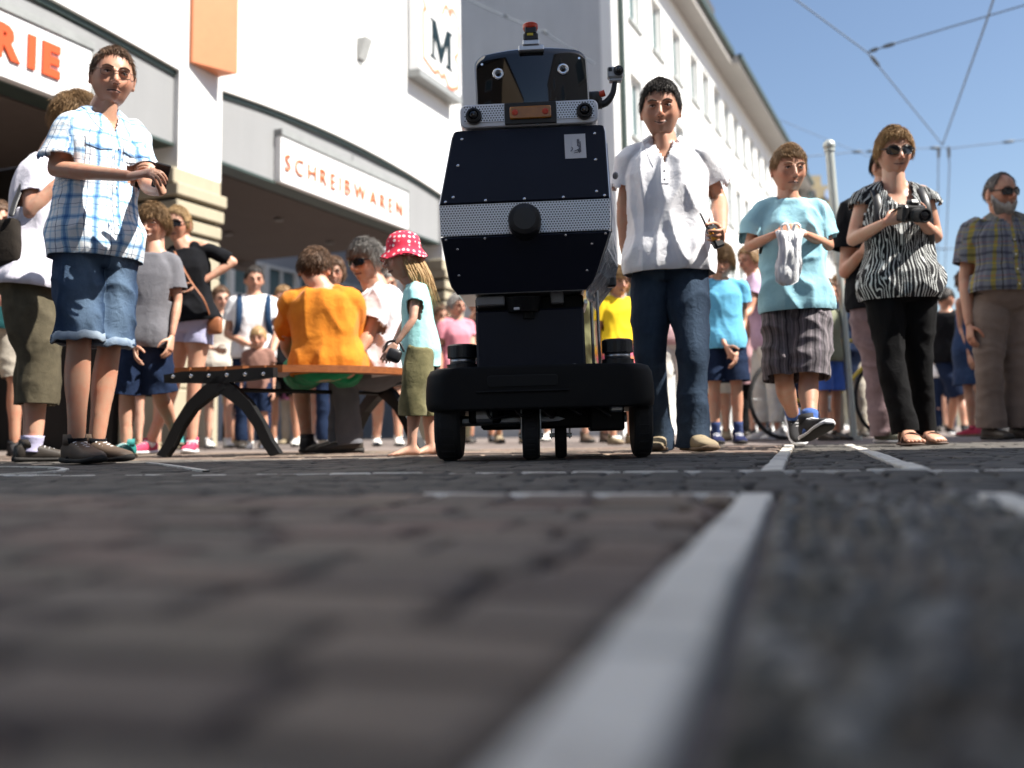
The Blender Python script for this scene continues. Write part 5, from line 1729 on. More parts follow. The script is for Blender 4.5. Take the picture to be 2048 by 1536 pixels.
def slab(k, d0, d1, shrink=1.0):
    V_, F_ = [], []
    nz = 11
    for d_ in (d0, d1):
        for x in xs:
            for q in range(nz):
                z = hbot(x) + (htop(x) - hbot(x)) * q / (nz - 1)
                xx, zz = x * shrink, (z - 1.463) * (1 - (1 - shrink) * 2) + 1.463
                V_.append(Vector((hx + xx, vis_y(xx, zz) + d_, zz)))
    nx = len(xs); N_ = nx * nz
    for i in range(nx - 1):
        for q in range(nz - 1):
            a0 = i * nz + q
            F_.append((a0, a0 + nz, a0 + nz + 1, a0 + 1))
            F_.append((N_ + a0 + 1, N_ + a0 + nz + 1, N_ + a0 + nz, N_ + a0))
    rim = [i * nz for i in range(nx)] + [(nx - 1) * nz + q for q in range(1, nz)] + [i * nz + nz - 1 for i in range(nx - 2, -1, -1)] + [q for q in range(nz - 2, 0, -1)]
    for i in range(len(rim)):
        a0, b0_ = rim[i], rim[(i + 1) % len(rim)]
        F_.append((b0_, a0, a0 + N_, b0_ + N_))
    mb = MB(); mb.add(V_, F_)
    return mb
rpart('head_shell', slab(0, .004, .17), SILVER, T=T2)
rpart('visor', slab(0, -.006, .0035, .974), GLOSSB, smooth=True, T=T2)
def hface(x, z, d=0): return T2 @ Vector((x, vis_y(x - hx, z) - .0065 - d, z))
for x, z, m in ((hx - .128, 1.494, 0), (hx + .124, 1.496, 1)):
    o_ = hface(x, z)
    e = lathe([(0, .021), (.006, .023), (.010, .019), (.008, .012), (.003, .010)], o_, -Y3, n=26); eye = e.build('eye', CHROME, rob, smooth=True)
    q = lathe([(.0, .0125), (.007, .009), (.010, .001)], o_, -Y3, n=18); q.build('lens', LENS, eye, smooth=True)
for x, z in ((hx - .196, 1.350), (hx + .194, 1.350), (hx + .190, 1.545), (hx - .190, 1.545)):
    m = lathe([(0, .006), (.003, .0045)], hface(x, z), -Y3, n=10); m.build('screw', CHROME, rob)
# head-mounted emergency stop / beacon
bx = hx + .003
hz1b, hz1 = hz1, hz1 - .010
mb = MB(); mb.box((bx, -.05, hz1 + .018), (.066, .07, .022), bev=.004); mb.box((bx + .0, -.035, hz1 - .002), (.10, .09, .022), bev=.004); b0 = rpart('beacon_mount', mb, STEEL)
mb = MB(); mb.box((bx, -.05, hz1 + .044), (.058, .058, .030), bev=.005); mb.cyl((bx, -.05, hz1 + .059), (bx, -.05, hz1 + .078), .022, n=20); bc = rpart('beacon', mb, BLACK)
mb = MB(); mb.box((bx - .002, -.0795, hz1 + .052), (.024, .003, .010)); mb.xf(T1); mb.build('beacon_label', YEL, bc)
m = lathe([(0, .026), (.008, .030), (.022, .030), (.026, .026), (.027, .001)], Vector((bx, -.05, hz1 + .078)), Z3, n=28); m.xf(T1); m.build('beacon_cap', REDP, bc)
mb = MB(); mb.box((bx, -.054, hz1 + .070), (.046, .048, .028), bev=.004); mb.xf(T1); mb.build('beacon_body', BLACK, bc)
# --- arm with an action camera
ax0 = Vector((hx + .222, .0, 1.375))
mb = MB(); mb.box(ax0 + Vector((.020, 0, .020)), (.05, .05, .05), bev=.008); mb.cyl(ax0 + Vector((.0, 0, .0)), ax0 + Vector((.05, 0, .0)), .022); mb.tube([ax0 + Vector((.03, 0, -.005)), ax0 + Vector((.065, -.005, .000)), ax0 + Vector((.093, -.01, .035)), ax0 + Vector((.103, -.01, .080))], [.016, .015, .012, .010], n=10); rpart('camera_arm', mb, BLACK, smooth=True)
mb = MB(); mb.cyl(ax0 + Vector((.040, -.01, .032)), ax0 + Vector((.062, -.012, .038)), .013, n=14); rpart('clamp_knob', mb, REDP)
ac = ax0 + Vector((.106, -.01, .116))
mb = MB(); mb.box(ac, (.062, .036, .046), bev=.006); mb.box(ac + Vector((0, 0, -.030)), (.05, .03, .012), bev=.003); a_ = rpart('action_camera', mb, mat('camera_grey', (.42, .43, .44), .4, .2, var=.1))
m = lathe([(0, .0195), (.008, .0195), (.010, .016)], ac + Vector((.012, -.018, .003)), -Y3, n=22); m.xf(T1); lo = m.build('lens_ring', BLACK, a_)
m = lathe([(.0, .015), (.006, .010), (.008, .001)], ac + Vector((.012, -.027, .003)), -Y3, n=18); m.xf(T1); m.build('lens', LENS, a_, smooth=True)
mb = MB(); mb.box(ac + Vector((-.020, -.0185, .010)), (.014, .002, .016)); mb.xf(T1); mb.build('display', BLACK, a_)
# ------------------------------------------------------------------ the people
H_BROWN = hairmat('hair_brown', (.16, .085, .045), (.06, .032, .018))
H_DARK = hairmat('hair_dark', (.03, .022, .018), (.010, .008, .007))
H_BLOND = hairmat('hair_blond', (.50, .34, .17), (.30, .18, .08))
H_SAND = hairmat('hair_sandy', (.34, .21, .10), (.16, .09, .04))
H_GREY = hairmat('hair_grey', (.34, .32, .30), (.14, .13, .12))
H_WHITE = hairmat('beard_white', (.62, .60, .57), (.36, .35, .33))
H_RED = hairmat('hair_strawberry', (.56, .36, .17), (.34, .19, .08))
SHADE_F = mat('sunglass_frame', (.010, .009, .009), .25, var=0)
SPEC_F = mat('spectacle_frame', (.05, .03, .02), .3, var=0)
SPEC_L = None
DARKCLOTH = cloth('black_jersey', (.006, .0065, .009), var=.3)
WHITEC = cloth('white_cotton', (.78, .78, .80), var=.04)
SOCKN = cloth('navy_sock', (.03, .05, .14))
SHOEB = mat('dark_leather', (.035, .028, .022), .5, var=.3, bump=.3)
SHOEBR = mat('brown_trainer_leather', (.09, .06, .04), .6, var=.35, bump=.3)
SHOET = mat('tan_suede', (.24, .19, .12), .85, var=.2, bump=.3)
SHOEK = mat('black_canvas', (.02, .02, .023), .85, var=.3, bump=.3)
SHOEW = mat('white_leather', (.7, .69, .66), .6, var=.08)
SHOEG = mat('teal_trainer', (.02, .20, .19), .7, var=.25)
SHOER = mat('crimson_canvas', (.42, .03, .08), .8, var=.15)
SOLEB = mat('black_sole', (.02, .018, .016), .8, var=.2)
SOLEG = mat('gum_sole', (.16, .11, .07), .75, var=.2)
DEN = denim('denim_blue', (.011, .026, .062), (.20, .29, .40), .75)
DEND = denim('denim_dark', (.006, .012, .026), (.10, .15, .22), .5)
DENS = denim('denim_navy', (.006, .012, .034), (.04, .07, .14), .25)
KHAKI = cloth('olive_cotton', (.10, .085, .055), var=.25)
CAMO = cloth('olive_washed_cotton', (.19, .17, .085), (.09, .085, .04))
SHORTG = plaid('grey_striped_shorts', (.13, .115, .125), [(0, 0, .10, (.22, .2, .24), .85), (0, .3, .38, (1.9, 1.8, 1.9), .8), (0, .52, .6, (.3, .28, .32), .8), (0, .8, .86, (2.2, 2.1, 2.1), .8), (1, .1, .2, (.8, .8, .8), .6)], .062)
PLAIDB = plaid('blue_white_check', (.74, .77, .80), [(0, .10, .34, (.34, .58, .80), .8), (0, .17, .27, (.24, .42, .66), .75), (0, .60, .68, (.50, .70, .86), .7), (1, .12, .34, (.40, .62, .82), .75), (1, .19, .27, (.24, .42, .66), .7), (1, .62, .69, (.55, .72, .86), .7), (0, .84, .87, (.05, .10, .22), .9), (1, .84, .87, (.10, .16, .3), .8)], .098, .3)
PLAIDY = plaid('grey_yellow_check', (.155, .17, .20), [(0, .05, .22, (1.7, 1.35, .28), .9), (0, .42, .47, (.15, .1, .1), .9), (0, .6, .78, (.62, .6, .7), .9), (1, .1, .26, (.45, .45, .5), .9), (1, .55, .62, (1.8, 1.5, .5), .8), (1, .80, .84, (1.7, .55, .4), .8)], .115, .3)
def zebra():
    k = NT('zebra_print'); k.set(.8, 0, .3)
    sp = k.n('ShaderNodeSeparateXYZ'); k.l(k.attr('cuv').outputs['Vector'], sp.inputs[0])
    cb = k.n('ShaderNodeCombineXYZ'); k.l(k.math('MULTIPLY', sp.outputs[0], 20), cb.inputs[0]); k.l(k.math('MULTIPLY', sp.outputs[1], 5.0), cb.inputs[1])
    n1 = k.noise(1.0, 2, .5, cb.outputs[0], .8)
    s = k.math('SINE', k.math('ADD', k.math('MULTIPLY', sp.outputs[0], 400), k.math('MULTIPLY', n1, 24)))
    k.base(k.ramp(k.math('MULTIPLY_ADD', s, .5, .5), [(.76, (.008, .008, .011)), (.84, (.60, .62, .61))]))
    k.bump(k.noise(26, 3, .6, k.coord(), 1), .3, .02)
    return k.mat
ZEBRA = zebra()
def dots():
    k = NT('red_spotted_cotton'); k.set(.85, 0, .25)
    v = k.n('ShaderNodeTexVoronoi'); v.inputs['Scale'].default_value = 42; v.inputs['Randomness'].default_value = .35
    k.l(k.coord(), v.inputs['Vector'])
    k.base(k.ramp(v.outputs['Distance'], [(.30, (.80, .62, .62)), (.36, (.66, .035, .075))]))
    k.bump(k.noise(40, 3, .6, k.coord()), .3, .01)
    return k.mat
DOTS = dots()
SH_HAIR = dict(front=.52, temple=.30, side=.12, back=-.5, thick=.0075, rough=.5, tufts=260)

def phone_at(p, d, n):
    pass

CAST = {}
# --- man in the checked shirt
def ex_plaid(X):
    r = X['root']; J = X['J']; rl = X['rl']
    # breast pocket flaps and front placket
    c = MB()
    lat, fw, up = X['lat'], X['fwd'], X['up']
    c2 = None
CAST['plaid'] = person('tall man in a blue and white checked shirt and denim shorts holding a phone', 190, 4.40, 1.83, yaw=38, hyaw=30, hpitch=0, hroll=3,
    ov=dict(head=(225, 152, 0), RS=(140, 246, -.12), LS=(258, 262, .14), RE=(112, 338, -.16), RW=(258, 352, -.30), LE=(296, 372, .02), LW=(322, 382, -.20),
            RH=(158, 492, -.05), LH=(222, 500, .06), RK=(158, 690, -.07), LK=(218, 700, .07), RA=(152, 868, -.05), LA=(190, 872, .10)),
    bulk=.94, belly=.014, toe=dict(R=48, L=62), skinm=SKT, hs=.262,
    top=dict(m=PLAIDB, sleeve=.74, hem=-.10, ease=.018, neck=('v', .085, .045), placket=(-.085, -.52), pocket=(-.085, .085), collar=cloth('blue_collar_cotton', (.20, .34, .56), (.5, .62, .74)), sr=.070, seed=3, amp=.009, vneck=(.8, .6, .02)),
    legs=dict(kind='short', m=DEN, name='shorts', len=.96, cuff=.094, w=1.02, turnup=cloth('frayed_denim', (.30, .36, .42), (.12, .17, .25)), seed=4, amp=.010, ease=.012),
    feet=dict(m=SHOEBR, sole=SOLEB, sock=DARKCLOTH, sockh=.06, k=1.08), fat=.55, hair=dict(SH_HAIR, m=H_BROWN, front=.68, temple=.50, side=.2, thick=.005), shades=('spec', SPEC_F, SPEC_L),
    hands=dict(R=dict(d=(.9, -.2, .12), n=(.1, .5, -.8), t=(0, -.3, .9), curl=.55), L=dict(d=(-.15, -.5, .8), n=(-.9, -.2, .2), t=(-.2, -.5, .8), curl=.6)), vox=.010, age=1.1, smile=-.5, brow=(.17, .095, .06))

# --- woman in white T-shirt half hidden behind him
person('person in a white T-shirt and olive cropped trousers turned away behind the checked shirt man', 62, 4.95, 1.70, yaw=120, hyaw=110, sex='f', bulk=1.12,
    ov=dict(head=(148, 232, .05), RS=(70, 335, -.06), LS=(128, 330, .14), RE=(62, 425, -.14), RW=(118, 362, -.12), LE=(150, 420, .2), LW=(160, 360, .15), RH=(48, 570, -.08), LH=(92, 570, .08)),
    top=dict(m=cloth('pale_lilac_cotton', (.66, .64, .72), var=.05), sleeve=.62, hem=-.06, ease=.022, flare=.02, seed=5), legs=dict(kind='short', m=KHAKI, len=1.5, cuff=.075, w=1.12, seed=6),
    feet=dict(m=SHOEB, sole=SOLEB, sock=cloth('lavender_sock', (.42, .40, .56)), sockh=.05), hair=dict(SH_HAIR, m=H_SAND, front=.45, back=-.7, side=-.2, thick=.016), toe=dict(R=110, L=100))

# --- boy in grey
person('smiling boy in a grey T-shirt and navy shorts beside the checked shirt man', 262, 5.6, 1.46, yaw=8, hyaw=-6, sex='k',
    ov=dict(head=(308, 447, 0), RS=(272, 522, 0), LS=(346, 520, 0), LE=(356, 602, 0), LW=(344, 672, -.06), RE=(262, 600, .02), RW=(270, 690, -.10), RH=(272, 676, 0), LH=(308, 676, 0), RK=(254, 790, 0), LK=(318, 785, .05), RA=(252, 880, 0), LA=(352, 868, .35)),
    top=dict(m=cloth('grey_jersey', (.15, .15, .168), var=.08), sleeve=.72, hem=-.12, ease=.024, flare=.01, sr=.074, seed=7), legs=dict(kind='short', m=DENS, name='shorts', len=1.0, cuff=.102, w=1.14, seed=8),
    feet=dict(m=SHOEG, sole=SOLEG, k=1.1), hair=dict(m=H_SAND, front=.30, temple=.10, side=-.05, back=-.6, thick=.014, rough=.6, tufts=300), age=.7, nose=.7, smile=1.2, open_=True, hs=.222, toe=dict(R=-12, L=25), lift=dict(L=-12))

# --- woman with her hand on her hip
person('woman in black top and lavender shorts, sunglasses on, hand on her hip', 372, 6.85, 1.70, yaw=4, hyaw=-8, sex='f', bulk=.96,
    ov=dict(head=(356, 447, 0), RS=(336, 512, .03), LS=(408, 494, 0), LE=(466, 524, .04), LW=(402, 566, -.05), RE=(322, 590, .05), RW=(330, 660, 0), RH=(366, 640, 0), LH=(402, 640, 0), RK=(345, 775, .1), LK=(388, 772, 0), RA=(296, 880, .1), LA=(384, 880, 0)),
    top=dict(m=DARKCLOTH, sleeve=.88, hem=-.06, ease=.018, sr=.058, high=False, seed=9), legs=dict(kind='short', m=cloth('lavender_cotton', (.42, .42, .60), var=.06), name='shorts', len=.36, cuff=.098, seed=2, ease=.001),
    feet=dict(m=SHOER, sole=WHITE, sock=WHITEC, sockh=.04), hair=dict(SH_HAIR, m=H_BLOND, front=.62, thick=.006, side=-.1, back=-.55), shades=('sun', SHADE_F, LENS),
    hands=dict(L=dict(d=(-.5, -.3, -.7), n=(-.8, .2, .2), curl=.4)), toe=dict(R=-25, L=6))

# --- man with rucksack and child
pk = person('man in a white T-shirt wearing dark blue rucksack straps behind the bench', 505, 9.3, 1.70, yaw=14, hyaw=22,
    ov=dict(RE=(455, 668, -.02), RW=(500, 690, -.25), LE=(556, 665, .0), LW=(545, 702, -.2)), bulk=1.05,
    top=dict(m=WHITEC, sleeve=.6, ease=.025, seed=3), legs=dict(kind='long', m=DENS), feet=dict(m=SHOEB, sole=SOLEB), hair=dict(SH_HAIR, m=H_DARK), vox=.014)
person('toddler in a pale blue sun cap standing in front of the rucksack man', 515, 8.7, 1.04, yaw=5, sex='k', hs=.20, top=dict(m=cloth('brown_child_shirt', (.26, .14, .11)), sleeve=.5), legs=dict(kind='short', m=DENS, name='shorts', len=.9),
    feet=dict(m=SHOEW), hair=dict(m=H_BLOND, front=.3, temple=.1, side=0, back=-.5, thick=.008), vox=.013, age=.6, nose=.6)

# --- man in orange, seated on the bench with his back to us
person('man in an orange T-shirt seated on the bench with his back turned', 655, 5.62, 1.78, yaw=172, hyaw=176, hpitch=14, seat=True,
    ov=dict(head=(630, 536, .12), LS=(588, 598, .06), RS=(700, 592, .06), LE=(572, 690, .22), LW=(600, 735, .46), RE=(716, 690, .28), RW=(690, 745, .5), RH=(690, 738, .06), LH=(622, 738, .06), RK=(690, 742, .52), LK=(600, 742, .52), RA=(700, 868, .62), LA=(615, 868, .6)),
    bulk=1.0, top=dict(m=cloth('orange_jersey', (.66, .22, .018), (.54, .165, .014)), sleeve=.66, hem=-.06, ease=.022, flare=.01, sr=.074, amp=.010, seed=11), legs=dict(kind='short', m=cloth('green_nylon', (.02, .30, .13), (.01, .16, .07)), name='shorts', len=.9, cuff=.1, w=1.1),
    feet=dict(m=SHOEK, sole=SOLEB), hair=dict(SH_HAIR, m=H_BROWN, back=-.62, side=.0, thick=.012), toe=dict(R=180, L=175))

# --- grey haired man beside him
person('grey haired man in white shirt and sunglasses seated looking back over his shoulder', 762, 6.0, 1.76, yaw=-80, hyaw=-38, seat=True,
    ov=dict(head=(734, 522, 0), LS=(760, 600, -.15), RS=(756, 592, .16), LE=(738, 668, -.20), LW=(716, 705, -.26), RE=(720, 660, .25), RW=(690, 700, .2), LH=(775, 742, -.08), RH=(772, 742, .09), LK=(690, 752, -.10), RK=(688, 752, .12), LA=(700, 868, -.1), RA=(680, 868, .1)),
    bulk=1.08, belly=.02, top=dict(m=cloth('white_poplin', (.74, .72, .74), (.66, .60, .64)), neck=('v', .07, .04), sleeve=.62, hem=-.10, ease=.026, collar=WHITEC, sr=.068, seed=12, amp=.009, vneck=(.8, .6, .02)), legs=dict(kind='long', m=cloth('grey_linen', (.13, .13, .145)), w=1.1),
    feet=dict(m=SHOEB, sole=SOLEB), hair=dict(SH_HAIR, m=H_GREY, front=.42, thick=.017, rough=.7, side=-.05), shades=('sun', SHADE_F, LENS), hs=.25, fat=.5, toe=dict(R=-90, L=-85), skinm=SK)

# --- woman with glasses between the two
person('brown haired woman with glasses seen between the two seated men', 668, 8.3, 1.58, yaw=8, sex='f', top=dict(m=DARKCLOTH, sleeve=.6), legs=dict(kind='long', m=DENS), feet=dict(m=SHOEB, sole=SOLEB),
    hair=dict(m=H_BROWN, front=.5, temple=.15, side=-.4, back=-.75, thick=.016), shades=('spec', SPEC_F, SPEC_L), vox=.014)

# --- girl with the red hat
def ex_girl(X):
    M4 = Matrix.Translation(X['hd']) @ X['HM'].to_4x4() @ Matrix.Scale(X['hk'], 4)
    r = X['root']
    prof = [(-.002, .128), (-.008, .131), (.0, .127), (.022, .110), (.042, .097), (.060, .096), (.095, .090), (.122, .072), (.138, .040), (.143, .006)]
    hat = lathe([(a, q * .99) for a, q in prof] , Vector((0, .008, .012)), Vector((0, .12, 1)), n=36)
    hat.v = [((x * .92), y, z + .010 * math.sin(4 * math.atan2(x, y) + 1) * (math.hypot(x, y) > .100)) for x, y, z in hat.v]
    inner = lathe([(-.004, .125), (.02, .106), (.04, .094), (.09, .088), (.128, .04), (.134, .004)], Vector((0, .008, .012)), Vector((0, .12, 1)), n=36)
    hat.xf(M4)
    h = hat.build('sun_hat', DOTS, r, smooth=True)
    hm = MB()
    rr = np.random.default_rng(5)
    for i in range(300):
        a = math.pi / 2 + rr.uniform(-1.9, 1.9)
        q_ = rr.uniform(.9, 1.05)
        x, y = math.cos(a) * .074 * q_, math.sin(a) * .088 * q_
        L = rr.uniform(.14, .28)
        p0 = Vector((x, y, .02)); p1 = Vector((x * 1.18, y * 1.22 + .012, -.06)); p2 = Vector((x * 1.1 + rr.normal() * .012, y * 1.15 + .03, -.12)); p3 = Vector((x * .8 + rr.normal() * .022, y * .9 + .05 + rr.normal() * .016, -.12 - L * .6))
        hm.tube([p0, p1, p2, p3], [.0042, .0046, .0036, .0008], n=5, sub=2, roundcap=False)
    hm.xf(M4)
    hm.build('hair', H_BLOND, r, smooth=True)
person('small barefoot girl in a red spotted sun hat and mint T-shirt leaning on the bench', 842, 4.78, 1.07, yaw=-72, hyaw=-66, sex='k',
    ov=dict(head=(806, 516, 0), LS=(832, 580, -.10), RS=(834, 574, .09), LE=(826, 640, -.15), LW=(792, 688, -.16), RE=(812, 640, .12), RW=(786, 690, .05), LH=(842, 705, -.07), RH=(840, 705, .07), LK=(826, 795, -.08), RK=(850, 795, .10), LA=(824, 885, -.06), RA=(862, 885, .14)),
    top=dict(m=cloth('mint_jersey', (.42, .78, .78), (.34, .70, .72)), sleeve=.42, hem=-.24, ease=.022, flare=.03, sr=.078, seed=4), legs=dict(kind='short', rise=.18, m=CAMO, len=1.34, cuff=.080, w=1.12, ease=.014, seed=5, amp=.010),
    feet=dict(bare=True), extra=ex_girl, age=.55, nose=.6, smile=.2, hs=.205, toe=dict(L=-72, R=-60), vox=.009, skinm=SKP, hair=None)

# --- woman in pink
person('grey haired woman in a pink shirt beyond the red hat girl', 915, 10.2, 1.52, yaw=30, hyaw=40, sex='f', bulk=1.1, ov=dict(LE=(945, 690, 0), LW=(950, 700, -.2)), top=dict(m=cloth('pink_cotton', (.66, .26, .32), (.56, .2, .26)), sleeve=.6), legs=dict(kind='long', m=KHAKI), feet=dict(m=SHOEB, sole=SOLEB),
    hair=dict(SH_HAIR, m=H_GREY, side=-.15, thick=.016), vox=.014)

# --- man in white polo
def ex_polo(X):
    lat, fw, up, sm = X['lat'], X['fwd'], X['up'], X['smid']
    b = MB()
    for k in (.02, -.045, -.10):
        b.ell(sm + up * k + fw * (.112 + (-.02 - k) * .1) + lat * .004, (.005, .005, .005), n=8)
    b.build('button', WHITE, X['root'], smooth=True)
CAST['polo'] = person('dark haired man in a white polo shirt and blue jeans walking right of the robot', 1345, 4.70, 1.79, yaw=4, hyaw=-10, hpitch=2,
    ov=dict(head=(1321, 216, -.02), RS=(1268, 316, .03), LS=(1396, 312, -.02), RE=(1248, 412, .08), RW=(1250, 505, .12), LE=(1438, 398, .05), LW=(1443, 462, -.20),
            RH=(1308, 530, .02), LH=(1370, 530, -.02), RK=(1298, 695, .04), LK=(1384, 700, -.10), RA=(1318, 868, .24), LA=(1386, 872, -.06)),
    bulk=.95, top=dict(neck=('v', .10, .042), placket=(-.085, -.17), m=cloth('white_pique', (.80, .80, .83), (.74, .74, .78)), sleeve=.60, hem=-.09, ease=.026, collar=WHITEC, sr=.074, seed=6, amp=.010, flare=.012, vneck=(.72, .70, .012)), legs=dict(kind='long', m=DEND, name='jeans', w=1.06, cuff=.070, ease=.012, up=-.03, seed=7, amp=.006),
    feet=dict(m=SHOET, sole=SOLEG, lace=SHOET, k=1.04), hair=dict(SH_HAIR, m=H_DARK, front=.55, temple=.38, side=.12, thick=.006, rough=.8, tufts=520, top=1.9, spike=.6), vox=.0095, smile=.9, hs=.262, fat=.6, skinm=SKT,
    hands=dict(L=dict(d=(-.15, -.75, -.35), n=(-.95, .1, .0), t=(-.1, -.3, .9), curl=.75, thumb=.6)), brow=(.07, .042, .03), toe=dict(R=-14, L=14))

# --- boy with the plastic bag
CAST['boy'] = person('boy in light blue T-shirt and grey striped shorts striding with a plastic bag', 1600, 4.85, 1.50, yaw=8, hyaw=2, hpitch=4, sex='k', bulk=1.02,
    ov=dict(head=(1577, 336, -.02), RS=(1523, 420, .02), LS=(1634, 418, -.02), RE=(1498, 494, .02), RW=(1552, 468, -.20), LE=(1658, 492, .0), LW=(1610, 468, -.20),
            RH=(1562, 606, .02), LH=(1622, 604, -.02), RK=(1568, 762, -.02), LK=(1618, 755, -.10), RA=(1588, 838, .36), LA=(1620, 856, -.22)),
    lift=dict(L=15, R=-35), top=dict(m=cloth('light_blue_jersey', (.34, .62, .72), (.28, .54, .65)), sleeve=.74, hem=-.10, ease=.028, flare=.010, sr=.076, seed=8, amp=.010), legs=dict(kind='short', m=SHORTG, name='shorts', len=1.0, cuff=.098, w=1.08, ease=.014, seed=9, amp=.009),
    feet=dict(m=SHOEK, sole=WHITE, sock=cloth('blue_sock', (.06, .13, .38)), sockh=.085, k=1.12, outsole=SOLEB), hair=dict(m=H_SAND, front=.44, temple=.30, side=.14, back=-.45, thick=.006, rough=.6, tufts=320, part=.5), vox=.0095, age=.75, nose=.8, smile=-.5, hs=.232, fat=.5, skinm=SKT,
    hands=dict(R=dict(d=(.85, -.2, .25), n=(.1, .8, -.55), t=(0, .1, 1), curl=.5), L=dict(d=(-.85, -.2, .25), n=(-.1, .8, -.55), t=(0, .1, 1), curl=.5)), brow=(.22, .13, .08), toe=dict(L=9, R=-5))

# --- boy behind in blue
person('small boy in bright blue T-shirt between the polo man and the striding boy', 1455, 6.6, 1.30, yaw=-4, hyaw=-10, sex='k', ov=dict(RE=(1425, 640, 0), RW=(1452, 692, -.14), LE=(1488, 640, .02), LW=(1474, 705, -.08)),
    top=dict(m=cloth('sky_blue_jersey', (.16, .52, .78)), sleeve=.5, hem=-.14, ease=.030, sr=.08, flare=.02), legs=dict(kind='short', m=DENS, name='shorts', len=.86, cuff=.105, w=1.15), feet=dict(m=cloth('navy_trainer', (.015, .02, .07)), sole=SOLEB, sock=SOCKN, k=1.15),
    hair=dict(m=H_SAND, front=.22, temple=.0, side=-.15, back=-.6, thick=.017, rough=.4), age=.6, nose=.6, hs=.225, smile=.6, vox=.011)

# --- woman in lavender with white trousers
person('woman in a lavender top and white trousers behind the striding boy', 1542, 8.6, 1.66, yaw=-60, sex='f', ov=dict(RS=(1510, 560, .1), LS=(1512, 560, -.12), head=(1500, 520, 0), RH=(1535, 680, .08), LH=(1537, 680, -.08), LE=(1500, 620, -.2), LW=(1480, 640, -.3)),
    top=dict(m=cloth('lavender_jersey', (.58, .42, .58)), sleeve=.5, ease=.02), legs=dict(kind='long', m=cloth('white_linen', (.70, .70, .66)), w=1.15, up=.08), feet=dict(m=SHOEW), hair=dict(SH_HAIR, m=H_SAND, side=-.2, back=-.7, thick=.016), vox=.014)

# --- woman in the zebra top
def ex_zebra(X):
    r = X['root']; sm, lat, fw, up = X['smid'], X['lat'], X['fwd'], X['up']
    for sx in (-1, 1):
        c = MB()
        o = lat * (sx * .118)
        pts = [sm + o + fw * -.10 + up * -.22, sm + o + fw * -.09 + up * -.02, sm + o * 1.0 + fw * -.01 + up * .048, sm + o * 1.02 + fw * .105 + up * -.05, sm + o * 1.10 + fw * .125 + up * -.20, sm + o * 1.25 + fw * .06 + up * -.30]
        c.tube(pts, [.024] * 6, n=10, sub=4, flat=.35, flatdir=fw)
        c.build('rucksack_strap', BLACK, r, smooth=True)
CAST['zebra'] = person('woman in a black and white zebra print top and black trousers holding a camera', 1815, 5.20, 1.68, yaw=-4, hyaw=-4, hpitch=2, sex='f', bulk=1.05,
    ov=dict(head=(1788, 302, -.02), RS=(1732, 392, .02), LS=(1846, 388, -.02), RE=(1706, 480, .02), RW=(1768, 446, -.22), LE=(1872, 474, .02), LW=(1848, 448, -.22),
            RH=(1768, 575, .0), LH=(1832, 575, .0), RK=(1782, 722, -.06), LK=(1836, 722, .0), RA=(1812, 872, -.10), LA=(1846, 872, .08)),
    top=dict(m=ZEBRA, sleeve=.16, sr=.066, hem=-.14, ease=.020, flare=.026, neck=('u', .115, .080), seed=3, amp=.011), legs=dict(kind='long', m=cloth('black_trouser', (.0045, .0045, .0055), var=.3), w=1.0, cuff=.062, up=.02, seed=4),
    feet=dict(m=mat('brown_sandal_leather', (.10, .055, .035), .6, var=.2), sandal=True), hair=dict(m=H_RED, front=.56, temple=.26, side=.06, back=-.5, thick=.011, rough=.5, tufts=280, part=-.5), shades=('sun', SHADE_F, LENS), vox=.0095, smile=.35, hs=.245, fat=.35, skinm=SK,
    hands=dict(R=dict(d=(.80, -.30, .30), n=(.3, .7, -.1), t=(0, -.2, 1), curl=.55), L=dict(d=(-.55, -.55, .35), n=(-.3, .3, .6), t=(0, -.2, 1), curl=.6)), toe=dict(R=-6, L=8), extra=ex_zebra)

# --- old man on the right edge
def ex_old(X):
    tor = X['tor']; c = MB()
    a = tor(.03, .022, .022)[0]; b_ = tor(.09, .022, .022)[0]
    c.loft([a, b_]); c.build('belt', SHOEB, X['root'], smooth=True)
CAST['old'] = person('bearded old man in a grey and yellow checked shirt at the right edge', 2012, 6.50, 1.75, yaw=8, hyaw=14, hpitch=-2,
    ov=dict(head=(2001, 385, 0), RS=(1948, 456, .04), LS=(2062, 450, 0), RE=(1930, 560, .06), RW=(1938, 648, -.02), RH=(1980, 600, 0), LH=(2040, 600, 0)),
    bulk=1.1, belly=.05, top=dict(m=PLAIDY, sleeve=.72, neck=('v', .07, .04), placket=(-.08, -.48), pocket=(.085,), vneck=(.8, .6, .02), amp=.007, hem=.06, ease=.028, collar=cloth('grey_collar', (.2, .2, .18)), sr=.080, seed=5), legs=dict(kind='long', m=cloth('taupe_cotton', (.21, .165, .14)), w=1.15, cuff=.07), feet=dict(m=SHOEB, sole=SOLEB),
    hair=dict(SH_HAIR, m=H_GREY, front=1.25, temple=.95, side=.25, back=-.5, thick=.005, beard=H_WHITE), shades=('sun', SHADE_F, LENS), hs=.255, fat=.5, age=1.2, smile=0, extra=ex_old, skinm=SKT)

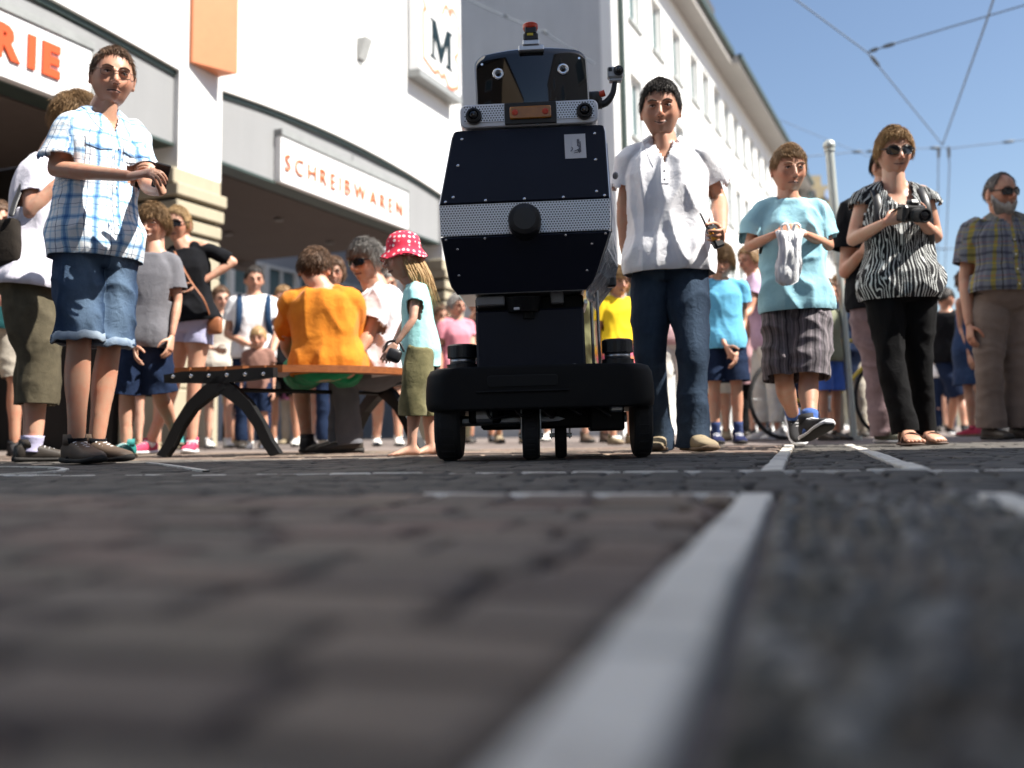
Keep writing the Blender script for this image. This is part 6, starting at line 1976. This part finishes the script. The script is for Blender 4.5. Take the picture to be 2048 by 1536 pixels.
# --- person hidden behind the zebra woman
person('person in black shirt and mauve trousers mostly hidden behind the zebra print woman', 1752, 5.9, 1.74, yaw=20, hyaw=20,
    ov=dict(RS=(1706, 415, 0), LS=(1812, 415, .02), head=(1775, 330, .05), RE=(1690, 545, .0), RW=(1722, 505, -.15), RH=(1736, 600, 0), LH=(1790, 600, 0), RK=(1752, 725, 0), LK=(1800, 725, .1), RA=(1772, 872, 0), LA=(1826, 868, .3)),
    top=dict(m=DARKCLOTH, sleeve=.66, ease=.03, sr=.085), legs=dict(kind='long', m=cloth('mauve_cotton', (.26, .18, .19), var=.2), w=1.15, cuff=.07, amp=.008), feet=dict(m=mat('olive_canvas', (.10, .10, .075), .85, var=.2), lace=SHOEW), hair=dict(SH_HAIR, m=H_DARK), toe=dict(R=20, L=20))

# --- right background
person('man in a black T-shirt and navy shorts walking away right of the zebra woman', 1908, 10.6, 1.56, yaw=150, hyaw=120, ov=dict(LE=(1912, 690, 0), RA=(1900, 872, .3), LA=(1930, 872, -.3), RK=(1908, 800, .0), LK=(1925, 800, -.15)), top=dict(m=DARKCLOTH, sleeve=.6, ease=.03), legs=dict(kind='short', m=DENS, name='shorts', len=.95, cuff=.1, w=1.15), feet=dict(m=SHOEK), hair=dict(SH_HAIR, m=H_DARK), vox=.014, skinm=SKT)
person('girl in a dark blue strappy dress with a bare arm beside the old man', 1958, 8.8, 1.46, yaw=-150, hyaw=-160, sex='k', ov=dict(LE=(1922, 655, -.05), LW=(1938, 710, -.15)), top=dict(m=cloth('navy_dress_cotton', (.025, .055, .13), (.015, .03, .08)), sleeve=0, hem=-.75, ease=.02, flare=.075, high=False), legs=dict(kind='short', m=DENS, name='shorts', len=.3),
    feet=dict(m=SHOER, sole=SOLEG), hair=dict(m=H_BROWN, front=.4, temple=.1, side=-.4, back=-.9, thick=.018), vox=.013, skinm=SKT, age=.7)
person('far man in white shirt and blue jeans seen right of the black trousers', 1892, 15.0, 1.68, yaw=160, top=dict(m=WHITEC, sleeve=.6), legs=dict(kind='long', m=DENS), feet=dict(m=SHOEB, sole=SOLEB), hair=dict(SH_HAIR, m=H_DARK), vox=.016)
person('child in blue shorts and grey green top half hidden by the striding boy', 1662, 7.6, 1.22, yaw=30, sex='k', top=dict(m=cloth('grey_green_jersey', (.25, .26, .18)), sleeve=.5, ease=.025), legs=dict(kind='short', m=cloth('royal_blue_nylon', (.07, .16, .56)), name='shorts', len=.9, cuff=.1), feet=dict(m=SHOEB, sole=SOLEB), hair=dict(SH_HAIR, m=H_BROWN), vox=.013, skinm=SKT)
person('person in a blue shirt beyond the lamp post, turned sideways', 1728, 11.5, 1.62, yaw=-80, top=dict(m=cloth('mid_blue_jersey', (.13, .28, .45)), sleeve=.6), legs=dict(kind='short', m=KHAKI, name='shorts', len=.9), feet=dict(m=SHOEB, sole=SOLEB), hair=dict(SH_HAIR, m=H_BROWN), vox=.016)
# --- behind the robot and jeans
def summer():
    k = NT('yellow_pink_print'); k.set(.85, 0, .25)
    sp = k.n('ShaderNodeSeparateXYZ'); k.l(k.coord(), sp.inputs[0])
    n1 = k.noise(9, 3, .6, k.coord())
    f = k.math('ADD', k.math('MULTIPLY', sp.outputs[2], 1.0), k.math('MULTIPLY', n1, .45))
    k.base(k.ramp(f, [(.0, (.78, .10, .28)), (.86, (.80, .14, .30)), (.95, (.84, .33, .03)), (1.0, (.90, .62, .02))]))
    return k.mat
SUMMER = summer()
person('girl in a bright yellow and pink dress standing behind the robot', 1244, 7.4, 1.30, yaw=20, sex='k', bulk=1.08, ov=dict(), top=dict(m=SUMMER, sleeve=.6, hem=-.75, ease=.03, flare=.07), legs=dict(kind='short', m=SHOER, name='shorts', len=.4), feet=dict(m=SHOET, sole=SOLEG), hair=dict(m=H_BLOND, front=.4, temple=.1, side=-.3, back=-.7, thick=.014), vox=.012, age=.7)
person('bare legged woman in a beige skirt half hidden behind the polo man', 1432, 8.8, 1.64, yaw=-10, sex='f', top=dict(m=cloth('cream_jersey', (.62, .56, .46)), sleeve=.5, hem=-.95, flare=.03), legs=dict(kind='short', m=KHAKI, name='shorts', len=.5), feet=dict(m=SHOET, sole=SOLEG), hair=dict(SH_HAIR, m=H_SAND, side=-.3, back=-.8), vox=.015)
person('woman in white trousers standing directly behind the jeans of the polo man', 1352, 8.2, 1.62, yaw=5, sex='f', top=dict(m=cloth('rose_jersey', (.6, .4, .42)), sleeve=.5), legs=dict(kind='long', m=cloth('white_linen', (.70, .70, .66)), w=1.1), feet=dict(m=SHOEW), hair=dict(SH_HAIR, m=H_BROWN, side=-.3, back=-.8), vox=.015)
K = [
 ('bare legged person in tan sandals seen between the robot wheels', 1022, 9.4, 1.62, 10, 'f', cloth('teal_jersey', (.05, .3, .3)), .55, SHOET),
 ('person in cream shorts whose pale shins show under the robot', 1072, 11.2, 1.70, -20, 'm', cloth('cream_jersey', (.62, .56, .46)), .8, SHOEW),
 ('person in brown shoes standing behind the right robot wheel', 1190, 9.0, 1.66, 15, 'f', cloth('olive_jersey', (.2, .2, .1)), .6, SHOEBR),
 ('person in light shoes behind the robot beside the right wheel', 1228, 9.9, 1.60, -15, 'f', cloth('white_jersey', (.7, .7, .7)), .7, SHOEW),
 ('distant person in dark clothes behind the left robot wheel', 958, 11.0, 1.62, 10, 'm', DARKCLOTH, .9, SHOEK),
 ('woman with bare legs in a pale dress left of the rucksack man', 436, 9.9, 1.60, 25, 'f', cloth('cream_dress', (.6, .55, .48)), .5, SHOEW),
 ('child in dark blue with pale legs under the bench end', 470, 10.6, 1.30, -5, 'k', DENS, .7, SHOET),
 ('person in dark shorts whose pale legs show below the bench seat', 566, 10.2, 1.64, 5, 'm', DARKCLOTH, .9, SHOEW),
 ('person with bare shins under the seat behind the orange shirt', 640, 9.6, 1.60, -15, 'f', cloth('pale_grey_jersey', (.45, .45, .48)), .6, SHOEW),
 ('person in white trainers beyond the right bench leg', 775, 9.0, 1.58, 12, 'm', cloth('grey_poplin', (.3, .3, .34)), .85, SHOEW),
 ('person in dark teal shirt in the shade at the left edge', -22, 6.6, 1.70, 40, 'm', cloth('dark_teal_jersey', (.01, .06, .065)), .9, SHOEK),
 ('barefoot looking child with socks and sandals behind the grey shirt boy', 296, 7.6, 1.20, 15, 'k', cloth('pale_pink_jersey', (.6, .42, .44)), .7, SHOET),
 ('distant walker in a red shirt far down the street', 1936, 19.0, 1.72, 150, 'm', cloth('dull_red_jersey', (.35, .07, .06)), .9, SHOEK),
 ('distant walker in a grey shirt far down the street', 1968, 17.0, 1.70, 20, 'm', cloth('grey_poplin', (.3, .3, .34)), .9, SHOEK),
 ('distant walker in a dark shirt far behind the zebra woman', 1868, 20.0, 1.72, 160, 'm', DARKCLOTH, .9, SHOEK),
 ('distant person in orange far behind the zebra woman', 1880, 17.0, 1.66, -20, 'f', cloth('burnt_orange_jersey', (.5, .2, .05)), .7, SHOEB),
 ('distant woman in white beside the lamp post', 1640, 13.0, 1.64, 30, 'f', WHITEC, .6, SHOEW),
 ('distant man in pale blue behind the striding boy', 1522, 12.0, 1.72, -30, 'm', cloth('pale_blue_poplin', (.4, .5, .6)), .9, SHOEK),
 ('woman in a grey green dress far behind the jeans', 1405, 12.5, 1.62, 10, 'f', cloth('grey_green_jersey', (.25, .26, .18)), .6, SHOET),
 ('woman in a dusty pink top behind the striding boy, arms down', 1502, 10.6, 1.62, 15, 'f', cloth('dusty_pink_jersey', (.5, .3, .32)), 1.0, SHOEB),
 ('man in an olive shirt far behind the gap between the two boys', 1612, 11.0, 1.70, -20, 'm', cloth('olive_jersey', (.2, .2, .1)), 1.0, SHOEBR),
 ('child in a red top near the parked bicycle', 1640, 9.4, 1.15, 20, 'k', cloth('bright_red_jersey', (.5, .05, .05)), .7, SHOEW),
 ('woman in navy behind the slim post', 1696, 9.8, 1.60, -10, 'f', DENS, 1.0, SHOEB),
 ('man in a brown shirt behind the mauve trousers', 1740, 13.5, 1.70, 160, 'm', cloth('brown_poplin', (.16, .10, .07)), 1.0, SHOEB),
 ('child in a pale shirt behind the right side of the robot', 1300, 9.6, 1.15, 10, 'k', cloth('pale_grey_jersey', (.45, .45, .48)), .8, SHOET),
 ('man in a dark checked shirt beyond the pink shirt woman', 885, 12.4, 1.70, 20, 'm', cloth('dark_grey_poplin', (.08, .08, .1)), 1.0, SHOEB),
 ('woman in a plum top beneath the arcade behind the orange shirt', 585, 13.0, 1.64, -15, 'f', cloth('plum_jersey', (.2, .06, .12)), 1.0, SHOET),
 ('man in a blue shirt beneath the arcade behind the toddler', 470, 13.4, 1.72, 20, 'm', cloth('mid_blue_jersey', (.13, .28, .45)), 1.0, SHOEB),
 ('distant person in black beyond the old man', 1992, 14.0, 1.70, -40, 'm', DARKCLOTH, 1.0, SHOEK),
]
HS = [H_BROWN, H_DARK, H_SAND, H_BLOND, H_GREY]
LG = [DENS, KHAKI, cloth('stone_cotton', (.4, .36, .3)), cloth('black_trouser', (.0045, .0045, .0055), var=.3)]
for i, (lab, px, Y, H, yw, sx, m_, ln, sh) in enumerate(K):
    po = [{}, dict(RE_l=(-.14, .02, .64), RW_l=(-.05, .16, .60)), dict(LE_l=(.20, -.05, .67), LW_l=(.10, .04, .56)), dict(RE_l=(-.14, .09, .70), RW_l=(-.04, .14, .87)),
          dict(RE_l=(-.14, .02, .64), RW_l=(-.03, .15, .57), LE_l=(.14, .02, .64), LW_l=(.03, .15, .56))][(i * 3 + 1) % 5]
    po = dict(po)
    if i % 3 == 0: po.update(LA_l=(.05, .12, .046), LK_l=(.055, .09, .285), RA_l=(-.055, -.11, .046), RK_l=(-.05, .03, .28))
    if i % 3 == 1: po.update(LA_l=(.085, .02, .046), LK_l=(.075, .04, .285))
    person(lab, px, Y, H, yaw=yw, sex=sx, ov=po, hyaw=yw + (i * 37 % 50) - 25, bulk=.92 + (i * 29 % 24) / 100, top=dict(m=m_, sleeve=.6, hem=-.1 if sx != 'f' else -.6, flare=.0 if sx != 'f' else .03, ease=.02), legs=dict(kind='long' if ln > .95 else 'short', m=LG[i % 4], name='trousers' if ln > .95 else 'shorts', len=ln),
           feet=dict(m=sh, sole=SOLEB), hair=dict(SH_HAIR, m=HS[i % 5], side=.1 if sx == 'm' else -.3, back=-.5 if sx == 'm' else -.8, thick=.012), vox=.018 if Y > 11 else .015, skinm=(SK, SKT, SKP)[i % 3])
bpy.data.objects.remove(_tmp)
# ------------------------------------------------------------------ bench
WOOD = None
def wood():
    k = NT('orange_stained_wood'); k.set(.5, 0, .4)
    mp = k.n('ShaderNodeMapping'); mp.inputs['Scale'].default_value = (3, 30, 60); k.l(k.coord(), mp.inputs[0])
    n1 = k.noise(1.5, 5, .65, mp.outputs[0], .8)
    k.base(k.ramp(n1, [(.3, (.15, .042, .012)), (.7, (.27, .085, .02))])); k.bump(n1, .2, .003)
    return k.mat
WOOD = wood()
IRON = mat('black_cast_iron', (.007, .007, .0075), .55, spec=.3, var=.25, bump=.25, bs=140)
b0 = G(332, 5.42); b1 = G(548, 5.30)
c0 = G(700, 6.55); c1 = G(838, 5.85)
org = (b0 + b1) / 2
bench = thing('bench', 'curved public bench with black cast iron arched legs and orange wooden slats', 'bench', org)
def frame_(p, q, nm):
    d = (q - p); L = d.length; d.normalize(); n_ = Vector((-d.y, d.x, 0))
    k = L / .62
    top = [(0, .425), (.02, .452), (.12, .462), (.31, .458), (.50, .470), (.60, .472), (.62, .462)]
    low = [(.62, .415), (.52, .400), (.46, .375), (.50, .30), (.56, .20), (.60, .10), (.635, .03), (.68, 0), (.58, 0), (.545, .05), (.50, .15), (.44, .25), (.38, .32), (.31, .345),
           (.24, .32), (.17, .25), (.11, .15), (.065, .05), (.03, 0), (-.08, 0), (-.03, .03), (.01, .10), (.06, .20), (.14, .30), (.19, .36), (.16, .385), (.08, .395), (.0, .400)]
    poly = [(x * k, z) for x, z in top + low]
    # split into pieces that stay simple when filled
    mb = MB(); O = p - org
    parts = [[(0, .40), (0, .425), (.02, .452), (.12, .462), (.31, .458), (.50, .470), (.60, .472), (.62, .462), (.62, .415), (.52, .40), (.31, .385), (.08, .395)]]
    def ribbon(c, w_, zc=.028):
        rings = []
        for i, (x, z) in enumerate(c):
            a = c[max(i - 1, 0)]; b = c[min(i + 1, len(c) - 1)]
            t = Vector((b[0] - a[0], b[1] - a[1])).normalized(); nn = Vector((-t.y, t.x)) * (w_[i] / 2)
            pts = [(x + nn.x, z + nn.y, -zc), (x + nn.x, z + nn.y, zc), (x - nn.x, z - nn.y, zc), (x - nn.x, z - nn.y, -zc)]
            rings.append([O + d * (u * k) + Z3 * max(v_, 0.001) + n_ * e for u, v_, e in pts])
        mb.loft(rings)
    ribbon([(-.005, .425), (.10, .432), (.31, .425), (.50, .438), (.625, .445)], [.045, .062, .068, .066, .05])
    ribbon([(.33, .40), (.24, .345), (.15, .27), (.08, .17), (.03, .07), (-.015, .0)], [.08, .075, .062, .055, .055, .062])
    ribbon([(.29, .40), (.38, .345), (.47, .27), (.54, .17), (.59, .07), (.635, .0)], [.08, .075, .062, .055, .055, .062], .026)
    o = mb.build(nm, IRON, bench)
    for i in range(6):
        m = lathe([(0, .011), (.004, .010), (.007, .004)], O + d * ((.05 + i * .104) * k) + Z3 * .436 - n_ * .028, -n_, n=10)
        m.build('bolt', CHROME, o)
frame_(b0, b1, 'end_frame'); frame_(c0, c1, 'end_frame')
for i in range(6):
    t0, t1 = (i + .06) / 6, (i + .94) / 6
    A, B_, C_, D_ = b0.lerp(b1, t0), b0.lerp(b1, t1), c0.lerp(c1, t1), c0.lerp(c1, t0)
    mb = MB()
    e = (c0 + c1 - b0 - b1).normalized() * .035
    A, B_, C_, D_ = A + e * (1.6 if i > 3 else 0.9), B_ + e * (1.6 if i > 3 else .9), C_ - e * .5, D_ - e * .5
    z0, z1 = (.456, .488) if i < 5 else (.448, .487)
    # bent in plan like the bench
    rings = []
    for s_ in np.linspace(0, 1, 8):
        bow = Vector((.05, -.09, 0)) * math.sin(math.pi * s_)
        p_, q_ = A.lerp(D_, s_) + bow - org, B_.lerp(C_, s_) + bow - org
        rings.append([p_ + Z3 * z0, q_ + Z3 * z0, q_ + Z3 * z1, p_ + Z3 * z1])
    mb.loft(rings); mb.build('slat', WOOD, bench)
mb = MB(); mb.tube([(b0 + b1) / 2 - org + Z3 * .36, (c0 + c1) / 2 - org + Z3 * .36], [.012, .012], n=8); mb.build('tie_rod', IRON, bench, smooth=True)

# ------------------------------------------------------------------ things people hold
def held(name, label, cat, loc): return thing(name, label, cat, loc)
def wj(key, j): X = CAST[key]; return X['rl'] + X['J'][j]
# phone in the hands of the man in the checked shirt
c = P(322, 352, 4.16)
ph = held('mobile_phone', 'dark mobile phone held up by the man in the checked shirt', 'phone', c)
M = Matrix.Rotation(R(35), 3, 'Z') @ Matrix.Rotation(R(-50), 3, 'X') @ Matrix.Rotation(R(18), 3, 'Y')
mb = MB(); mb.box((0, 0, 0), (.062, .118, .010), M, bev=.004); mb.build('case', BLACK, ph)
mb = MB(); mb.box(M @ Vector((0, 0, .0056)), (.054, .096, .0012), M); mb.build('screen', mat('phone_screen', (.03, .035, .045), .08, spec=.8, var=0), ph)
# walkie-talkie
c = P(1430, 474, 4.42)
wt = held('walkie_talkie', 'black and orange walkie talkie in the hand of the polo shirt man', 'radio', c)
M = Matrix.Rotation(R(-22), 3, 'Y') @ Matrix.Rotation(R(20), 3, 'Z')
mb = MB(); mb.box((0, 0, 0), (.052, .034, .105), M, bev=.008); mb.build('radio_body', BLACK, wt)
mb = MB(); mb.box(M @ Vector((-.012, -.016, .010)), (.040, .012, .05), M, bev=.004); mb.build('front_panel', mat('orange_yellow_plastic', (.75, .32, .02), .5), wt)
mb = MB(); mb.cyl(M @ Vector((-.018, .0, .05)), M @ Vector((-.020, 0, .125)), .006, .004, n=10); mb.build('antenna', RUBBER, wt)
mb = MB(); mb.cyl(M @ Vector((.012, 0, .052)), M @ Vector((.012, 0, .066)), .008, n=12); mb.build('volume_knob', GREYP, wt)
# wrist watch goes with the man
# camera held by the woman in the zebra top
c = P(1822, 428, 4.92)
cm = held('camera', 'black camera with a large round lens held by the zebra print woman', 'camera', c)
M = Matrix.Rotation(R(12), 3, 'Z') @ Matrix.Rotation(R(14), 3, 'X')
mb = MB(); mb.box((0, .0, .004), (.132, .058, .085), M, bev=.012, seg=2); mb.box(M @ Vector((.004, 0, .055)), (.058, .05, .034), M, bev=.012); mb.box(M @ Vector((-.05, -.02, .0)), (.034, .04, .086), M, bev=.012); mb.build('camera_body', BLACK, cm)
l = lathe([(0, .036), (.02, .037), (.024, .033), (.055, .034), (.058, .037), (.082, .037), (.084, .031), (.074, .028)], M @ Vector((.006, -.029, -.004)), M @ Vector((0, -1, 0)), n=32); lo = l.build('lens_barrel', RUBBER, cm)
l = lathe([(.0, .029), (.006, .018), (.008, .001)], M @ Vector((.006, -.102, -.004)), M @ Vector((0, -1, 0)), n=24); l.build('front_glass', LENS, lo, smooth=True)
mb = MB(); mb.box(M @ Vector((.045, -.030, -.020)), (.016, .003, .022), M); mb.build('badge', WHITE, cm)
# camera strap round her neck
mb = MB(); X = CAST['zebra']
p0 = X['rl'] + X['smid']
mb.tube([c + M @ Vector((-.07, 0, .03)) - c, (p0 + X['lat'] * -.085 + X['fwd'] * .12 + X['up'] * -.12) - c, (p0 + X['lat'] * -.07 + X['fwd'] * .03 + X['up'] * .055) - c, (p0 + X['fwd'] * -.06 + X['up'] * .085) - c, (p0 + X['lat'] * .07 + X['fwd'] * .03 + X['up'] * .055) - c, (p0 + X['lat'] * .085 + X['fwd'] * .12 + X['up'] * -.12) - c, c + M @ Vector((.07, 0, .03)) - c], [.010] * 7, n=8, sub=4, flat=.3)
mb.build('neck_strap', BLACK, cm, smooth=True)
# plastic bag held by the boy
def bag():
    c = P(1580, 468, 4.60)
    r = held('plastic_bag', 'crumpled white plastic bag in the hands of the striding boy', 'bag', c)
    rows = [(0.012, .066, .018), (-.03, .056, .024), (-.07, .052, .026), (-.11, .058, .030), (-.15, .062, .030), (-.19, .060, .027), (-.225, .052, .020), (-.240, .030, .010), (-.243, .010, .004)]
    rings = []; rr = random.Random(4); n = 40
    for i, (z, a, b) in enumerate(rows + []):
        off = -.040 * (i / 8) ** 1.2
        rings.append([Vector((a * math.cos(q) * (1 + .18 * noise.noise(Vector((math.cos(q) * 2, math.sin(q) * 2, z * 14)))) + off, b * math.sin(q) + .020 * noise.noise(Vector((math.cos(q) * 3 + 5, math.sin(q) * 3, z * 18))) - .01, z + .012 * noise.noise(Vector((q, z * 5, 3))))) for q in np.linspace(0, 2 * math.pi, n, endpoint=False)])
    mb = MB(); mb.loft(rings)
    v, nr, F = None, None, None
    k = NT('thin_white_plastic'); k.set(.35, 0, .5, trans=.0)
    co = k.coord(); k.base((.86, .87, .89)); k.bump(k.noise(38, 5, .75, co, 2.0), .45, .02)
    mb.build('bag', k.mat, r, smooth=True)
    mb = MB()
    for sx in (-1, 1): mb.tube([(sx * .03, -.01, .0), (sx * .045, -.02, .03), (sx * .022, -.025, .045), (sx * .008, -.02, .01)], [.008, .007, .007, .008], n=8, sub=4, flat=.4)
    mb.build('handles', k.mat, r, smooth=True)
bag()
# dark hand bag between the girl and the grey haired man
c = P(788, 702, 4.62)
r = held('hand_bag', 'small black bag held low by the red hat girl', 'bag', c)
mb = MB(); mb.box((0, 0, -.02), (.07, .04, .065), Matrix.Rotation(R(20), 3, 'Y'), bev=.02, seg=3); mb.build('pouch', BLACK, r, smooth=True)
mb = MB(); mb.tube([(-.04, 0, .0), (-.03, 0, .04), (.02, 0, .045), (.045, 0, .0)], [.006] * 4, n=8, sub=4); mb.build('handle', BLACK, r, smooth=True)
# rucksack on the man behind the bench
def straps(X, m):
    r = X['root']; sm, lat, fw, up = X['smid'], X['lat'], X['fwd'], X['up']
    for sx in (-1, 1):
        o = lat * (sx * .125)
        mb = MB(); mb.tube([sm + o + fw * -.13 + up * -.25, sm + o + fw * -.10 + up * -.02, sm + o + up * .055, sm + o * 1.02 + fw * .125 + up * -.06, sm + o * 1.08 + fw * .15 + up * -.22, sm + o * 1.3 + fw * .08 + up * -.34], [.030] * 6, n=10, sub=4, flat=.35, flatdir=fw)
        mb.build('rucksack_strap', m, r, smooth=True)
straps(pk, cloth('dark_blue_webbing', (.015, .04, .09)))
rk = thing('rucksack', 'dark blue rucksack on the back of the man behind the bench', 'bag', pk['rl'] + pk['smid'] - pk['fwd'] * .2)
mb = MB(); mb.box((0, .02, -.22), (.30, .16, .46), Matrix.Rotation(R(14), 3, 'Z'), bev=.06, seg=3); mb.build('pack', cloth('dark_blue_nylon', (.015, .035, .08)), rk, smooth=True)
mb = MB(); mb.tube([(-.04, 0, .0), (-.03, -.02, .05), (.03, -.02, .05), (.04, 0, .0)], [.008] * 4, n=8); mb.build('grab_handle', BLACK, rk, smooth=True)
# black shoulder bag at the left edge
c = P(22, 470, 4.72)
r = held('shoulder_bag', 'dark shoulder bag on the back of the white shirt person at the left edge', 'bag', c)
mb = MB(); mb.box((-.04, .06, -.03), (.13, .10, .24), Matrix.Rotation(R(-10), 3, 'Y'), bev=.03, seg=3); mb.build('pouch', cloth('dark_brown_canvas', (.025, .02, .016), var=.3), r, smooth=True)
mb = MB(); q = P(72, 322, 4.88) - c; mb.tube([(.0, 0, .1), q * .5 + Vector((-.02, -.02, 0)), q, q + Vector((.12, .06, -.10))], [.014] * 4, n=8, sub=4, flat=.35); mb.build('strap', BLACK, r, smooth=True)
# tan strap bag of the woman with her hand on her hip
c = P(424, 640, 6.80)
r = held('strap_bag', 'small tan strap bag hanging at the hip of the lavender shorts woman', 'bag', c)
mb = MB(); mb.box((0.02, 0, -.04), (.10, .06, .12), bev=.02, seg=2); mb.build('pouch', mat('tan_leather', (.28, .10, .04), .5, var=.15), r, smooth=True)
mb = MB(); mb.tube([P(350, 505, 6.70) - c, P(380, 560, 6.68) - c, P(408, 600, 6.68) - c, (.0, -.02, .0)], [.012] * 4, n=8, sub=4, flat=.35); mb.build('strap', mat('tan_leather', (.28, .10, .04), .5, var=.15), r, smooth=True)

# ------------------------------------------------------------------ lamp post, bicycle, wires
def pole():
    b = G(1708, 7.6); t = P(1659, 300, 7.6)
    r = thing('slim_post', 'slim pale metal post with a ball finial behind the striding boy', 'post', b)
    t = t - b; d = t.normalized()
    m = mat('galvanised_metal', (.50, .53, .50), .42, .5, var=.08)
    mb = MB(); mb.cyl((0, 0, .0), d * (t.length * .62), .026, .026, n=20); mb.cyl(d * (t.length * .62), t, .034, .034, n=20); mb.build('shaft', m, r, smooth=False)
    mb = MB(); mb.ell(t + d * .035, (.048, .048, .048), n=24); k = mb.build('ball', m, r, smooth=True)
    mb = MB(); mb.cyl(t - d * .012, t + d * .004, .042, n=20); mb.build('collar', m, r)
    mb = MB(); mb.cyl(Vector((0, 0, .001)), Vector((0, 0, .03)), .06, n=20); mb.build('foot_plate', m, r)
    mb = MB(); mb.cyl(d * (t.length * .60), d * (t.length * .64), .040, n=20); mb.build('collar', m, r)
pole()
def bicycle():
    r = thing('bicycle', 'dark bicycle with a yellow frame part parked behind the slim post', 'bicycle', G(1672, 8.4))
    dx = Vector((math.cos(R(20)), math.sin(R(20)), 0)); 
    Wc = (dx * -.50 + Z3 * .34, dx * .54 + Z3 * .34)
    ay = dx.cross(Z3)
    for c in Wc:
        mb = MB(); pts = [c + dx * (.32 * math.cos(a)) + Z3 * (.32 * math.sin(a)) for a in np.linspace(0, 2 * math.pi, 33)]
        mb.tube(pts, [.018] * 33, n=8, sub=1, roundcap=False); o = mb.build('wheel', RUBBER, r, smooth=True)
        mb = MB()
        for k in range(14):
            a = 2 * math.pi * k / 14; mb.cyl(c, c + dx * (.31 * math.cos(a)) + Z3 * (.31 * math.sin(a)), .0018, n=4)
        mb.cyl(c - ay * .04, c + ay * .04, .02, n=12); mb.build('spokes', STEEL, o)
    bb = dx * -.05 + Z3 * .30; st = dx * -.18 + Z3 * .82; hd = dx * .36 + Z3 * .84; hd2 = dx * .40 + Z3 * .68
    mb = MB()
    for a, b in ((bb, st), (bb, hd2), (st, hd), (bb, Wc[0]), (st, Wc[0]), (hd, hd2), (hd2, Wc[1])): mb.tube([a, b], [.016, .016], n=10)
    mb.build('frame', mat('yellow_paint', (.62, .45, .03), .35, var=.1), r, smooth=True)
    mb = MB(); mb.ell(st + Z3 * .08, (.13, .07, .04), Matrix.Rotation(R(20), 3, 'Z')); mb.cyl(st, st + Z3 * .07, .013); mb.build('saddle', BLACK, r, smooth=True)
    mb = MB(); mb.tube([hd + Z3 * .16 - ay * .28 - dx * .06, hd + Z3 * .18 - ay * .1, hd + Z3 * .15, hd + Z3 * .18 + ay * .1, hd + Z3 * .16 + ay * .28 - dx * .06], [.013] * 5, n=8); mb.cyl(hd, hd + Z3 * .15, .014); mb.build('handlebar', BLACK, r, smooth=True)
    mb = MB(); mb.box(hd + dx * .16 + Z3 * .05, (.26, .30, .2), Matrix.Rotation(R(20), 3, 'Z'), bev=.02); mb.build('basket', mat('dark_wire', (.03, .03, .03), .6), r)
    mb = MB(); mb.cyl(bb - ay * .06, bb + ay * .06, .07, n=20); mb.build('crank', STEEL, r)
    mb = MB(); mb.tube([bb + ay * .05, dx * -.1 + Z3 * .01 + ay * .18], [.010, .010], n=8); mb.build('kickstand', STEEL, r, smooth=True)
bicycle()
WIRE = mat('wire_grey', (.10, .13, .17), .6, var=.1)
INS = mat('insulator_grey', (.06, .08, .10), .5)
def wire(label, pts, r_=.011, ins=(), group=None):
    P_ = [P(*p) for p in pts]
    o = P_[0].copy()
    t = thing('overhead_wire', label, 'wire', o, group=group)
    q = []
    for i in range(len(P_) - 1):
        for s_ in range(6): q.append(P_[i].lerp(P_[i + 1], s_ / 6) - o)
    q.append(P_[-1] - o)
    mb = MB(); mb.tube(q, [r_] * len(q), n=6, sub=1); mb.build('cable', WIRE, t, smooth=True)
    for (a, b) in ins:
        mb = MB(); p, q_ = P(*a) - o, P(*b) - o
        mb.tube([p, p.lerp(q_, .25), p.lerp(q_, .75), q_], [.018, .034, .034, .018], n=10, sub=2); mb.build('insulator', INS, t, smooth=True)
wire('span wire from the top middle down to the tram wire joint right of the woman', [(1560, -24, 13.0), (1736, 106, 15.5), (1885, 290, 21.0)], .012, [((1742, 112, 15.6), (1758, 132, 15.9))])
wire('cross wire rising from the span wire to the right edge with a dark insulator', [(1736, 104, 15.5), (1800, 84, 15.3), (2070, 4, 14.0)], .012, [((1740, 103, 15.5), (1756, 97, 15.4)), ((1766, 94, 15.4), (1790, 87, 15.3))])
wire('steep wire from the top right edge down to the tram wire joint', [(1996, -30, 12.5), (1972, 45, 14.0), (1885, 290, 21.0)], .014)
wire('level cross wire through the tram wire joint above the old man', [(1560, 318, 20.0), (1700, 305, 20.4), (1862, 296, 21.0), (1908, 296, 21.0), (2020, 283, 21.0), (2090, 276, 21.0)], .010, [((1706, 304, 20.4), (1722, 303, 20.4)), ((1734, 303, 20.4), (1748, 302, 20.4)), ((2006, 285, 21.0), (2028, 282, 21.0)), ((1860, 296, 21.0), (1880, 296, 21.0))])
wire('left of the two parallel tram wires dropping from the joint', [(1878, 293, 21.0), (1876.5, 330, 22.5), (1875, 560, 40.0), (1868, 790, 120.0)], .014, [((1877.5, 294, 21.0), (1877, 316, 21.6))], group='tram contact wires')
wire('right of the two parallel tram wires dropping from the joint', [(1896, 293, 21.0), (1899, 330, 22.5), (1889, 560, 40.0), (1876, 790, 120.0)], .014, [((1897, 294, 21.0), (1898, 316, 21.6))], group='tram contact wires')
wire('low cross wire between the zebra print woman and the old man', [(1600, 503, 40.0), (1880, 498, 40.0), (2060, 494, 40.0)], .02, [((1882, 498, 40.0), (1892, 498, 40.0))])
wire('thin light chain cable crossing the grey end wall behind the robot head', [(925, -6, 18.5), (985, 22, 18.8), (1090, 66, 19.3), (1190, 128, 20.4)], .016, [((1008, 30, 18.9), (1016, 34, 18.9)), ((1086, 62, 19.2), (1096, 68, 19.3))])
wire('faint wire slanting down to the slim post', [(1560, 240, 24.0), (1680, 290, 24.0), (1760, 322, 24.0)], .008)
